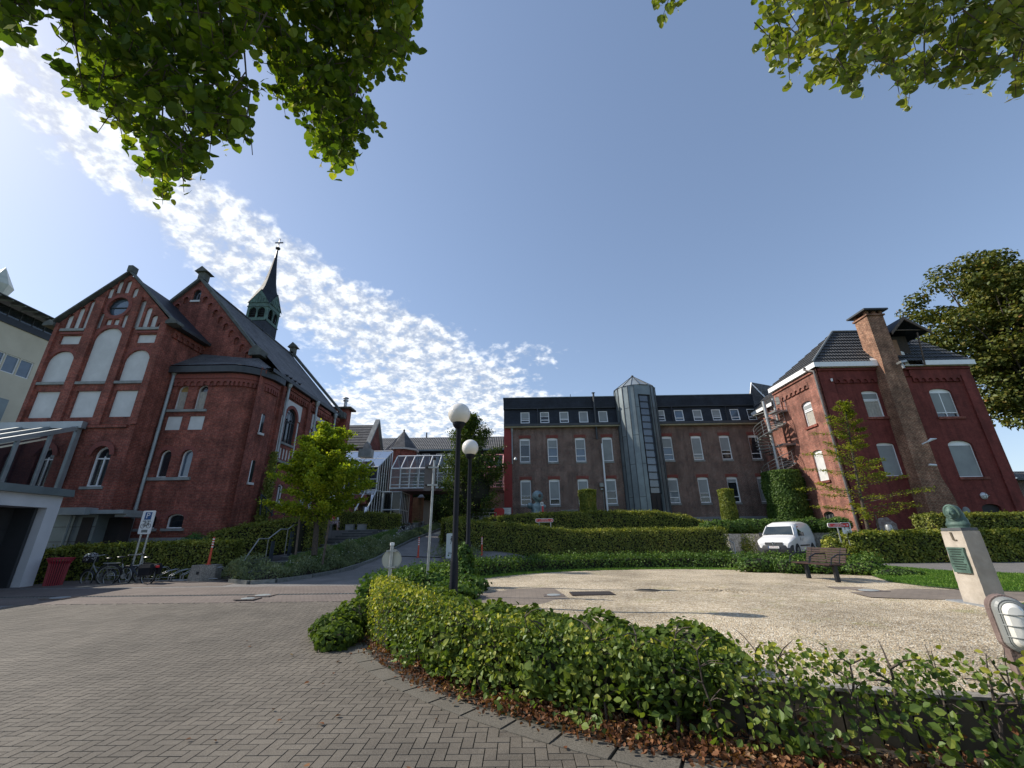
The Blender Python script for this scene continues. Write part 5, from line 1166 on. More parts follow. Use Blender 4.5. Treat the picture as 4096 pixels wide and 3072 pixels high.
# turret with pyramid roof
tu=thing('turret_house','octagonal brick turret with tall pyramidal slate roof behind the bridge','building',(P(1615,1800,41).x,41,3)); ax=P(1617,1722,41); 
cx_=ax.x; zE=P(1600,1797,40).z
def oc(r,z): return [(cx_+r*math.cos(rad(45*k+22.5)),41+r*math.sin(rad(45*k+22.5)),z) for k in range(8)]
B=MB(); B.grid([oc(1.38,0),oc(1.38,zE)],True); B.build('wall',BR,tu); B=MB(); B.grid([oc(1.58,zE-.05),oc(1.62,zE+.1)],True); B.face(oc(1.58,zE-.05)); B.build('cornice',RND,tu)
B=MB(); rr=oc(1.58,zE+.1); 
for i in range(8): B.face([rr[i],rr[(i+1)%8],(cx_,41,ax.z)])
B.build('roof',SLT,tu); B=MB(); B.ball((cx_,41,ax.z),.12,8); B.build('finial',ZND,tu)
# long roof building
lb=thing('long_roof_building','long building with grey corrugated tile roof and slate dormer storey in the background','building',(-6,47,3))
a,b=P(1540,1790,46),P(2030,1790,46); ze=P(1780,1802,46).z; zt=P(1780,1757,49).z+.25
B=MB(); B.box(a.x-6,b.x+4,46,54,0,ze-2.6); B.build('wall',plain('orange_brick_wall',(.30,.15,.10),(.24,.12,.085),2,.9),lb)
B=MB(); B.box(a.x-6,b.x+4,46.05,53,ze-2.6,ze); B.build('slate_storey',SLTD,lb)
B=MB(); tileroof(B,(a.x-6,45.6,ze),(b.x+4,45.6,ze),(b.x+4,49,zt),(a.x-6,49,zt),9,.03); B.build('roof',TILG,lb)
B=MB(); B.box(a.x-6,b.x+4,45.5,45.62,ze-.12,ze+.06); B.build('gutter',ZNC,lb)
Tq=TY(46.0)
for px in (1670,1700,1765,1800): 
    x=P(px,1815,46).x; window(lb,Tq,x-.55,x+.55,ze-1.75,ze-.35,0,dep=-.05,fr=.06,mull=(.5,),gm=GLB)
B=MB(); q=P(1560,1782,46.6); B.prism([(q.x-.9,46.4,q.z-.5),(q.x+.7,46.4,q.z-.5),(q.x+.7,47.3,q.z+.2),(q.x-.9,47.3,q.z+.2)],(0,-.05,.08)); B.build('skylight',GLB,lb)
x=P(1985,1795,46).x; window(lb,Tq,x-.3,x+.3,ze-2.0,ze-.9,.1,dep=-.05,fr=.08)
B=MB(); B.tube([(P(1706,1750,49).x,49,zt),(P(1706,1750,49).x,49,zt+.6)],.08,6); B.build('vent',BLK,lb)
# cream house seen under the bridge
cr=thing('cream_gatehouse','cream house with brown brick panel and dark gateway under the bridge','house',(-8,42,2.6)); Yc=42
a,b=P(1722,2000,Yc),P(1812,2000,Yc)
B=MB(); ops=[(P(1728,2040,Yc).x,P(1800,2040,Yc).x,P(1760,2048,Yc).z,P(1760,2020,Yc).z),(P(1765,2090,Yc).x,P(1795,2090,Yc).x,1.5,P(1780,2082,Yc).z)]
skin(B,TY(Yc),P(1695,2000,Yc).x,P(1815,2000,Yc).x,1.5,P(1760,1985,Yc).z+1.5,ops,.3); B.build('wall',CRM,cr)
B=MB(); plate(B,TY(Yc),outline(*ops[1]),.29); B.build('gateway',DRK,cr)
window(cr,TY(Yc),*ops[0],dep=.1,mull=(.33,.66),fm=STN)
B=MB(); tbox(B,TY(Yc),ops[0][0],P(1800,2060,Yc).x,P(1760,2078,Yc).z,P(1760,2052,Yc).z,-.04,0); B.build('brick_panel',BRM,cr)
B=MB(); B.box(P(1600,2000,44).x,P(2100,2000,44).x,44,50,0,8); B.build('rear_wing',BRM,cr)
# timber fence + pillar with pyramid cap
tf=thing('timber_fence','tall upright orange-brown timber screen beside the gateway','fence',(P(1665,2060,39).x,39,3)); B=MB()
for k in range(9):
    x=P(1650+k*4.2,2060,39).x; B.box(x-.045,x+.045,39,39.06,2.2,P(1660,2000,39).z+.2+.05*(k%2))
B.build('planks',WDO,tf)
pl=thing('capped_pillar','tall slim wooden pillar with grey pyramid cap','pillar',(P(1681,2060,38).x,38,3)); x=P(1681,2060,38).x; zt=P(1681,1991,38).z
B=MB(); B.box(x-.2,x+.2,37.8,38.2,1.8,zt); B.build('shaft',WDO,pl); B=MB(); rr=[(x-.28,37.72,zt),(x+.28,37.72,zt),(x+.28,38.28,zt),(x-.28,38.28,zt)]
for i in range(4): B.face([rr[i],rr[(i+1)%4],(x,38,zt+.42)])
B.face(rr); B.build('cap',STL,pl); B=MB()
for k in range(16): B.box(x-.03,x+.03,37.77,37.8,2.4+k*.17,2.45+k*.17)
B.build('holes',BLK,pl)
# post-and-rail fence above the bed with planters
pf_=thing('rail_fence','low dark timber rail on grey stone posts above the planted slope','fence',(P(1560,2105,31).x,31,2.2)); posts=[(1432,2107,30.5),(1517,2103,31.5),(1583,2101,32.5),(1634,2095,34),(1690,2090,36)]
B=MB(); pp=[P(x,y,Y) for x,y,Y in posts]
for p in pp: B.box(p.x-.13,p.x+.13,p.y-.13,p.y+.13,p.z-1.1,p.z+.08)
B.build('stone_posts',STG,pf_); B=MB()
for p,q in zip(pp,pp[1:]): B.tube([p-Vector((0,.2,.05)),q-Vector((0,.2,.05))],.07,6)
p=pp[-1]; B.build('rails',WOOD,pf_)
for px,py,Y,lb_ in ((1575,2115,31.6,'pale round planter bowl by the fence post nearest the porch'),(1605,2117,33,'dark pot behind the rail fence'),(1665,2103,34.5,'pale blue planter at the end of the rail fence')):
    p=P(px,py,Y); t=thing('planter',lb_,'planter',(p.x,Y,p.z-.4),0,'planters by the rail fence'); B=MB(); B.lathe([(.2,-.4),(.28,-.1),(.34,.2),(.3,.22),(.28,.1),(0,.1)],p,14); B.build('bowl',STG if 'dark' not in lb_ else BLK,t); 
    q=RNG.normal(size=(60,3))*(.14,.14,.08)+np.array((p.x,p.y,p.z+.3)); leaves('plant',q,None,.10,G3,t)
# ================================================================ LEFT EDGE BUILDINGS
eb=thing('entrance_building','low entrance building with white portal frame, dark door recess and glass lean-to roof','building',(-19,15,.1))
T=TXp(-17.15); yA,yB=10.5,16.05
B=MB(); skin(B,T,yA,yB,0,3.3,[(yA+.2,15.62,.0,2.86)],1.0); B.face([(-17.15,yB,0),(-21.8,yB,0),(-21.8,yB,3.3),(-17.15,yB,3.3)]); B.build('portal_frame',plain('white_cladding',(.58,.59,.62),(.5,.51,.54),1,.6),eb)
B=MB(); B.box(-17.4,-17.12,yB-.46,yB-.02,.0,.16); B.build('timber_foot',WDO,eb)
B=MB(); B.box(-21.7,-18.2,yA,yB-.05,0,3.25); B.box(-18.25,-17.45,15.5,15.6,0,2.85); dk=B.build('recess_lining',plain('graphite_panel',(.035,.037,.042),(.025,.027,.031),1,.5),eb)
B=MB()
for z in (.7,1.4,2.1): B.box(-18.22,-18.19,yA,15.5,z,z+.015)
B.build('panel_joints',BLK,dk); B=MB(); B.box(-18.21,-18.17,14.55,14.75,1.35,1.6); B.box(-18.21,-18.17,14.95,15.15,1.55,1.75); B.build('intercom',STG,dk)
B=MB(); B.box(-18.2,-18.15,10.6,13.6,.05,2.7); gd=B.build('glass_door',GLB,eb); B=MB()
for y in (10.6,12.1,13.6): B.box(-18.15,-18.1,y-.05,y+.05,.05,2.75)
B.box(-18.15,-18.1,10.6,13.6,2.65,2.75); B.build('door_frame',ZND,gd)
B=MB(); B.prism([(-21.9,yA-.3,3.3),(-21.9,yB+.2,3.3),(-21.9,yB+.15,3.55),(-21.9,yA-.3,3.55)],(4.95,0,0)); B.build('roof_edge',ZNC,eb)
# glass lean-to against the church
gx=-21.7; lt=[(20.0,7.0),(14.0,4.3)]
B=MB(); B.face([(gx,20,3.6),(gx,14,3.6),(gx,14,4.3),(gx,20,7.0)]); B.face([(gx,20,7.05),(gx,14,4.35),(-26,14,4.35),(-26,20,7.05)]); B.build('lean_to_panes',GLW,eb)
B=MB()
for i in range(6):
    y=20-i*1.2; B.box(gx-.06,gx+.06,y-.06,y+.06,3.55,7.0-.45*(20-y)) if i else B.box(gx-.1,gx+.08,19.8,20,3.55,7.0)
for x in (gx,gx-1.4,gx-2.8,gx-4.2): B.prism([(x-.09,20.0,6.95),(x-.09,14,4.25),(x-.09,14,4.48),(x-.09,20.0,7.18)],(.18,0,0))
B.box(-26,gx+.25,19.75,20.0,6.98,7.32); B.build('lean_to_frame',ZNL,eb)
B=MB(); B.prism([(gx-4.2,14.1,3.6),(gx-4.2,19.75,3.6),(gx-4.2,19.75,6.6),(gx-4.2,14.1,4.05)],(4.05,0,0)); B.build('lean_to_dark_block',plain('dusky_interior',(.05,.025,.04),(.03,.02,.03),1,.8),eb)  # solid dark block paints the dim room behind the glass
B=MB(); B.ball((gx-.3,17.2,5.3),.06,8); B.build('lamp',REFW,eb)
# zinc annex with canopy
za=thing('zinc_annex','blue-grey zinc clad annex with projecting flat canopy and dark doorway','building',(-19,18.9,.1)); zy=18.85
B=MB(); skin(B,TY(zy),-23,-18.3,0,2.85,[],.2); B.face([(-18.3,zy,0),(-18.3,20.1,0),(-18.3,20.1,2.85),(-18.3,zy,2.85)]); B.build('cladding',ZNC,za)
B=MB()
for z in (.55,1.1,1.7,2.3): tbox(B,TY(zy),-23,-18.3,z,z+.02,-.01,0)
for x in (-21.2,-19.3): tbox(B,TY(zy),x,x+.02,0,2.85,-.01,0)
B.build('seams',BLK,za)
B=MB(); tbox(B,TY(zy),-18.95,-18.45,.0,2.7,-.02,0); B.box(-18.3,-17.7,19.4,20,0,2.7); B.build('doorway',DRK,za)
B=MB(); B.box(-23,-16.95,18.5,20,2.82,2.98); B.box(-19.6,-18.4,18.3,18.85,2.78,3.08); B.box(-17.45,-16.95,18.7,19.98,2.7,2.83); B.build('canopy',ZNL,za)
pipe(za,-19.35,18.72,0,2.8,ZNC,.05,hop=False)
# cream building at the left edge
cb_=thing('cream_building','cream rendered building with wide dark overhanging roof beyond the church','building',(-36,27,.3))
cxX=-45.0; pts=[(0,1150),(190,1250)]
q0,q1=XP(0,1180,cxX-1.6),XP(188,1252,cxX+.3)
zr0=XP(60,1330,cxX).z; print('cream',XP(0,1290,cxX),XP(160,1340,cxX),XP(0,1190,cxX+1.5),XP(190,1252,cxX+1.5),XP(0,1450,cxX),XP(100,1495,cxX))
Tc=TXp(cxX); cy0,cy1=35.0,36.3; zc0=XP(100,1325,cxX).z
zw=XP(50,1450,cxX)
ops=[(28.6+i*1.15,29.65+i*1.15,zw.z-1.0,zw.z+.6) for i in range(6)]
B=MB(); skin(B,Tc,cy0-6,cy1,0,zc0,ops,.2); B.face([(cxX,cy1,0),(cxX-8,cy1,0),(cxX-8,cy1,zc0),(cxX,cy1,zc0)]); B.build('wall',CRM,cb_)
for o in ops: window(cb_,Tc,*o,0,dep=.08,fr=.07,gm=GLB)
B=MB(); B.box(cxX-9,cxX+.12,cy0-6,cy1+.1,zc0,zc0+.6); B.build('dark_band',BLK,cb_)
B=MB(); B.box(cxX-9,cxX+.02,cy0-6,cy1,zc0+.6,zc0+1.5); B.build('clerestory',GLS,cb_)
B=MB()
for k in range(8): y=cy0-6+k*1.0; B.box(cxX,cxX+.06,y,y+.06,zc0+.6,zc0+1.5)
B.build('clerestory_frames',ZND,cb_)
B=MB(); B.prism([(cxX-8,cy0-7,zc0+2.6),(cxX+1.7,cy0-7,zc0+1.5),(cxX+1.7,cy0-7,zc0+1.58),(cxX-8,cy0-7,zc0+2.8)],(0,cy1-cy0+8.2,0)); B.build('roof_slab',ZND,cb_)
B=MB()
for k in range(9): y=cy0-7+k*.95; B.prism([(cxX+.1,y,zc0+1.55),(cxX+1.6,y,zc0+1.42),(cxX+1.6,y,zc0+1.48),(cxX+.1,y,zc0+1.65)],(0,.08,0))
B.build('roof_ribs',ZNL,cb_)
B=MB(); B.box(cxX-6,cxX+2.2,cy0-6,33.0,0,XP(0,1590,cxX+2.2).z); B.build('lower_wing',ZNC,cb_)
B=MB()
for k in range(3): zq=XP(0,1590,cxX+2.2).z+.35*(k+1); B.tube([(cxX+2.1,29,zq),(cxX+2.1,32,zq)],.03,5)
for k in range(5): B.tube([(cxX+2.1,29+k*.75,XP(0,1590,cxX+2.2).z),(cxX+2.1,29+k*.75,zq)],.025,5)
B.build('roof_railing',STL,cb_)
lq=P(12,1125,34); B=MB(); r=.5
for k in range(6):
    a=rad(60*k); b=rad(60*k+60); p=lambda t,rr,z:(lq.x-.35+rr*math.cos(t),34+rr*math.sin(t),z)
    B.face([p(a,.6,lq.z-2.2),p(b,.6,lq.z-2.2),p(b,1.1,lq.z-.4),p(a,1.1,lq.z-.4)]); B.face([p(a,1.1,lq.z-.4),p(b,1.1,lq.z-.4),(lq.x-.35,34,lq.z+1.6)])
B.build('glass_lantern',plain('lantern_glass',(.55,.56,.48),(.45,.46,.4),2,.3),cb_); B=MB(); B.tube([(lq.x-.35,34,zc0+2),(lq.x-.35,34,lq.z-1)],[.3,.1],8); B.tube([(lq.x-.35,34,lq.z+1),(lq.x-.35,34,lq.z+1.3)],[.1,.02],6); B.build('lantern_stem',ZND,cb_)
# ================================================================ RAISED GROUND
def hz(x,y): return float(H(x,y))
B=MB(); rows=[]
for j in range(11):
    y=26.0+j; z=lambda x:(.95+1.55*float(sst(26,30.5,y)))
    rows.append([(x,y,max(z(x),hz(x,y)-.1) if True else 0) for x in np.linspace(-2.2,12.2,9)])
B.grid(rows); struct(B.build('bank',GRASSB,smooth=True),'grass bank behind the clipped hedges','bank')
B=MB(); B.box(12.2,21.2,28.75,36,0,1.95); struct(B.build('raised_bed',GRASSB),'raised bed behind the concrete retaining wall','bed')
B=MB(); B.box(-14.3,-7.9,29.8,38,.5,2.28); struct(B.build('terrace',brick('terrace_paving',[(.2,.19,.18),(.16,.155,.15),(.18,.17,.16)],(.08,.08,.07),bw=.4,bh=.4,ms=.01,flat=True,mott=(.9,1.1))),'paved terrace in front of the glass hall','terrace')
st=thing('outdoor_steps','dark stone steps rising beside the steel handrail','steps',(-10.2,21,.4)); B=MB(); n=12
for i in range(n): B.box(-11.1,-9.2,18.0+i*.98,29.9,.3+(i)*.165,.3+(i+1)*.165)
B.build('treads',plain('dark_step',(.10,.10,.10),(.07,.07,.072),4,.8),st)
B=MB()
for i in range(n): B.box(-11.1,-9.2,17.985+i*.98,18.02+i*.98,.3+(i+1)*.165-.03,.3+(i+1)*.165+.002)
B.build('nosings',STG,st)
# ================================================================ HEDGES
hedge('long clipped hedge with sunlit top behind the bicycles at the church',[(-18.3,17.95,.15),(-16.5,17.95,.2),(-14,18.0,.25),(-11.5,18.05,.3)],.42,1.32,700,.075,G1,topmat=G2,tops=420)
hedge('short bright hedge stub between entrance portal and red bin',[(-18.2,17.0,.1),(-17.55,17.0,.12)],.4,1.25,800,.08,G1,topmat=G2,tops=500)
hedge('hedge climbing beside the steps below the nave wall',[(-14.4,20.6,.5),(-13.2,21.2,.9),(-11.4,22.2,1.2),(-11.4,24.5,1.3)],.7,1.42,550,.08,G1,topmat=G1)
hedge('clipped hedge on the terrace in front of the glass hall',[(-13.6,30.75,2.28),(-10.5,30.75,2.2),(-8.4,30.75,2.0)],.5,1.22,520,.085,G1)
mh=[(-3.7,28.3),(-4.15,27.0),(-3.9,25.9),(-2.8,25.4),(0,25.3),(3,25.3),(6,25.35),(9,25.4),(11.5,25.5)]
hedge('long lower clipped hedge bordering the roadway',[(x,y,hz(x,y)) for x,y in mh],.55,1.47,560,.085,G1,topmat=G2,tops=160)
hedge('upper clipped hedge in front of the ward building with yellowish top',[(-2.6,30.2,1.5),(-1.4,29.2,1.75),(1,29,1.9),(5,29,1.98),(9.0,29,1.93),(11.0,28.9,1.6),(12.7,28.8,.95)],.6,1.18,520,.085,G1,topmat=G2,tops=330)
def column(x,y,z0,z1,r,label,mat=G2,grp=None,name='topiary_column',dens=1300,size=.085,rx=None):
    t=thing(name,label,'topiary' if 'topiary' in name else 'climber',(x,y,z0),0,grp); rx=rx or r
    B=MB(); B.lathe([(r*.82,z0),(r*.82,z1-.15),(r*.6,z1-.06),(0,z1-.05)],(x,y,0),14); B.build('light_block',TWG,t)  # added opaque core that blocks light through the column
    n=int(2*math.pi*r*(z1-z0)*dens); a=RNG.uniform(0,2*math.pi,n); z=RNG.uniform(z0,z1,n); rr=r*(1+.06*np.sin(z*3+a*2)+RNG.normal(size=n)*.04)
    p=np.stack([x+rr*np.cos(a),y+rr*np.sin(a),z],1); nr=np.stack([np.cos(a),np.sin(a),np.full(n,.25)],1)
    m=int(n*.25); a2=RNG.uniform(0,6.28,m); q=r*np.sqrt(RNG.uniform(0,1,m)); p2=np.stack([x+q*np.cos(a2),y+q*np.sin(a2),z1+RNG.normal(size=m)*.03-.1*(q/r)**4],1)
    leaves('foliage',np.concatenate([p,p2]),np.concatenate([nr,np.tile((0,0,1.),(m,1))]),size,mat,t,jit=.5); return t
G12=leafmat('mixed_hedge_leaf',[(0,(.04,.055,.010)),(.5,(.09,.11,.018)),(.85,(.18,.18,.03)),(1,(.30,.20,.04))],.36)
column(4.8,30,1.9,4.72,.56,'rounded hedge pillar nearer the ball-head sculpture',G12,'clipped hedge pillars')
column(14.35,30,1.9,4.62,.48,'slimmer hedge pillar beside the ivy-clad stair',G12,'clipped hedge pillars')
column(20.0,32.6,1.9,6.15,1.28,'broad ivy cylinder wrapping the foot of the spiral staircase',G3,None,'ivy_column',900,.10)
# concrete retaining wall with ivy on top
cw=thing('concrete_wall','pale concrete retaining wall with ivy hanging over it behind the van','wall',(16,26.6,.5)); wz=1.72
path=[(11.7,26.9),(12.3,26.3),(13.6,27.0),(15.6,28.4),(17.8,28.2),(18.6,27.2),(19.4,26.6)]
B=MB()
for (x,y),(x2,y2) in zip(path,path[1:]):
    L_=math.hypot(x2-x,y2-y); k=max(1,int(L_/.9))
    for i in range(k):
        f=lambda t:(x+(x2-x)*t,y+(y2-y)*t); a=f(i/k+.008); b=f((i+1)/k-.008)
        B.prism([(a[0],a[1],.3),(b[0],b[1],.3),(b[0],b[1],wz),(a[0],a[1],wz)],(0,.16,0))
B.build('wall_panels',plain('pale_concrete',(.58,.54,.47),(.38,.35,.30),1.1,.9,bst=.2,fine=9),cw)
iv=thing('ivy_mass','dense ivy spilling over the concrete wall between pillar hedge and tree','ivy',(16,27.5,1.9))
def ivyblobs(t,blobs,dens,size,mat,core=True,shape='rhomb',name='foliage'):
    P_=[];N_=[];B=MB()
    for (x,y,z,rx,ry,rz_) in blobs:
        A=4*math.pi*((rx*ry)**1.6+(rx*rz_)**1.6+(ry*rz_)**1.6)**(1/1.6)/3**(1/1.6); n=int(A*dens)
        d=RNG.normal(size=(n,3)); d/=np.linalg.norm(d,axis=1,keepdims=True); k=1+RNG.normal(size=(n,1))*.07+.07*np.sin(d[:,0:1]*7+d[:,2:3]*9)
        P_.append(d*np.array((rx,ry,rz_))*k+np.array((x,y,z))); N_.append(d/np.array((rx,ry,rz_)))
        B.ball((x,y,z),(rx*.8,ry*.8,rz_*.8),12)
    if core: B.build('light_block',TWG,t)  # added dark cores blocking light inside the leaf blobs
    p=np.concatenate(P_); q=np.concatenate(N_); 
    return leaves(name,p,q,size,mat,t,shape,jit=.5)
bl=[]
for i in range(13):
    u=i/12; x=11.6+u*8; y=27.2+1.0*math.sin(u*3.1)+RNG.normal()*.1; bl.append((x,y,2.12+RNG.normal()*.05,.62,.5,.38+.06*RNG.random()))
ivyblobs(iv,bl,420,.10,G3)
vn=thing('climbing_ivy','thin ivy climbing the pale concrete wall','ivy',(13.4,26.6,.6)); q=RNG.normal(size=(900,3))*(.3,.05,.42)+np.array((13.5,26.75,.95)); q=q[(q[:,2]>.4)&(q[:,2]<1.75)]; leaves('foliage',q,np.tile((0,-1,.2),(len(q),1)),.08,G12,vn)
# right side hedges
hedge('beech hedge with yellow-green leaves along the footpath',[(15.4,21.2,.36),(18,21.1,.36),(21,21,.36),(24,20.9,.36),(27.5,20.8,.36)],.42,1.28,520,.10,G12,topmat=G2,tops=120,shape='rhomb')
hedge('darker taller hedge behind the statue and the beech hedge',[(22.0,24.3,.5),(24.5,24.2,.5),(30,24.0,.5)],.6,2.0,420,.10,G1,topmat=G12)
b1=thing('yellow_bush','loose yellow-green bush at the left end of the beech hedge','bush',(14.7,21.2,.4)); ivyblobs(b1,[(14.6,21.2,.85,.42,.4,.62),(15.0,21.0,.7,.4,.4,.5)],500,.09,G2)
b2=thing('round_bush','dark rounded bush between van and signpost','bush',(16.9,23.2,.4)); ivyblobs(b2,[(15.9,22.6,.95,.68,.6,.75)],650,.08,leafmat('dark_bush_leaf',[(0,(.012,.02,.008)),(.6,(.03,.045,.014)),(1,(.06,.075,.02))],.2))
b3=thing('low_shrubs','low dark shrubs growing along the foot of the red brick wall','shrub',(24,26,.4),0,None); ivyblobs(b3,[(x,25.4+RNG.normal()*.3,.75,.7,.5,.55+.25*RNG.random()) for x in np.arange(17.5,24.5,.75)],330,.10,G7)
b4=thing('fern_shrub','feathery dark green shrub against the annex wall','shrub',(-14.9,20.4,.3)); ivyblobs(b4,[(-14.9,20.4,1.35,.75,.45,.62),(-15.5,20.4,1.1,.6,.4,.5),(-14.2,20.4,1.1,.6,.4,.6)],500,.12,leafmat('fern_leaf',[(0,(.02,.055,.014)),(.6,(.04,.10,.022)),(1,(.07,.14,.03))],.3),shape='thin')
iw=thing('wall_ivy','ivy climbing the corner between annex and nave','ivy',(-13.9,23.6,1)); n=5200; z=RNG.uniform(.8,6.4,n); w_=np.clip(1.0-(z-3.2)/3.3,.06,1)*.85
x=-13.95+RNG.normal(size=n)*.10; y=23.55+RNG.uniform(-1,1,n)*w_*.55; leaves('foliage',np.stack([x+.12,y,z],1),np.tile((1,-.6,.2),(n,1)),.10,G1,iw)
# ivy strip round the gravel, far side
def ivystrip(label,a0,a1,r,w,h,name='ivy_strip',dens=520,size=.075):
    path=[(x,y,.32) for x,y in ringpts(r,a0,a1,max(2,int(abs(a1-a0)/6)))]
    return hedge(label,path,w,h,dens,size,G3,name=name,cat='ivy',jit=.09)
ivystrip('knee-high ivy strip curving along the far edge of the gravel',30,150,8.2,.45,.50)
ivystrip('ivy strip at the left edge of the gravel between lamps and roadway',150,194,8.1,.42,.42,dens=620,size=.085)
iv3=thing('ivy_mound','ivy mound climbing the foot of the farther globe lamp','ivy',(-1.5,12.9,.3)); ivyblobs(iv3,[(-1.62,12.75,.62,.42,.45,.42),(-1.55,12.8,.95,.26,.28,.5),(-1.9,12.2,.5,.55,.5,.3),(-1.35,11.9,.48,.5,.45,.25),(-2.3,11.2,.5,.7,.6,.35),(-1.55,10.6,.45,.6,.55,.24)],620,.095,G3,shape='oval')
iv4=thing('ivy_carpet','bright ivy carpet between the front hedge and the lamp posts','ivy',(-1.4,8.3,.3))
bl=[]
for i in range(26):
    a=rad(196+i*1.9); r=7.55+RNG.normal()*.12-.35*(i%2); bl.append((CC[0]+r*math.cos(a),CC[1]+r*math.sin(a),.38,.50,.50,.26+.12*RNG.random()))
ivyblobs(iv4,bl,480,.085,leafmat('sun_tinted_ivy_leaf',[(0,(.025,.042,.010)),(.5,(.058,.088,.018)),(.9,(.12,.145,.03)),(1,(.18,.19,.05))],.35,rough=.5,gloss=.06),shape='oval')  # brighter ivy copy, sunlight painted into its leaf colour
iv5=thing('ivy_clump','bright ivy clump spreading onto the paving at the hedge tip','ivy',(-3.3,8.4,0)); ivyblobs(iv5,[(-3.05,8.9,.2,.45,.42,.33),(-3.2,8.3,.14,.40,.42,.27),(-2.95,7.75,.12,.32,.42,.20)],650,.085,MATS['sun_tinted_ivy_leaf'],shape='oval')
iv6=thing('ivy_patch','ivy growing on the ground behind the bulkhead lamp post','ivy',(8.6,7.5,.3)); ivyblobs(iv6,[(8.2+i*.7,7.1+.25*i,.42,.55,.45,.22) for i in range(6)],420,.09,G3,shape='oval')
iv7=thing('bench_ivy','ivy and long grass behind the park bench','ivy',(10.8,15.2,.3)); ivyblobs(iv7,[(10.6,15.9,.55,.6,.5,.32),(11.3,15.4,.5,.6,.5,.26),(9.7,16.4,.55,.6,.5,.33),(8.8,17.0,.55,.7,.5,.34),(12.0,14.8,.42,.7,.5,.16)],520,.075,G3)
n=9000; a=RNG.uniform(rad(20),rad(165),n); r=RW+.05-np.abs(RNG.normal(size=n))*.18; 
tag(leaves('edge_grass',np.stack([CC[0]+r*np.cos(a),CC[1]+r*np.sin(a),np.full(n,.38)],1),np.stack([-np.cos(a),-np.sin(a),np.full(n,.2)],1),.09,GRS,None,'thin',jit=.5,droop=-2),'fringe of grass and weeds along the far gravel edge','grass',None,'stuff')
n=1500; a=RNG.uniform(rad(178),rad(205),n); r=RW-np.abs(RNG.normal(size=n))*.5-.1
tag(leaves('weeds',np.stack([CC[0]+r*np.cos(a),CC[1]+r*np.sin(a),np.full(n,.37)],1),None,.07,GRS,None,'thin',jit=.5,droop=-1.5),'low weeds creeping into the gravel beside the lamps','weeds',None,'stuff')
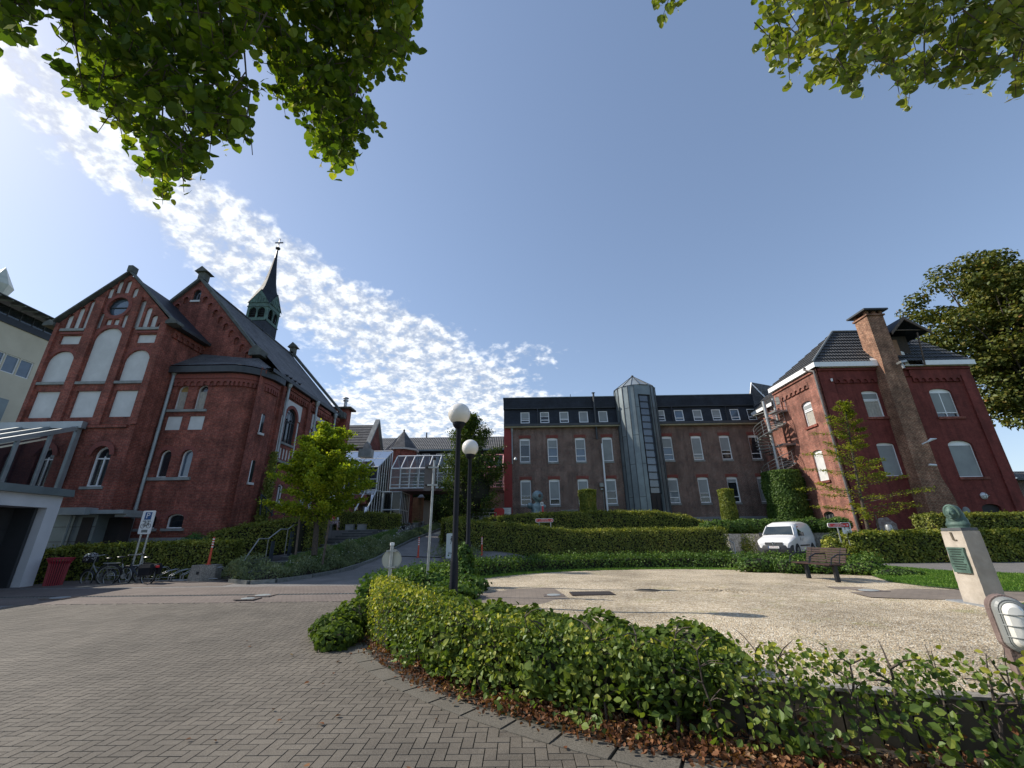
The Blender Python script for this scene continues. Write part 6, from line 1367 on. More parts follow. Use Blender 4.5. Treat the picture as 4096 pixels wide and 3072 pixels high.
# ---------------------------------------------------------------- the sparse beech hedge in the foreground
def front_hedge():
    R=8.05; hx=lambda a,r=R:(CC[0]+r*math.cos(rad(a)),CC[1]+r*math.sin(rad(a)))
    t=thing('beech_hedge','foreground beech hedge, dense and yellow at its left tip and bare-stemmed to the right','hedge',(*hx(230),0))
    B=MB(); stems=[]
    a=202.
    while a<292:
        x,y=hx(a,R+random.uniform(-.07,.07)); h=random.uniform(.66,.84) if a<243 else random.uniform(.55,.74)
        p0=Vector((x,y,-.02)); lean=Vector((random.uniform(-.16,.16),random.uniform(-.1,.1),0)); p1=p0+lean+Vector((0,0,h)); r0=random.uniform(.011,.022)
        mid=[p0.lerp(p1,k/6)+Vector((random.uniform(-.02,.02),random.uniform(-.02,.02),0)) for k in range(7)]
        B.tube(mid,[r0*(1-.1*k) for k in range(7)],6); stems.append((a,mid,r0))
        for k in range(2,7):
            for _ in range(2):
                d=Vector((random.uniform(-1,1),random.uniform(-1,1),random.uniform(.05,.7))).normalized(); L_=random.uniform(.12,.32)
                e=mid[k]+d*L_; B.tube([mid[k],mid[k].lerp(e,.5)+Vector((0,0,.02)),e],[r0*.45,r0*.3,.0025],4); stems.append((a,[mid[k],e],0))
        a+=random.uniform(1.5,2.6)
    B.build('stems',BARK,t)
    P1=[];P2=[]
    def dens(a): # share of dense foliage along the hedge
        return float(np.interp(a,[199,204,212,222,232,243,252,292],[1,1,.9,.72,.62,.45,.34,.34]))
    n=42000; A=RNG.uniform(199.5,292,n); keep=RNG.uniform(0,1,n)<np.interp(A,[199,204,212,222,232,243,252,292],[1,1,.85,.62,.52,.36,.26,.26]); A=A[keep]; n=len(A)
    clump=None
    lo=np.interp(A,[199,206,214,226,240,252,262,292],[-.02,.0,.10,.20,.34,.34,.26,.05])
    top=np.interp(A,[199,208,216,225,236,243,258,292],[.93,.97,.90,.80,.76,.74,.72,.78])+.04*np.sin(A*3.7)+.03*np.sin(A*9.1)
    u=RNG.beta(1.25,.95,n); Z=lo+(top-lo)*u
    clump=.5+.5*np.sin(A*1.9+3*Z*3)*np.sin(Z*14+A*.9+1.3); w=np.interp(A,[199,210,222,292],[.27,.25,.19,.19])*(1-.35*(u>.93)); r=R+RNG.uniform(-1,1,n)*w+RNG.normal(size=n)*.03
    k2=RNG.uniform(0,1,n)<np.clip(.18+1.05*clump+.35*(u-.5)+(A<215)*.6,0,1); A,Z,r,u=A[k2],Z[k2],r[k2],u[k2]
    p=np.stack([CC[0]+r*np.cos(np.radians(A)),CC[1]+r*np.sin(np.radians(A)),Z],1); nr=np.stack([np.cos(np.radians(A))*(r-R)*6,np.sin(np.radians(A))*(r-R)*6,np.full(len(A),.35)],1)
    yel=(RNG.uniform(0,1,len(A))<np.interp(A,[199,207,216,230],[.72,.6,.22,.08])*(.35+.8*u)) | ((u>.93)&(RNG.uniform(0,1,len(A))<np.interp(A,[199,240,292],[.9,.5,.18])))
    leaves('foliage',p[~yel],nr[~yel],.047,G1b,t,'oval',jit=.8,droop=.35); leaves('yellow_foliage',p[yel],nr[yel],.048,G2,t,'oval',jit=.8,droop=.1)
    # low sprays near the ground
    q=[]
    for _ in range(170):
        aa=random.uniform(212,290); x,y=hx(aa,R+random.uniform(.0,.28)); z=random.uniform(.08,.4)
        for k in range(random.randint(6,18)): q.append((x+random.gauss(0,.07),y+random.gauss(0,.06),z+random.gauss(0,.06)))
    leaves('low_sprays',np.array(q),np.tile((0,-.4,.8),(len(q),1)),.065,G1b,t,'oval',jit=.7,droop=.3)
    B=MB(); 
    rows=[]
    for i in range(9):
        aa=200.5+i*1.3; x,y=hx(aa); c,s_=math.cos(rad(aa)),math.sin(rad(aa)); w=.13
        rows.append([(x-c*w,y-s_*w,0),(x-c*w,y-s_*w,.78-.02*i),(x+c*w,y+s_*w,.78-.02*i),(x+c*w,y+s_*w,0)])
    B.grid(rows,True); B.build('light_block',TWG,t)  # added opaque core blocking light at the dense hedge tip
    q=[]
    for a_,mid,r0 in stems:
        if r0 and random.random()<.3:
            for k in range(5): q.append(tuple(mid[3]+Vector((random.gauss(0,.05),random.gauss(0,.05),random.gauss(-.05,.06)))))
    leaves('withered_leaves',np.array(q),None,.06,DRY,t,'oval',jit=.6,droop=1.5)
front_hedge()
# ---------------------------------------------------------------- planted slope left of the roadway
kp=[HP(x,y) for x,y in ((925,2330),(1000,2337),(1100,2330),(1240,2310),(1350,2290),(1440,2262),(1500,2240),(1560,2205),(1640,2165),(1765,2116))]
bk=[Vector(v) for v in ((-11.1,16.9,.33),(-11.0,17.6,.42),(-9.3,18.6,.55),(-9.2,20.5,.8),(-9.2,22.3,1.0),(-9.1,24.2,1.25),(-8.6,26.5,1.55),(-7.9,29,1.95),(-7.4,32,2.25),(-7.0,35.5,2.5))]
print('kerb pts',[tuple(round(c,2) for c in p) for p in kp])
B=MB(); rows=[]
for k,b in zip(kp,bk): rows.append([tuple(k.lerp(b,t)+Vector((0,0,.12*math.sin(math.pi*t)+.03))) for t in (0,.25,.5,.75,1)])
B.grid(rows); struct(B.build('planted_slope',EARTH,smooth=True),'soil slope of the planted bed left of the roadway','slope')
B=MB()
for a,b in zip(kp,kp[1:]):
    n=max(1,int((b-a).length/.8)); 
    for i in range(n):
        p,q=a.lerp(b,i/n),a.lerp(b,(i+1)/n-.02/n*0-.015); d=(q-p).normalized(); m=Vector((d.y,-d.x,0))*.12
        B.prism([p+Vector((0,0,-.1)),q+Vector((0,0,-.1)),q+m+Vector((0,0,-.1)),p+m+Vector((0,0,-.1))],(0,0,.22))
struct(B.build('bed_kerb',STG),'raised dark kerb along the planted slope','kerb')
def slope_pts(n,t0=0.02,t1=1,i0=0,i1=9,bias=1.):
    L_=np.array([(b-a).length for a,b in zip(kp[i0:i1],kp[i0+1:i1+1])]); w=L_*np.array([((k-b).length+(k2-b2).length)/2 for k,k2,b,b2 in zip(kp[i0:i1],kp[i0+1:i1+1],bk[i0:i1],bk[i0+1:i1+1])]); seg=RNG.choice(len(L_),n,p=w/w.sum())+i0
    K=np.array([tuple(v) for v in kp]); Bk=np.array([tuple(v) for v in bk]); s=RNG.uniform(0,1,(n,1)); t=t0+(t1-t0)*RNG.uniform(0,1,(n,1))**bias
    k=K[seg]*(1-s)+K[seg+1]*s; b=Bk[seg]*(1-s)+Bk[seg+1]*s; return k*(1-t)+b*t,t
p,t=slope_pts(42000); hh=np.interp(p[:,1:2],[15,17,22,27,36],[1.2,1.75,1.5,.9,.9])*(.18+.36*np.sin(np.pi*np.clip(t,0,1)**.7))*(.75+.45*np.sin(p[:,0:1]*2.3+p[:,1:2]*1.1)*np.sin(p[:,1:2]*1.9)); z=RNG.beta(2.2,1,(len(p),1))*hh
p[:,2:3]+=z; tag(leaves('groundcover_shrubs',p,None,.14,G7,None,'thin',jit=.5,droop=-.7),'grey-green feathery ground cover shrubs over the slope','shrubs',None,'stuff')
p,t=slope_pts(14000,.35,1,2,7); p[:,2:3]+=RNG.beta(2.5,1,(len(p),1))*(.55*np.sin(np.pi*np.clip((t-.2)/.9,0,1))+.1); tag(leaves('flowering_shrubs',p,None,.10,leafmat('meadow_leaf',[(0,(.035,.065,.022)),(.6,(.07,.115,.035)),(1,(.13,.16,.06))],.35),None,'thin',jit=.5,droop=-.6),'taller light green shrubs with white blossom on the upper slope','shrubs',None,'stuff')
p,t=slope_pts(420,.15,1,2,8); p[:,2]+=.5; tag(leaves('white_blossom',p,np.tile((0,-.5,1.),(len(p),1)),.045,WFL,None,'rhomb',jit=.4),'tiny white blossoms scattered over the slope shrubs','flowers',None,'stuff')
# small triangular bed in the road
tp_=[HP(x,y) for x,y in ((1755,2252),(1795,2205),(1900,2215),(1965,2243))]; B=MB(); B.face([v+Vector((0,0,.06)) for v in tp_]); 
for a,b in zip(tp_,tp_[1:]+tp_[:1]): B.tube([a+Vector((0,0,.03)),b+Vector((0,0,.03))],.06,4)
struct(B.build('island_kerb',KERB),'small triangular kerbed island in the roadway','kerb')
c=HP(1815,2225); ib=thing('island_shrub','low grey-green shrub on the triangular traffic island','shrub',c); q=[]
q=RNG.normal(size=(2600,3))*(.55,.45,.16)+np.array((c.x+.15,c.y,c.z+.22)); q=q[q[:,2]>c.z]; leaves('foliage',q,None,.13,G7,ib,'thin',droop=-.7)
# ================================================================ TREES
def tree(name,label,base,trunk_top,r0,branches,leafm,leafsize,per=60,spread=.22,shape='rhomb',grp=None,jit=.7,barkm=None,droop=0.,cat='tree',core=None):
    """branches: list of (start point, end point); leaves grow in clumps along the outer part of every branch"""
    t=thing(name,label,cat,base,0,grp); B=MB(); limb(B,base,trunk_top,r0,r0*.35,.02,10,8); B.build('trunk',barkm or BARK,t)
    B=MB(); pts=[]
    for a,b in branches:
        a,b=Vector(a),Vector(b); L_=(b-a).length; q=limb(B,a,b,max(.012,r0*.22*min(1,L_/2)),.004,.08,5,5)
        for k in range(per):
            u=random.random()**.6; i=min(4,int(u*5)); p=q[i].lerp(q[i+1],u*5-i); s=spread*(1.15-.6*u)
            pts.append((p.x+random.gauss(0,s),p.y+random.gauss(0,s),p.z+random.gauss(0,s*.55)))
    B.build('branches',barkm or BARK,t); 
    if core:
        B=MB()
        for c in core: B.ball(c[:3],c[3:6],10)
        B.build('light_block',TWG,t)  # added dark balls that block light inside the crown
    leaves('crown',np.array(pts),np.tile((0,0,1.),(len(pts),1)),leafsize,leafm,t,shape,jit=jit,droop=droop); return t
# ginkgo in the planted slope
gb=P(1262,2185,18.6); gt=P(1310,1700,19.0); br=[]
prof=[(0,.0),(.18,.55),(.30,1.0),(.45,.92),(.6,.62),(.75,.46),(.88,.26),(1,.08)]
h0=P(1270,2070,18.6).z; ht=gt.z
for i in range(84):
    u=random.random()**.9; z=h0+(ht-h0)*u; L_=float(np.interp(u,[.0,.15,.3,.5,.7,.88,1],[1.7,2.35,2.35,1.85,1.5,.9,.3]))*random.uniform(.6,1.12); a=random.uniform(0,2*math.pi)
    c=gb.lerp(gt,(z-gb.z)/(gt.z-gb.z)); s=Vector((c.x,c.y,z-.35)); br.append((s,(c.x+.1+L_*math.cos(a),c.y+L_*.9*math.sin(a),z+L_*random.uniform(.05,.34))))
tree('ginkgo_tree','bright yellow-green young tree with three stakes in front of the church',(gb.x,gb.y,gb.z-.35),gt,.12,br,G4,.078,430,.20,'round',jit=.75)
stk=thing('tree_stakes','pair of tall wooden stakes tied either side of the young tree','stake',(gb.x,gb.y,gb.z-.3))
for px,py,tx,ty in ((1187,2190,1200,2065),(1295,2215,1318,2080)):
    B=MB(); a,b=P(px,py,18.3),P(tx,ty,18.4); B.tube([a-Vector((0,0,.4)),b],.045,8); B.build('stake',WOOD,stk)
# dark tree beside the red strip
base=P(1862,2095,31); top=P(1880,1645,31); br=[]
for i in range(120):
    u=random.random(); z=3.2+(top.z-.3-3.2)*u; L_=float(np.interp(u,[0,.15,.4,.6,.8,.93,1],[2.1,2.7,2.75,2.1,1.25,.55,.2]))*random.uniform(.75,1.1); a=random.uniform(0,6.28)
    s=Vector((-3.5,31,max(2.6,z-.9))); br.append((s,(-3.45+L_*math.cos(a),31+L_*math.sin(a),z+.35*L_)))
for i in range(9):
    a=random.uniform(0,6.28); br.append(((-3.5,31,8.2),(-3.45+.7*math.cos(a),31+.5*math.sin(a),10.3+random.uniform(-.6,.7))))
tree('dark_tree','dense dark green pointed tree left of the red wall strip',(-3.5,31,1.6),top,.16,br,G5,.125,230,.30,'rhomb',core=[(-3.5,31.2,4.8,1.5,1.4,1.6),(-3.5,31.2,6.6,1.1,1.0,1.4)])
cl=thing('ivy_screen','dark ivy covering the wall right of the gateway','ivy',(-6,39,3)); ivyblobs(cl,[(-7.0,40.5,4.5,1.0,.6,2.0),(-6.0,39.5,4.0,1.0,.6,1.8),(-4.9,38.6,3.7,1.0,.6,1.6),(-9.6,41.5,6.3,2.4,.6,1.1),(-12.5,41,5.6,1.2,.6,1.6)],220,.14,leafmat('shade_tinted_ivy_leaf',[(0,(.012,.024,.008)),(.6,(.026,.045,.013)),(1,(.05,.075,.02))],.2))  # darker ivy copy, shade painted into its leaf colour
# slim golden tree in front of the hoist building
tb=P(3470,2140,22.6); tt=P(3375,1600,22.2); br=[]
for i in range(58):
    u=(i+random.random())/58; z=2.35+(tt.z-2.35)*u; c=tb.lerp(tt,(z-tb.z)/(tt.z-tb.z)); L_=float(np.interp(u,[0,.12,.3,.45,.62,.8,1],[2.1,2.9,2.5,1.9,1.4,.75,.15]))*random.choice((.45,.7,.95,1.15)); a=random.choice((0,math.pi))+random.gauss(0,.75)
    if u>.5 and math.cos(a)<0: L_*=1.35
    br.append((Vector((c.x,c.y,z-.2)),(c.x+L_*math.cos(a),c.y+L_*math.sin(a)*.8,z+L_*random.uniform(-.02,.16))))
tree('golden_tree','slim layered yellow-green tree in front of the red brick hoist building',(tb.x+.0,tb.y,.4),tt,.09,br,G8,.085,190,.14,'rhomb',jit=.35)
sp_=thing('support_posts','thin dark support posts either side of the slim layered tree','stake',(tb.x,22.4,.4)); B=MB(); a=P(3520,2130,22.4); B.tube([(a.x,22.4,.4),P(3500,2060,22.4)],.04,6); B.build('post',BARK,sp_)
# big tree at the right
t=thing('large_tree','huge spreading tree with autumn tinge rising behind the hoist building','tree',(49,38,0)); B=MB(); limb(B,(49,38,0),(49,38,14),.6,.35,.02,10); B.build('trunk',BARK,t)
B=MB(); pts=[]; nr=[]
cen=Vector((50.5,38,19)); cb0=[]
for i in range(420):
    d=Vector((random.gauss(0,1),random.gauss(0,1),random.gauss(0,1))).normalized(); rr=random.uniform(.35,1.0); c=cen+Vector((d.x*9.3*rr,d.y*7.5*rr,d.z*10.5*rr)); 
    if d.y>.55: continue
    cb0.append(c); m=random.uniform(1.0,1.7)
    if random.random()<.45: limb(B,(49,38,12),c,.16,.03,.08,5)
    n=240; e=RNG.normal(size=(n,3)); e/=np.linalg.norm(e,axis=1,keepdims=True); q=e*np.array((m*1.35,m,m*.62))*RNG.uniform(.55,1.08,(n,1))+np.array(c); pts.append(q); nr.append(e+np.array((0,0,.8)))
B.build('branches',BARK,t); leaves('crown',np.concatenate(pts),np.concatenate(nr),.30,G9,t,'oval',jit=.5)
# overhanging linden branches: two trees standing behind the photographer
def overhang(name,label,trunk,tips,regions,size,trunkh=7.5,bract=.06):
    t=thing(name,label,'tree',trunk); B=MB(); tr=Vector(trunk); limb(B,tr,tr+Vector((.2,.1,trunkh)),.30,.2,.02,12,8); B.build('trunk',BARK,t)
    B=MB(); hub=tr+Vector((.2,.1,trunkh)); pts=[];brp=[]
    for (anchor,tip,n) in tips:
        A=Vector(anchor); limb(B,hub,A,.09,.03,.06,6,6); q=limb(B,A,tip,.022,.004,.05,5,6)
    for poly,z0,z1,cnt in regions:
        pg=np.array(poly,float); k=0; lo,hi=pg.min(0),pg.max(0)
        c=RNG.uniform(lo,hi,(cnt*4,2)); c=c[inpoly(c,poly)][:cnt]
        for (px,py) in c:
            py=py*.95-15
            if math.sin(px*.019+1)*math.sin(py*.023+.5)+.6*math.sin(px*.047+py*.039)<-.42 and py>0: continue
            d=random.uniform(z0,z1); p=ray(px,py); p=Vector((0,0,CAMH))+p*(d/FL)
            L_=random.uniform(.14,.34); dr=Vector((random.gauss(0,.5),random.gauss(0,.5),random.uniform(-1.3,-.25))).normalized(); e=p+dr*L_
            B.tube([p-dr*.12,p.lerp(e,.5),e],[.006,.004,.002],4)
            for m in range(random.randint(6,10)): v=p.lerp(e,random.random()); pts.append((v.x+random.gauss(0,.035),v.y+random.gauss(0,.035),v.z+random.gauss(0,.03)))
            if random.random()<bract*3: v=e; brp+= [(v.x+random.gauss(0,.02),v.y+random.gauss(0,.02),v.z-.03+random.gauss(0,.02)) for _ in range(2)]
    B.build('branches',BARK,t); leaves('crown',np.array(pts),np.tile((0,0,1.),(len(pts),1)),size,G6b if bract>.1 else G6,t,'round',jit=.75,droop=.8,var=.3)
    if brp: leaves('bracts',np.array(brp),None,.075,BRACT,t,'thin',jit=.3,droop=2.)['kind']='stuff'
    return t
def PD(x,y,d): return Vector((0,0,CAMH))+ray(x,y)*(d/FL)
tips=[(PD(500,-900,4.2),PD(640,700,4.0),0),(PD(900,-700,4.6),PD(1010,620,4.4),0),(PD(1300,-700,5.2),PD(1350,640,5.0),0),(PD(250,-600,3.6),PD(330,350,3.6),0),(PD(1500,-500,5.4),PD(1590,260,5.3),0)]
reg=[([(150,-150),(980,-150),(1080,120),(960,330),(1000,480),(1010,640),(900,560),(760,700),(640,780),(600,640),(500,560),(430,440),(290,360),(280,180),(200,60)],3.4,5.0,800),
     ([(950,-150),(1680,-150),(1660,110),(1590,250),(1500,240),(1440,400),(1480,520),(1370,700),(1290,620),(1200,450),(1100,380),(1100,240),(1040,180),(980,100)],4.2,5.8,1000),
     ([(-200,-150),(240,-150),(160,70),(60,90),(-50,140)],3.0,4.2,75),
     ([(-300,-700),(1600,-700),(1650,-100),(-200,-100)],4.0,6.0,700)]
overhang('left_linden_tree','linden branches with backlit round leaves hanging in from the upper left',(-5.5,-4.0,0),tips,reg,.078)
tips=[(PD(3500,-600,4.6),PD(3150,250,4.8),0),(PD(3900,-600,4.2),PD(3700,330,4.4),0),(PD(4300,-500,4),PD(4050,300,4.2),0)]
reg=[([(3050,-120),(4250,-120),(4250,260),(4080,330),(3900,340),(3760,300),(3640,350),(3500,330),(3260,330),(3300,240),(3100,220),(3010,190),(3080,60)],4.0,5.6,560),
     ([(2600,-60),(2720,-60),(2700,8),(2610,12)],5,5.4,7),([(3000,-600),(4400,-600),(4400,-100),(3000,-100)],4.2,6,350)]
overhang('right_linden_tree','linden branches with pale seed bracts hanging in from the upper right corner',(7.5,-3.5,0),tips,reg,.080,bract=.3)
# ================================================================ OBJECTS
# globe lamps
GLOBE,ntg,og=newmat('opal_globe'); b=pbsdf(ntg,.18,0,.6); b.inputs['Base Color'].default_value=(.80,.76,.70,1); b.inputs['Subsurface Weight'].default_value=.35; b.inputs['Subsurface Radius'].default_value=(.1,.09,.08); ntg.links.new(b.outputs[0],og.inputs[0])
def lamp(c,zbase,label):
    t=thing('globe_lamp',label,'street lamp',(c.x,c.y,zbase),0,'globe lamps on black poles'); B=MB(); zc=c.z
    B.lathe([(.085,zbase-.1),(.085,zbase+1.15),(.078,zbase+1.2),(.062,zbase+1.32),(.055,zc-.32),(.06,zc-.31)],(c.x,c.y,0),18); B.build('pole',POLE,t,smooth=True)
    B=MB(); B.lathe([(.06,zc-.36),(.12,zc-.30),(.145,zc-.24),(.145,zc-.20)],(c.x,c.y,0),18); B.build('collar',POLE,t,smooth=True)
    B=MB(); B.ball((c.x,c.y,zc),.255,32); B.build('globe',GLOBE,t,smooth=True)
lamp(P(1837,1656,9.3),.0,'taller-looking globe lamp nearer the camera, left of the two'); lamp(P(1881,1791,12.9),.3,'globe lamp standing in the ivy mound, behind the other one')
# flexible bollards
def bollard(p,h,label,loc=None,h0=0):
    t=thing('flexible_bollard',label,'bollard',p,0,'red flexible bollards'); B=MB()
    B.lathe([(.10,0),(.10,.02),(.05,.035),(.048,.10),(.036,h*.55),(.036,h),(.0,h+.005)],p,14); B.build('post',ORG,t,smooth=True); B=MB()
    for k in range(4): z=h*(.62+.095*k); B.lathe([(.0375,z),(.0375,z+h*.045)],p,14)
    B.build('reflective_bands',REFW,t)
bk_=Vector((-11.85,17.15,.28)); t=thing('concrete_block','small concrete block with a chamfered corner carrying a red bollard','block',bk_,rad(0)); B=MB()
q=[(-.42,-.30),(.10,-.42),(.45,-.12),(.40,.32),(-.32,.36)]; lo=[(bk_.x+x*1.04,bk_.y+y*1.04,bk_.z-.02) for x,y in q]; hi=[(bk_.x+x*.93,bk_.y+y*.93,bk_.z+.54) for x,y in q]; B.grid([lo,hi],True); B.face(hi); B.face(lo); B.build('block',CNC,t); B=MB(); B.box(bk_.x-.08,bk_.x+.02,bk_.y-.40,bk_.y-.34,bk_.z+.22,bk_.z+.32); B.build('lifting_hole',RUB,t)
bollard(Vector((bk_.x+.03,bk_.y+.0,bk_.z+.54)),.98,'red and white bollard fixed on the concrete block')
p=HP(1672,2230); bollard(p,.97,'red and white bollard standing in the middle of the roadway ramp'); p=HP(1927,2227); bollard(p,.97,'red and white bollard in front of the long clipped hedge')
# chain-like expansion strip across the ramp
B=MB(); a,b_=HP(1600,2226),HP(1770,2232)
for k in range(40): 
    p=a.lerp(b_,k/40); p.z=hz(p.x,p.y)+.012; B.box(p.x,p.x+.035,p.y-.06,p.y+.06,p.z-.01,p.z+.02)
tag(B.build('ramp_drain',RUB),'dark toothed drain strip across the roadway ramp','drain')
# signs
def plate_r(B,c,w,h,y0,y1,r=.04,n=5):
    q=[]
    for sx_,sz_,a0 in ((1,1,0),(-1,1,90),(-1,-1,180),(1,-1,270)):
        for k in range(n+1): a=rad(a0+90*k/n); q.append((c.x+sx_*(w/2-r)+r*math.cos(a),y0,c.z+sz_*(h/2-r)+r*math.sin(a)))
    B.prism(q,(0,y1-y0,0))
t=thing('sign_post','grey metal pole carrying a rectangular sign seen from its back','sign',(-2.2,11,.2)); a=P(1708,2420,10.2); top=P(1738,1838,11.0)
B=MB(); B.tube([(top.x-.03,11,0.1),(top.x,11,top.z)],.032,12); B.build('pole',STL,t,smooth=True); c=(P(1695,1860,11.06)+P(1745,1960,11.06))/2
B=MB(); B.box(P(1698,1860,11).x,P(1744,1860,11).x,11.07,11.09,P(1700,1962,11).z,P(1700,1857,11).z); B.build('sign_back',BRN if 0 else plain('brown_grey_metal',(.13,.115,.115),(.10,.09,.09),2,.5,.3),t); B=MB()
for z in (P(1700,1871,11).z,P(1700,1941,11).z): B.box(top.x-.19,top.x+.17,10.955,10.975,z-.02,z+.02); B.box(top.x-.19,top.x-.15,10.955,11.08,z-.02,z+.02); B.box(top.x+.13,top.x+.17,10.955,11.08,z-.02,z+.02)
B.build('clamps',STL,t); B=MB(); B.lathe([(.042,0),(.042,.06),(0,.065)],(top.x,11,top.z-.02),12); B.build('cap',RUB,t)
c=P(1567,2238,8.9); t=thing('round_sign','round traffic sign seen from its pale back on a short post behind the hedge tip','sign',(c.x,c.y,.2)); B=MB(); B.lathe([(0,.0),(.185,0),(.19,.02),(.19,-.02),(.185,-.012),(0,-.012)],c,32,'y'); B.build('disc',plain('pale_sign_back',(.50,.49,.42),(.42,.41,.35),2,.4,.2),t,smooth=True); B=MB(); B.tube([(c.x,c.y-.045,0),(c.x,c.y-.045,c.z+.27)],.036,12); B.build('post',STL,t,smooth=True)
B=MB(); B.lathe([(.045,0),(.045,.05),(0,.055)],(c.x,c.y-.045,c.z+.26),12); B.build('cap',WHM,t)
for dz in (.14,-.15): B=MB(); B.box(c.x-.1,c.x+.1,c.y-.085,c.y-.015,c.z+dz,c.z+dz+.03); B.build('clamp',STL,t)
def pictoman(B,c,h,y):   # walking figure
    B.lathe([(0,-.003),(h*.09,-.002),(h*.09,0)],(c.x,y,c.z+h*.42),10,'y')
    def bar(x0,z0,x1,z1,w=.06): B.prism([(c.x+x0*h-w*h/2,y,c.z+z0*h),(c.x+x0*h+w*h/2,y,c.z+z0*h),(c.x+x1*h+w*h/2,y,c.z+z1*h),(c.x+x1*h-w*h/2,y,c.z+z1*h)],(0,.003,0))
    bar(0,.3,0,-.05,.13); bar(.02,-.02,.16,-.45); bar(-.02,-.02,-.16,-.45); bar(.05,.26,.2,.02); bar(-.05,.26,-.2,.05)
def arrow(B,c,s,y):
    B.prism([(c.x-s,y,c.z-s*.14),(c.x+s*.3,y,c.z-s*.14),(c.x+s*.3,y,c.z+s*.14),(c.x-s,y,c.z+s*.14)],(0,.003,0))
    B.prism([(c.x+s*.95,y,c.z),(c.x+s*.05,y,c.z+s*.75),(c.x-.25*s,y,c.z+s*.75),(c.x+.45*s,y,c.z)],(0,.003,0)); B.prism([(c.x+s*.95,y,c.z),(c.x+.45*s,y,c.z),(c.x-.25*s,y,c.z-s*.75),(c.x+s*.05,y,c.z-s*.75)],(0,.003,0))
def walksign(px,py,Y,w,h,z0,label,with_arrow=False,txt=None):
    c=P(px,py,Y); t=thing('pedestrian_sign',label,'sign',(c.x,Y,z0)); B=MB(); plate_r(B,c,w,h,Y,Y+.02); B.build('plate',REFW if with_arrow else plain('pale_plate',(.5,.55,.55),(.45,.5,.5),2,.5),t)
    B=MB(); s=h*.55 if not with_arrow else h*.55; cc_=Vector((c.x-(w*.2 if with_arrow else 0),0,c.z+(0 if with_arrow else h*.22))); pictoman(B,cc_,s*(.6 if not with_arrow else .75),Y-.006)
    if with_arrow: arrow(B,Vector((c.x+w*.22,0,c.z)),w*.2,Y-.006)
    B.build('pictogram',BLK,t)
    if txt: text_obj(txt,'lettering',BLK,t,face_matrix(Vector((c.x,Y-.004,c.z-h*.3)),(1,0,0)),h*.11)
    B=MB(); B.tube([(c.x,Y+.05,z0),(c.x,Y+.05,c.z+h*.3)],.03,8); B.build('post',STL,t); return t
walksign(1806,2183,17.6,.42,.92,.3,'white upright pedestrian plate beside the triangular island',False,'Klinik')
walksign(3386,2112,21.0,.42,.50,.3,'small white pedestrian plate with arrow under the red direction sign',True)
def dirsign(p0,p1,h,z0,label,yaw=0,legs=(.2,.85),lines=('TAGESKLINIK','CLINIQUE DE JOUR')):
    w=(p1-p0).length; c=(p0+p1)/2; t=thing('direction_sign',label,'sign',(c.x,c.y,z0),yaw,'red clinic direction signs'); o=Vector((0,0,c.z-z0))
    B=MB(); plate_r(B,o,w,h,0,.04,h*.3); B.build('border',REFW,t,world=False); B=MB(); plate_r(B,o,w-.05,h-.05,-.006,.0,h*.22); B.build('face',REDB,t,world=False)
    B=MB(); pictoman(B,o+Vector((-w*.42,0,0)),h*.62,-.010); arrow(B,o+Vector((w*.39,0,0)),h*.27,-.010); B.build('pictogram',REFW,t,world=False)
    for k,s in enumerate(lines): text_obj(s,'lettering',REFW,t,face_matrix(o+Vector((0,-.010,h*(.17-.34*k))),(1,0,0)),h*.32,world=False)
    B=MB(); 
    for l in legs: B.tube([(-w/2+w*l,.05,0),(-w/2+w*l,.05,o.z)],.03,8)
    B.build('posts',STL,t,world=False)
a,b_=P(2142,2083,26.7),P(2213,2080,26.7); z=(a.z+b_.z)/2; a.z=b_.z=z; dirsign(a,b_,.22,1.0,'red direction sign on two posts standing behind the long lower hedge',0)
a,b_=P(3312,2103,21.0),P(3397,2098,21.0); z=(a.z+b_.z)/2; a.z=b_.z=z; dirsign(a,b_,.20,.5,'red direction sign on a single leaning post right of the van',0,(.45,))
# bicycle parking sign
c=(P(576,2043,17.2)+P(598,2136,17.2))/2; t=thing('bicycle_parking_sign','white sign with blue P and bicycle symbol rising from the hedge','sign',(c.x,17.2,.2)); w,h=.50,.88
B=MB(); plate_r(B,c,w,h,17.2,17.22,.05); B.build('plate',REFW,t); B=MB(); B.box(c.x-.13,c.x+.13,17.19,17.2,c.z+.1,c.z+.38); B.build('blue_square',plain('sign_blue',(.03,.09,.24),(.025,.08,.21),2,.4),t)
text_obj('P','lettering',REFW,t,face_matrix(Vector((c.x,17.185,c.z+.24)),(1,0,0)),.30); text_obj('NUR / SEUL','lettering',BLK,t,face_matrix(Vector((c.x,17.19,c.z+.04)),(1,0,0)),.065)
B=MB()
for s in (-.12,.12):
    for k in range(20): a=2*math.pi*k/20; a2=2*math.pi*(k+1)/20; B.face([(c.x+s+.085*math.cos(x),17.192,c.z-.14+.085*math.sin(x)) for x in (a,a2)]+[(c.x+s+.07*math.cos(x),17.192,c.z-.14+.07*math.sin(x)) for x in (a2,a)])
for x0,z0_,x1,z1_ in ((-.12,-.14,-.05,-.02),(-.05,-.02,.08,-.03),(-.05,-.02,.0,-.14),(0,-.14,.08,-.03),(.12,-.14,.07,.02),(-.12,-.14,0,-.14),(-.08,-.0,-.02,.0)): B.tube([(c.x+x0,17.192,c.z+z0_),(c.x+x1,17.192,c.z+z1_)],.007,4)
B.build('bicycle_symbol',BLK,t); B=MB(); B.box(c.x-.12,c.x+.12,17.193,17.2,c.z-.38,c.z-.28); B.build('sticker',STG,t)
B=MB(); 
for s,m in ((-.13,.035),(.15,.035)): B.tube([(c.x+s,17.25,.1),(c.x+s,17.25,c.z+.3*(s<0)-.1)],m,10)
B.build('posts',STL,t)
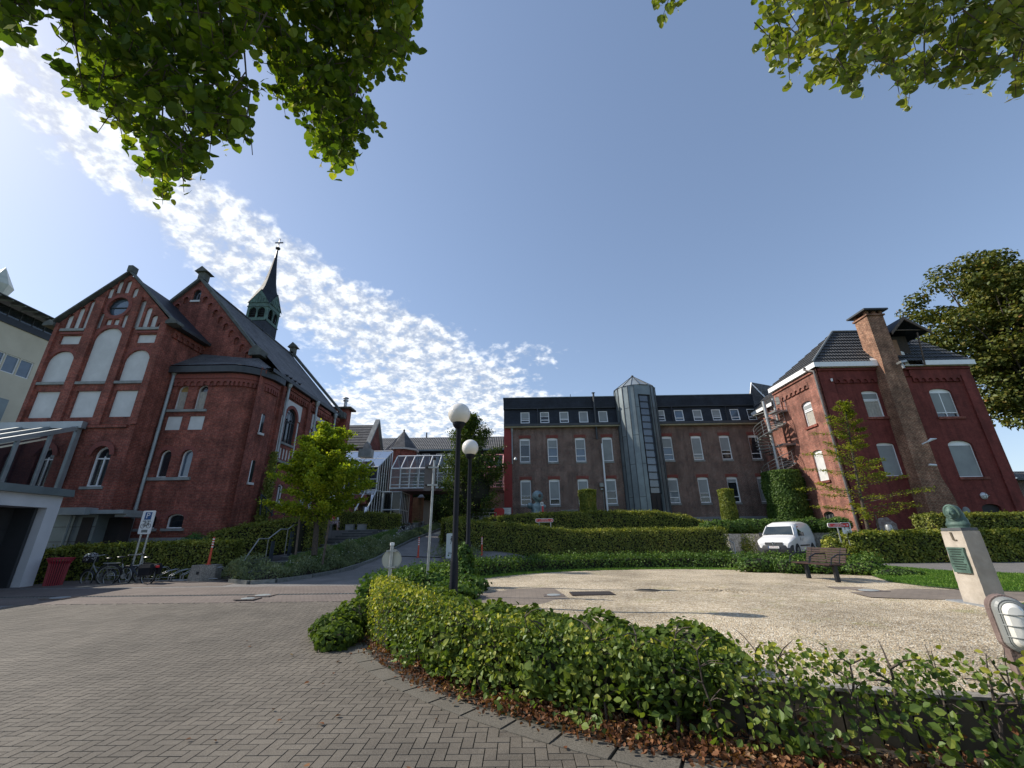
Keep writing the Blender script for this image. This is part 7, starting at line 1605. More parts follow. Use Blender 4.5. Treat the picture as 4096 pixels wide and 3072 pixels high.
# red litter bin
bp=Vector((-16.55,16.15,.14)); t=thing('litter_bin','red slatted steel litter bin with flared rim','bin',bp); B=MB()
for k in range(26):
    a=2*math.pi*k/26; r0,r1,r2=.235,.27,.345
    pts=[(bp.x+r*math.cos(a),bp.y+r*math.sin(a),bp.z+z) for r,z in ((r0,.03),(r1,.82),(r2,.97),(r2+.015,1.0))]; B.tube(pts,.020,4)
B.build('slats',REDW if 0 else plain('bin_red',(.30,.012,.03),(.24,.01,.025),3,.4),t); B=MB()
for r,z in ((.24,.05),(.36,1.0)): B.tube([(bp.x+r*math.cos(2*math.pi*k/24),bp.y+r*math.sin(2*math.pi*k/24),bp.z+z) for k in range(25)],.022,6)
B.build('rim',MATS['bin_red'],t); B=MB(); B.lathe([(.20,.03),(.24,.9)],bp,16); B.build('liner',plain('bin_liner',(.06,.01,.014),(.05,.008,.01),3,.7),t)
# bicycles, built in local coordinates: +x forward
def bicycle(loc,rz,label,wr=.34,bag=None,frame=BLK,lean=.1,basket=False,rack=True):
    t=thing('bicycle',label,'bicycle',loc,rz,'bicycles parked at the hedge'); t.rotation_euler=(lean,0,rz); wb=.52 if wr>.3 else .48
    for s,nm in ((-wb,'rear_wheel'),(wb,'front_wheel')):
        B=MB(); pts=[(s+wr*math.cos(2*math.pi*k/28),0,wr+wr*math.sin(2*math.pi*k/28)) for k in range(29)]; B.tube(pts,.022,6,False); w=B.build('wheel',RUB,t,world=False,smooth=True)
        B=MB(); r=wr-.035; B.tube([(s+r*math.cos(2*math.pi*k/28),0,wr+r*math.sin(2*math.pi*k/28)) for k in range(29)],.011,5,False)
        for k in range(16): a=2*math.pi*k/16; B.tube([(s+.02*math.cos(a+1.2),0,wr+.02*math.sin(a+1.2)),(s+r*math.cos(a),0,wr+r*math.sin(a))],.0022,3,False)
        B.lathe([(.03,-.04),(.03,.04)],(s,0,wr),8,'y'); B.build('rim_and_spokes',STL,w,world=False)
        B=MB(); rr=wr+.04; a0=20 if s>0 else 10; B.tube([(s+rr*math.cos(rad(a0+k*14)),0,wr+rr*math.sin(rad(a0+k*14))) for k in range(11)],.02,5); B.build('mudguard',BLK,t,world=False)
    bb=(-.06,0,.29); hd=(wb-.16,0,.86); seat=(-.22,0,.82)
    B=MB(); B.tube([bb,(-.20,0,.72)],.02,6); B.tube([bb,(.05,0,.40),(wb-.14,0,.72)],.027,6); B.tube([(-wb,0,wr),bb],.014,6); B.tube([(-wb,0,wr),(-.19,0,.66)],.012,6); B.tube([(wb,0,wr),(wb-.11,0,.62),hd],.02,6); B.tube([(-.18,0,.60),(wb-.15,0,.66)],.018,6); B.build('frame',frame,t,world=False)
    B=MB(); B.tube([(-.20,0,.7),(-.24,0,.93)],.014,6); B.lathe([(0,-.16),(.05,-.13),(.085,-.02),(.03,.08),(.012,.15)],(-.25,0,.95),10,'x',(1,.4)); B.build('saddle',BLK,t,world=False,smooth=True)
    B=MB(); B.tube([hd,(wb-.2,0,1.02)],.014,6); B.tube([(wb-.30,-.29,1.02),(wb-.22,-.24,1.05),(wb-.18,0,1.03),(wb-.22,.24,1.05),(wb-.30,.29,1.02)],.013,6); B.build('handlebar',STL,t,world=False); B=MB()
    for s in (-1,1): B.tube([(wb-.24,s*.25,1.05),(wb-.33,s*.30,1.015)],.02,6)
    B.build('grips',RUB,t,world=False); B=MB(); B.lathe([(.09,-.008),(.09,.008)],(bb[0],-.05,bb[2]),16,'y'); B.tube([(bb[0],-.07,bb[2]),(bb[0]+.12,-.07,bb[2]-.12)],.009,5); B.tube([(bb[0],.07,bb[2]),(bb[0]-.12,.07,bb[2]+.12)],.009,5); B.box(bb[0]+.09,bb[0]+.16,-.12,-.05,bb[2]-.14,bb[2]-.11); B.box(bb[0]-.16,bb[0]-.09,.05,.12,bb[2]+.11,bb[2]+.14); B.build('crankset',STL,t,world=False)
    if rack: B=MB(); B.box(-wb-.22,-.26,-.06,.06,2*wr+.06,2*wr+.08); B.tube([(-wb,.06,wr),(-wb-.08,.06,2*wr+.07)],.007,4); B.tube([(-wb,-.06,wr),(-wb-.08,-.06,2*wr+.07)],.007,4); B.build('carrier',STL,t,world=False)
    if bag=='pannier':
        B=MB()
        for s in (-1,1):
            y=s*.15; B.grid([[(-wb-.27,y-.07,2*wr-.25),(-wb+.20,y-.07,2*wr-.28),(-wb+.20,y+.07,2*wr-.28),(-wb-.27,y+.07,2*wr-.25)],[(-wb-.30,y-.09,2*wr),(-wb+.22,y-.09,2*wr-.02),(-wb+.22,y+.09,2*wr-.02),(-wb-.30,y+.09,2*wr)],[(-wb-.25,y-.05,2*wr+.11),(-wb+.18,y-.05,2*wr+.10),(-wb+.18,y+.05,2*wr+.10),(-wb-.25,y+.05,2*wr+.11)]],True)
            B.face([(-wb-.25,y-.05,2*wr+.11),(-wb+.18,y-.05,2*wr+.10),(-wb+.18,y+.05,2*wr+.10),(-wb-.25,y+.05,2*wr+.11)])
        B.build('panniers',BLK,t,world=False); B=MB(); B.box(-wb-.36,-wb-.31,-.05,.05,2*wr-.02,2*wr+.05); B.build('rear_light',REDB,t,world=False)
    if bag=='front':
        B=MB(); B.ball((wb+.05,0,.98),(.19,.2,.16),14); B.box(wb-.12,wb+.2,-.16,.16,.82,.99); B.build('covered_basket',BLK,t,world=False)
        q=RNG.normal(size=(260,3)); q/=np.linalg.norm(q,axis=1,keepdims=True); o=leaves('cover_pattern',q*np.array((.2,.21,.17))+np.array((wb+.05,0,.98)),q,.05,plain('black_white_print',(.5,.5,.52),(.02,.02,.02),30,.6,lo=.45,hi=.5),t,'round',jit=.1,world=False)
    return t
bicycle((-15.35,16.55,.16),rad(172),'bicycle with a big patterned black basket cover, nearest the red bin',.27,'front',frame=STG,lean=-.05)
bicycle((-14.5,16.75,.2),rad(28),'bicycle with pale frame leaning behind between the other two',.34,None,frame=STL,lean=.12)
bicycle((-13.9,16.5,.18),rad(168),'bicycle with black panniers and red rear light, rightmost of the parked ones',.31,'pannier',frame=BLK,lean=-.04)
# bike racks: one unit, then copies
def rackunit():
    t=thing('bicycle_rack','empty galvanised front wheel rack under the hedge, nearest the bicycles','bicycle rack',(-13.2,17.2,.26),0,'wheel racks along the hedge'); B=MB()
    for s in (-.05,.05): B.tube([(s-.25,-.28,0.02),(s-.25,-.28,.2),(s-.05,-.12,.36),(s+.15,.05,.42),(s+.25,.18,.28),(s+.25,.24,.02)],.013,6)
    B.build('hoops',STL,t,world=False); B=MB(); B.tube([(-.3,-.28,.03),(.3,-.28,.03)],.015,6); B.tube([(-.1,.24,.03),(.45,.24,.03)],.015,6); B.build('base_rails',STL,t,world=False); return t
r0=rackunit(); labs=['empty wheel rack second from the parked bicycles','empty wheel rack between the bicycles and the concrete block, third','empty wheel rack nearest the concrete block','empty wheel rack half hidden behind the concrete block','wheel rack standing behind the rightmost parked bicycle']
for k,(x,lb) in enumerate(zip((-12.75,-12.3,-11.95,-11.5,-13.65),labs)):
    c_=r0.copy(); COL.objects.link(c_); c_.location=(x,17.2,.26+.02*k); c_['label']=lb
    for ch in r0.children: d=ch.copy(); COL.objects.link(d); d.parent=c_
# handrail at the steps
t=thing('steel_handrail','stainless handrail with dark posts stepping up beside the outdoor steps','handrail',(-11,18,.4)); X_=-11.15
pts=[XP(x,y,X_) for x,y in ((962,2262),(1037,2155),(1074,2155),(1123,2117),(1152,2117),(1182,2094),(1211,2094),(1232,2075),(1249,2079))]
B=MB(); B.tube([XP(950,2300,X_)]+pts+[pts[-1]+Vector((0,0,-.25))],.028,8); B.build('top_rail',STL,t); B=MB()
for i in (0,2,4,6): p=pts[i]; B.tube([p,p+Vector((0,.05,-1.15))],.02,6)
B.build('balusters',STL,t); B=MB()
plain('blue_grey_post',(.04,.055,.075),(.03,.042,.06),3,.5)
for i in (0,2,4,6): B=MB(); p=pts[i]; B.box(p.x+.04,p.x+.10,p.y+.2,p.y+.42,p.z-1.2,p.z-.1); B.build('dark_post',MATS['blue_grey_post'],t)
t=thing('stair_railing','blue grey railing of the stair against the nave wall','railing',(-13.6,24,1.8)); X_=-13.7
B=MB()
for q in (((1045,1978),(1140,2062)),((1040,2008),(1092,2060)),((1045,1978),(1040,2060)),((1070,2003),(1064,2065)),((1092,2022),(1086,2065))): B.tube([XP(*q[0],X_),XP(*q[1],X_)],.035,6)
B.build('rails',MATS['blue_grey_post'],t)
# bench
bl_=thing('park_bench','brown slatted park bench with black steel frame at the gravel edge','bench',(*GP(3292,2319,.355),),rad(-88)); 
def bx(B,x0,x1,y0,y1,z0,z1,rx=0,piv=(0,0,0)): 
    Mx=Matrix.Translation(piv)@Matrix.Rotation(rx,4,'X')@Matrix.Translation(-Vector(piv)); B.box(x0,x1,y0,y1,z0,z1,Mx)
B=MB()
for k in range(5): bx(B,-.82,.82,-.30+.095*k,-.225+.095*k,.43,.465)
B.build('seat',BRN,bl_,world=False); B=MB()
for k in range(6): z=.49+.068*k; y=.18+.022*k; bx(B,-.82,.82,y,y+.03,z,z+.054,-.25,(0,y,z))
B.build('backrest',BRN,bl_,world=False)
for s in (-.6,.6):
    B=MB(); B.box(s-.045,s+.045,-.05,.05,-.3,.42); B.tube([(s,-.3,.41),(s,.15,.41),(s,.33,.90)],.022,5); B.build('leg',BLK,bl_,world=False)
B=MB(); B.tube([(-.9,.3,.72),(-.9,-.05,.72),(-.9,-.25,.62),(-.9,-.3,.45)],.018,6); B.tube([(.9,.3,.72),(.9,-.05,.72),(.9,-.25,.62),(.9,-.3,.45)],.018,6); B.tube([(.0,.3,.72),(.0,-.05,.72),(.0,-.25,.62),(.0,-.3,.45)],.018,6); B.build('armrests',BLK,bl_,world=False)
# statue: rough stone pedestal with plaque, bronze bust
def rough(me,amt,seed=0):
    r=np.random.default_rng(seed); n=len(me.vertices); co=np.empty(n*3,np.float32); me.vertices.foreach_get('co',co); co=co.reshape(-1,3); key=np.round(co,3)
    co+= (amt*(np.sin(key[:,[1,2,0]]*23+seed)*.5+np.sin(key[:,[2,0,1]]*41+1.3)*.5)).astype(np.float32)+r.normal(size=(n,3)).astype(np.float32)*amt*.25; me.vertices.foreach_set('co',co.ravel()); me.update()
pz=.36; C0=GP(3958,2428,pz); A0=GP(3850,2409,pz); D0=GP(4008,2404,pz); zt=P(3832,2124,C0.y).z
u_=(A0-C0); u_.z=0; ua_=.57; u_.normalize(); w_=(D0-C0); w_=w_-u_*w_.dot(u_); w_.z=0; wl2=.31; w_.normalize(); A0=C0+u_*ua_; hgt=zt-pz
print('ped',C0,A0,u_,w_,zt,ua_)
pd=thing('stone_pedestal','tall rough-hewn pale stone pedestal with green bronze plaque','pedestal',(C0.x,C0.y,pz))
def pedp(u,w,v): tp_=.93+.07*(1-v); return C0+u_*(ua_*(.5+(u-.5)*tp_))+w_*(wl2*(.5+(w-.5)*tp_))+Vector((0,0,hgt*v))
B=MB(); rows=[]; M_=10
for j in range(24):
    v=j/23; rows.append([pedp(i/M_,0,v) for i in range(M_)]+[pedp(1,i/M_,v) for i in range(M_)]+[pedp(1-i/M_,1,v) for i in range(M_)]+[pedp(0,1-i/M_,v) for i in range(M_)])
B.grid(rows,True); B.face(rows[-1]); LST=plain('limestone',(.45,.40,.34),(.33,.29,.24),3.,.9,bst=.15); o=B.build('stone_shaft',LST,pd); rough(o.data,.0035,3)
def slab(a,b,c,d,z0,z1): 
    q=[pedp(x,y,0) for x,y in ((a,c),(b,c),(b,d),(a,d))]; q=[Vector((p.x,p.y,z0)) for p in q]; m=MB(); m.prism(q,(0,0,z1-z0)); return m
slab(.06,.94,.06,.94,zt+.005,zt+.06).build('top_slab',plain('blue_stone',(.11,.12,.13),(.08,.085,.09),4,.5),pd)
slab(-.3,1.5,-.35,1.3,.34,.378).build('base_slab',plain('bluestone_base',(.30,.31,.32),(.2,.21,.22),3,.8),pd)
T_=lambda u,v,d: pedp(1-u,0,v)-w_*d
va,vb_=.42,.77; q=[(.14,va),(.86,va),(.88,va+.1),(.86,vb_-.05),(.88,vb_),(.12,vb_),(.14,vb_-.1),(.11,va+.12)]
B=MB(); B.prism([T_(u,v,.04) for u,v in q],w_*.05); pq=B.build('bronze_plaque',GREEN,pd); B=MB()
for k in range(9): v=vb_-.035-.034*k; q_=.30-.05*(k%3); B.prism([T_(.5-q_,v,.046),T_(.5+q_,v,.046),T_(.5+q_,v+.014,.046),T_(.5-q_,v+.014,.046)],w_*.01)
B.build('raised_lines',plain('dark_bronze',(.03,.055,.045),(.02,.035,.03),4,.6,.3),pq); B=MB()
B.prism([T_(.48,.87,.016),T_(.56,.87,.016),T_(.52,.985,.016),T_(.44,.985,.016)],w_*.01); B.prism([T_(.52,.865,.016),T_(.66,.865,.016),T_(.66,.88,.016),T_(.52,.88,.016)],w_*.01); B.build('carved_mark',CND,pd)
tl=trx=pedp(.5,.5,1).x; py_=pedp(.5,.5,1).y-.32
# bust: one continuous body (voxel-merged), veiled head turned left
bx0=tl; by=py_+.32; bz=zt+.06; bu=thing('bronze_bust','green bronze bust of a veiled woman looking down to the left','statue',(bx0,by,bz))
def merged(B,name,mat,parent,vox,smooth=3,world=True):
    o=B.build(name,mat,parent,world=world,smooth=False); m_=o.modifiers.new('merge','REMESH'); m_.mode='VOXEL'; m_.voxel_size=vox; m_.use_smooth_shade=True
    s=o.modifiers.new('soft','SMOOTH'); s.iterations=smooth; return o
RzH=Matrix.Translation((bx0,by,bz))@Matrix.Rotation(rad(-66),4,'Z')@Matrix.Scale(.84,4)
L2=lambda x,y,z:RzH@Vector((x,y,z))
def bl2(B,c,r,rot=None):
    T=RzH@Matrix.Translation(c)@(rot or Matrix.Identity(4)); B.ball((0,0,0),r,20,T)
B=MB()
bl2(B,(0,.03,.07),(.22,.155,.11)); bl2(B,(0,.03,.0),(.20,.15,.09)); bl2(B,(0,.0,.17),(.12,.11,.12)); bl2(B,(.10,.06,.14),(.10,.10,.12)); bl2(B,(-.10,.06,.14),(.10,.10,.12))
bl2(B,(0,-.055,.33),(.098,.115,.145)); bl2(B,(0,.035,.36),(.148,.15,.155)); bl2(B,(0,.11,.26),(.15,.11,.19)); bl2(B,(.09,.07,.24),(.07,.1,.16)); bl2(B,(-.09,.07,.24),(.07,.1,.16))
hood=[L2(.128*math.cos(2*math.pi*k/22),-.055-.02*math.sin(2*math.pi*k/22),.335+.165*math.sin(2*math.pi*k/22)) for k in range(23)]
B.tube(hood,.022,8)
bl2(B,(0,-.175,.315),(.017,.028,.026)); bl2(B,(0,-.160,.345),(.012,.02,.04)); bl2(B,(0,-.160,.272),(.034,.018,.010)); bl2(B,(0,-.156,.255),(.028,.018,.009)); bl2(B,(0,-.145,.222),(.036,.03,.025)); bl2(B,(.036,-.142,.372),(.032,.018,.010)); bl2(B,(-.036,-.142,.372),(.032,.018,.010)); bl2(B,(.05,-.128,.30),(.03,.03,.028)); bl2(B,(-.05,-.128,.30),(.03,.03,.028))
merged(B,'bust',GREEN,bu,.008,2)
# bulkhead light on wooden post, right foreground
py2=3.85; c=P(4062,2500,py2); t=thing('bulkhead_light_post','oval caged bulkhead light on a reddish wooden post at the right edge','light',(c.x+.06,py2,0)); Yp=py2
Rz=Matrix.Translation((c.x,Yp,c.z))@Matrix.Rotation(rad(-28),4,'Z')
def ov(w,h,y,n=24):
    q=[]
    for k in range(n):
        a=2*math.pi*k/n; s=(h-w) if h>w else 0; q.append(Rz@Vector((w*math.cos(a),y,w*math.sin(a)+(s if math.sin(a)>=0 else -s))))
    return q
B=MB(); B.box(-.075,.075,.036,.16,-1.3,.06,Rz); B.prism(ov(.104,.212,.036),Rz.to_3x3()@Vector((0,.10,0))); B.build('post',plain('reddish_post',(.22,.16,.14),(.13,.09,.08),7,.85,bst=.4),t)
GRP=plain('grey_plastic',(.24,.25,.24),(.2,.21,.2),2,.45); B=MB(); B.grid([ov(.095,.20,.035),ov(.095,.20,-.02),ov(.080,.185,-.035),ov(.066,.165,-.03)],True); B.build('housing',GRP,t)
B=MB(); B.grid([ov(.066,.165,-.03),ov(.062,.16,-.06),ov(.045,.135,-.085),ov(.01,.05,-.095)],True); B.face(ov(.01,.05,-.095)); B.build('diffuser',plain('diffuser_white',(.74,.72,.66),(.68,.66,.6),1,.25),t,smooth=True)
B=MB()
for z in (-.08,.0,.08): B.tube([Rz@Vector(v) for v in ((-.08,-.03,z),(-.05,-.085,z),(0,-.105,z),(.05,-.085,z),(.08,-.03,z))],.005,5)
B.tube(ov(.070,.17,-.042)+ov(.070,.17,-.042)[:1],.007,5); B.build('cage',GRP,t)
# small pillar light among the shrubs
a=P(3556,2112,24.0); t=thing('garden_light','short garden light with pale cylindrical head in the shrubs','light',(a.x,24,.4)); B=MB(); B.tube([(a.x,24,.3),(a.x,24,a.z-.22)],.08,10); B.build('stem',STG,t); B=MB(); B.lathe([(.16,-.2),(.17,.05),(.14,.16),(0,.2)],a,14); B.build('head',STL,t,smooth=True)
# loose sheet items: wall panel light seen low at the conrete wall
t=thing('ramp_handrail','bent steel tube handrail on the concrete wall beside the hedge','handrail',(12,26,.6)); B=MB(); B.tube([P(2886,2145,25.9),P(2935,2172,25.6),P(2943,2215,25.5)],.035,8); B.build('rail',STL,t)
# ---------------------------------------------------------------- spiral staircase
SX,SY=20.15,32.9; sp=thing('spiral_staircase','galvanised spiral fire escape winding up beside the hoist building','staircase',(SX,SY,2))
ztop=P(3060,1606,SY).z
B=MB(); B.tube([(SX,SY,2),(SX,SY,ztop)],.14,14); B.build('central_pole',STL,sp,smooth=True); B=MB(); x2=P(3100,1592,SY).x; B.tube([(x2,SY+.3,9.8),(x2,SY+.3,P(3100,1590,SY).z)],.12,12); B.build('upper_post',STL,sp,smooth=True)
z=2.6; a=rad(200); k=0
while z<11.0:
    B=MB(); a2=a+rad(24); r=1.2
    B.prism([(SX+.12*math.cos(a),SY+.12*math.sin(a),z),(SX+r*math.cos(a),SY+r*math.sin(a),z),(SX+r*math.cos(a2),SY+r*math.sin(a2),z),(SX+.12*math.cos(a2),SY+.12*math.sin(a2),z)],(0,0,.045)); B.build('tread',STG,sp)
    z+=.195; a+=rad(22.5); k+=1
def helix(z0,z1,r,off,name,rad_=.022,sx=SX,sy=SY):
    B=MB(); n=int((z1-z0)/.195*2); pts=[]
    for i in range(n+1):
        zz=z0+(z1-z0)*i/n; aa=rad(200)+(zz-2.6)/.195*rad(22.5); pts.append((sx+r*math.cos(aa),sy+r*math.sin(aa),zz+off))
    B.tube(pts,rad_,5); return B
for off,rr in ((1.0,.03),(.75,.015),(.5,.015),(.25,.015),(-.03,.03)):
    for s,e in ((5.4,8.0),(8.6,10.6)): helix(s,e,1.22,off,'x',rr).build('handrail' if off==1. else 'guard_rail',STL,sp)
for s,e in ((5.4,8.0),(8.6,10.6)):
    zz=s
    while zz<e: B=MB(); aa=rad(200)+(zz-2.6)/.195*rad(22.5); B.tube([(SX+1.22*math.cos(aa),SY+1.22*math.sin(aa),zz-.03),(SX+1.22*math.cos(aa),SY+1.22*math.sin(aa),zz+1.0)],.012,4); zz+=.39; B.build('baluster',STL,sp)
for zz in (8.05,10.7): B=MB(); B.box(SX+.1,RX0,SY-1.1,SY-.1,zz,zz+.14); B.build('landing',STL,sp)
B=MB(); 
for u in (.2,.6,1.0): B.tube([(SX+u,SY-1.1,10.7),(SX+u,SY-1.1,11.9)],.015,4); B.tube([(SX-.2,SY-1.1,10.9+u),(RX0,SY-1.1,10.9+u)],.015,4)
B.build('landing_rail',STL,sp)
# lower metal steps glimpsed right of the ivy
B=MB()
for k in range(9): z_=2.3+k*.42; B.box(21.0 if 0 else 20.75,21.15,31.6+.12*(k%2),32.2,z_,z_+.04)
B.build('lower_treads',STG,sp)
# ---------------------------------------------------------------- van (local: +x to its left side, -y forward)
vn_=thing('delivery_van','small white delivery van with black bumper parked beyond the ivy strip','van',(13.75,24.4,.48),rad(-47)); VW=.89
WPT=plain('white_car_paint',(.80,.80,.80),(.74,.74,.74),.8,.16,0,spec=.6); PLB=plain('black_bumper',(.035,.037,.042),(.028,.03,.034),3,.5); HLG=plain('headlight_glass',(.22,.24,.25),(.05,.06,.065),14,.08,0,spec=1.,lo=.45,hi=.55)
st_=[ # y, half width bottom, half width belt, half width roof, z bottom, z belt, z roof
 (.00,.62,.70,.66,.42,.70,.74),(.05,.72,.80,.72,.34,.78,.84),(.20,.82,.86,.74,.28,.84,.93),(.60,.87,.88,.74,.25,.93,1.05),(.95,.88,.89,.73,.25,.99,1.13),
 (1.10,.88,.89,.70,.25,1.02,1.22),(1.42,.88,.89,.68,.25,1.05,1.60),(1.70,.88,.89,.69,.25,1.06,1.77),(2.1,.88,.89,.70,.25,1.07,1.84),(3.0,.88,.89,.71,.25,1.08,1.87),(4.0,.88,.89,.71,.26,1.08,1.85),(4.30,.87,.88,.70,.30,1.08,1.80),(4.40,.82,.85,.62,.40,1.08,1.60)]
rows=[]
for y,wb,wt,wr_,z0,zb_,zr_ in st_:
    L_=[(-wb,z0+.0),(-wb-.01,(z0+zb_)/2),(-wt,zb_),(-(wt*.35+wr_*.65)-.03,zb_+(zr_-zb_)*.6),(-wr_,zr_-.07*(zr_-zb_>.2)-.02),(-wr_*.7,zr_),(0,zr_+.015),(wr_*.7,zr_),(wr_,zr_-.07*(zr_-zb_>.2)-.02),((wt*.35+wr_*.65)+.03,zb_+(zr_-zb_)*.6),(wt,zb_),(wb+.01,(z0+zb_)/2),(wb,z0)]
    rows.append([(x,y,z) for x,z in L_])
B=MB(); B.grid(rows,True); B.face(rows[0]); B.face(rows[-1]); B.build('body',WPT,vn_,world=False,smooth=True)
B=MB(); B.face([(-.74,1.04,1.11),(.74,1.04,1.11),(.62,1.46,1.53),(-.62,1.46,1.53)]); 
for i in range(4): B.v[i]=(B.v[i][0],B.v[i][1]-.08,B.v[i][2]+.07)
B.build('windscreen',plain('windscreen_glass',(.02,.03,.035),(.045,.055,.055),1.5,.04,0,spec=1.),vn_,world=False)
B=MB()
for s in (-1,1): B.tube([(s*.78,.98,1.14),(s*.65,1.42,1.61)],.035,5)
B.build('windscreen_pillars',WPT,vn_,world=False); B=MB(); B.box(-.72,.72,.99,1.03,1.14,1.17); B.tube([(-.6,1.03,1.18),(-.05,1.1,1.23)],.012,4); B.tube([(.1,1.03,1.18),(.6,1.1,1.23)],.012,4); B.build('wipers',RUB,vn_,world=False)
for s in (-1,1):
    B=MB(); q=[(s*.895,1.35,1.09),(s*.90,2.15,1.10),(s*.765,2.12,1.60),(s*.76,1.78,1.60),(s*.86,1.45,1.22)]; B.face(q); B.build('side_window',MATS['windscreen_glass'],vn_,world=False)
    B=MB(); B.grid([[(s*.90,1.42,1.10),(s*.90,1.42,1.24),(s*.90,1.50,1.26),(s*.90,1.52,1.10)],[(s*1.12,1.38,1.08),(s*1.12,1.38,1.28),(s*1.12,1.47,1.29),(s*1.12,1.49,1.08)]],True); B.face([(s*1.12,1.38,1.08),(s*1.12,1.38,1.28),(s*1.12,1.47,1.29),(s*1.12,1.49,1.08)]); B.build('wing_mirror',PLB,vn_,world=False)
    B=MB(); B.grid([[(s*.42,.035,.70),(s*.42,.035,.76)],[(s*.60,.05,.64),(s*.60,.07,.80)],[(s*.74,.06,.62),(s*.76,.14,.85)],[(s*.845,.22,.66),(s*.86,.36,.88)]]); B.build('headlight',HLG,vn_,world=False)
    for y in (.78,3.55):
        B=MB(); B.lathe([(.0,s*.905),(.2,s*.905),(.31,s*.90),(.32,s*.86),(.32,s*.70),(.0,s*.70)],(0,y,.0),24,'x'); 
        B.v=[(v[0],v[1],v[2]+.32) for v in B.v]; w=B.build('wheel',RUB,vn_,world=False,smooth=True)
        B=MB(); B.lathe([(.0,s*.915),(.07,s*.92),(.17,s*.91),(.2,s*.906)],(0,y,.32),16,'x'); B.build('hub_cap',STL,w,world=False)
        B=MB(); q=[]; 
        for k in range(13): aa=math.pi*k/12; q.append((y+.39*math.cos(aa),.32+.39*math.sin(aa)))
        B.face([(s*.893,a_,b__) for a_,b__ in q]+[(s*.893,y-.39,.22),(s*.893,y+.39,.22)]); B.build('wheel_arch',RUB,vn_,world=False)
    B=MB(); B.box(*(sorted((s*.89,s*.915))),1.3,3.0,.56,.63); B.box(*(sorted((s*.885,s*.91))),1.22,3.1,.22,.30); B.build('side_strip',PLB,vn_,world=False)
B=MB(); rows=[]
for x in np.linspace(-.88,.88,13):
    y=-.06+.24*(abs(x)/.88)**3; rows.append([(x,y+.06,.20),(x,y-.02,.24),(x,y-.04,.44),(x,y-.0,.63),(x,y+.09,.64)])
B.grid(rows); bm_=B.build('front_bumper',PLB,vn_,world=False,smooth=True); B=MB()
for z in (.25,.30,.35,.40): B.box(-.6,.6,-.112,-.095,z,z+.018)
B.build('lower_grille',RUB,bm_,world=False)
B=MB(); B.box(-.43,.43,-.03,.03,.655,.775); gr=B.build('grille',RUB,vn_,world=False); B=MB(); B.box(-.43,.43,-.045,-.03,.675,.69); B.box(-.43,.43,-.045,-.03,.735,.75); B.build('chrome_strips',STL,gr,world=False)
CHR=plain('chrome',(.85,.86,.88),(.8,.81,.83),2,.12,1.); B=MB()
B.tube([(.075*math.cos(2*math.pi*k/20),-.055,.725+.075*math.sin(2*math.pi*k/20)) for k in range(21)],.009,5)
for q in (((-.035,.785),(0,.73),(.035,.785)),((-.06,.765),(-.032,.665),(0,.72),(.032,.665),(.06,.765))): B.tube([(x,-.055,z) for x,z in q],.008,4)
B.build('emblem',CHR,vn_,world=False)
B=MB(); B.box(-.26,.26,-.125,-.11,.475,.585); npl=B.build('number_plate',REFW,vn_,world=False); B=MB(); B.box(-.26,-.22,-.128,-.124,.475,.585); B.build('euro_band',MATS['sign_blue'],npl,world=False)
text_obj('2-FTF-714','plate_number',plain('plate_red',(.30,.03,.03),(.25,.02,.02),3,.5),npl,face_matrix(Vector((.02,-.128,.53)),(1,0,0)),.095,.001,world=False)
B=MB(); 
for k,(y,z,w_,h_) in enumerate(((1.5,.86,.1,.14),(1.72,.90,.28,.03),(1.72,.84,.22,.02),(2.05,.95,.05,.04))): B.box(.896,.902,y,y+w_,z,z+h_)
B.build('side_lettering',STG,vn_,world=False); B=MB(); B.box(-.66,-.6,1.07,1.075,1.22,1.28); B.build('sticker',REFW,vn_,world=False); B=MB(); B.box(-.13,.13,1.50,1.53,1.53,1.59); B.build('rear_view_mirror',STG,vn_,world=False)
# ---------------------------------------------------------------- parked car glimpsed beyond the hedge, left of the red strip
c=P(1948,2052,35.0); t=thing('parked_car','silver car roof and window glimpsed between tree and red box','car',(c.x,35.4,2.4)); B=MB(); rows=[]
for x,z in ((-2.0,.9),(-1.3,.98),(-.7,1.4),(.6,1.42),(1.4,1.0),(2.0,.92)): rows.append([(c.x+x,35.0,2.5),(c.x+x,35.0,2.5+.85),(c.x+x,35.25,2.5+z),(c.x+x,36.5,2.5+z),(c.x+x,36.8,2.5)])
B.grid(rows); B.build('body',STL,t,smooth=True); B=MB(); B.face([(c.x-1.1,35.02,3.4),(c.x+1.2,35.02,3.4),(c.x+.55,35.2,3.85),(c.x-.65,35.2,3.85)]); B.build('side_windows',GLS,t)
for s in (-1.25,1.25): B=MB(); B.lathe([(0,-.1),(.3,-.1),(.32,.1)],(c.x+s,35.0,2.72),14,'y'); B.build('wheel',RUB,t)
# ---------------------------------------------------------------- seated person
SKIN=plain('skin',(.50,.29,.21),(.44,.25,.18),4,.6); TOP=plain('red_top',(.50,.05,.045),(.40,.04,.035),6,.85); SKT=plain('floral_skirt',(.55,.50,.48),(.16,.08,.09),22,.9,lo=.45,hi=.52); HAIR=plain('white_hair',(.62,.60,.57),(.5,.48,.45),20,.9)
ps=P(1335,2122,30.05); pr=thing('person','seated person with white hair, red top and floral skirt reading, facing right','person',(ps.x,30.05,2.28),rad(0))
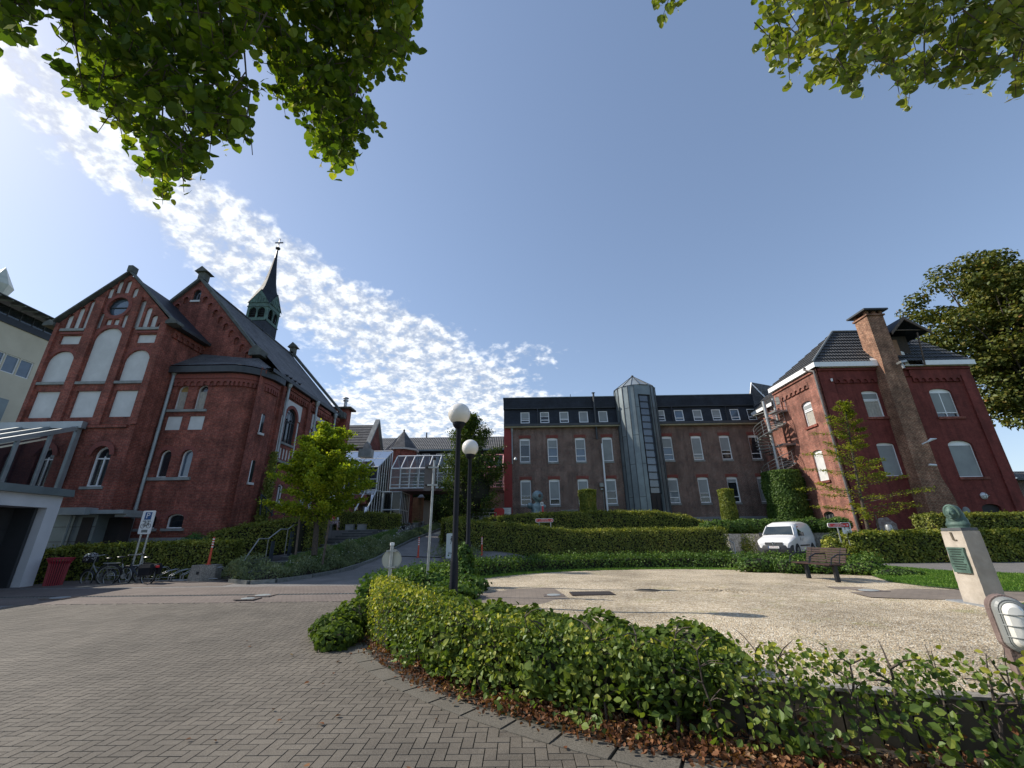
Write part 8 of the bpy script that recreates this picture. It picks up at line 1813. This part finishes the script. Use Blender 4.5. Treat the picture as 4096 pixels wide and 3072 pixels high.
# bench slab under the person
bs=thing('stone_bench','low dark stone bench carrying the seated person','bench',(ps.x-.3,30.05,2.28)); B=MB(); B.box(ps.x-1.0,ps.x+.02,29.85,30.25,2.62,2.72); B.build('seat',STG,bs); B=MB(); B.box(ps.x-.9,ps.x-.75,29.9,30.2,2.28,2.62); B.box(ps.x-.25,ps.x-.1,29.9,30.2,2.28,2.62); B.build('legs',STG,bs)
def skinmesh(name,nodes,edges,mat,parent,sub=2,T=None,label=None):
    me=bpy.data.meshes.new(name); me.from_pydata([n[:3] for n in nodes],edges,[]); o=newobj(name,me,parent); me.materials.append(mat)
    bm=bmesh.new(); bm.from_mesh(me); L_=bm.verts.layers.skin.verify(); bm.verts.ensure_lookup_table()
    for v,n in zip(bm.verts,nodes): v[L_].radius=(n[3],n[4] if len(n)>4 else n[3])
    bm.verts[0][L_].use_root=True; bm.to_mesh(me); bm.free(); o.modifiers.new('skin','SKIN').use_smooth_shade=True; s=o.modifiers.new('sub','SUBSURF'); s.levels=sub; s.render_levels=sub; return o
# local: +x is where the person looks; seat height .44; origin on the ground below the hips
nd=[(-.22,0,.50,.12,.14),(-.23,0,.64,.11,.13),(-.19,0,.82,.12,.15),(-.14,0,.96,.08,.10),(-.11,0,1.02,.045),(-.07,0,1.08,.05),(-.05,0,1.15,.085,.075),(-.04,0,1.22,.08,.07),
 (-.20,.09,.50,.09),(.18,.11,.52,.075),(.20,.11,.30,.052),(.18,.11,.09,.036),(.20,.11,.04,.035),(.32,.11,.03,.028),
 (-.20,-.09,.50,.09),(.22,-.11,.52,.075),(.25,-.11,.30,.052),(.24,-.11,.09,.036),(.26,-.11,.04,.035),(.38,-.11,.03,.028),
 (-.14,.17,.93,.06),(-.10,.22,.72,.042),(.12,.12,.66,.032),(.19,.09,.68,.026),
 (-.14,-.17,.93,.06),(-.10,-.22,.72,.042),(.12,-.12,.66,.032),(.19,-.09,.68,.026)]
ed=[(0,1),(1,2),(2,3),(3,4),(4,5),(5,6),(6,7),(0,8),(8,9),(9,10),(10,11),(11,12),(12,13),(0,14),(14,15),(15,16),(16,17),(17,18),(18,19),(3,20),(20,21),(21,22),(22,23),(3,24),(24,25),(25,26),(26,27)]
skinmesh('body',nd,ed,SKIN,pr)
B=MB()
for s in (-1,1):
    for k in range(5): L_=(.075,.085,.09,.08,.05)[k]; o_=(-.02+.011*k); B.tube([(.20,s*.085+o_,.69-.004*k),(.20+L_*.6,s*.08+o_,.695),(.20+L_,s*.07+o_,.675)],[.009,.008,.006],6)
B.build('fingers',SKIN,pr,world=False,smooth=True)
B=MB(); B.ball((.035,0,1.165),(.02,.014,.018),8); B.ball((.02,.03,1.19),(.012,.014,.009),8); B.ball((.02,-.03,1.19),(.012,.014,.009),8); B.ball((.02,0,1.125),(.014,.022,.006),8); B.ball((-.05,.078,1.17),(.016,.01,.028),8); B.ball((-.05,-.078,1.17),(.016,.01,.028),8); B.build('face_features',SKIN,pr,world=False,smooth=True)
B=MB(); B.ball((-.075,0,1.215),(.105,.092,.095),14); B.ball((-.11,0,1.16),(.075,.085,.09),12); B.build('hair',HAIR,pr,world=False,smooth=True)
B=MB(); B.lathe([(.155,.50),(.150,.62),(.165,.80),(.17,.92),(.10,.985),(.07,1.0)],(-.19,0,0),16,'z',(.85,1.08)); 
for s in (-1,1): B.tube([(-.14,s*.14,.93),(-.11,s*.205,.80)],[.08,.065],8)
B.build('red_top',TOP,pr,world=False,smooth=True)
B=MB(); B.grid([[(x,y*w_,z) for y,z in ((-1,b0),(-1,t0),(0,t0+.03),(1,t0),(1,b0))] for x,w_,b0,t0 in ((-.36,.18,.43,.54),(-.2,.22,.43,.62),(.05,.22,.42,.61),(.27,.22,.40,.60),(.31,.20,.20,.52))],True); B.build('skirt',SKT,pr,world=False,smooth=True)
B=MB(); B.box(.17,.20,-.12,.12,.66,.84); B.build('magazine',REFW,pr,world=False)
# red bin / dark litter posts left of the person
a=P(1288,2100,30.1); t=thing('dark_red_bin','dark red box-shaped bin beside the seated person','bin',(a.x,30,2.28)); B=MB(); B.box(a.x-.22,a.x+.18,29.9,30.3,2.28,3.05); B.build('container',plain('dark_red_box',(.30,.03,.04),(.25,.02,.03),3,.5),t); B=MB(); B.box(a.x-.26,a.x+.22,29.86,30.34,3.05,3.1); B.build('lid',MATS['dark_red_box'],t)
a=P(1273,2095,28.5); t=thing('blue_grey_pillar','short blue grey pillar at the head of the steps','pillar',(a.x,28.5,2.28)); B=MB(); B.box(a.x-.13,a.x+.13,28.4,28.6,2.28,3.05); B.box(a.x-.16,a.x+.16,28.37,28.63,3.05,3.1); B.build('shaft',MATS['blue_grey_post'],t)
for px,py,lb_ in ((1400,2113,'low pale stone seat cube on the terrace edge'),(1448,2110,'pale stone cube beside the rail fence')):
    a=P(px,py,30); t=thing('stone_cube',lb_,'seat',(a.x,30,2.28),0,'stone cubes on the terrace'); B=MB(); B.box(a.x-.25,a.x+.25,29.8,30.2,2.28,2.62); B.build('block',STN,t); B=MB(); B.box(a.x-.28,a.x+.28,29.77,30.23,2.62,2.67); B.build('top_slab',CNC,t)
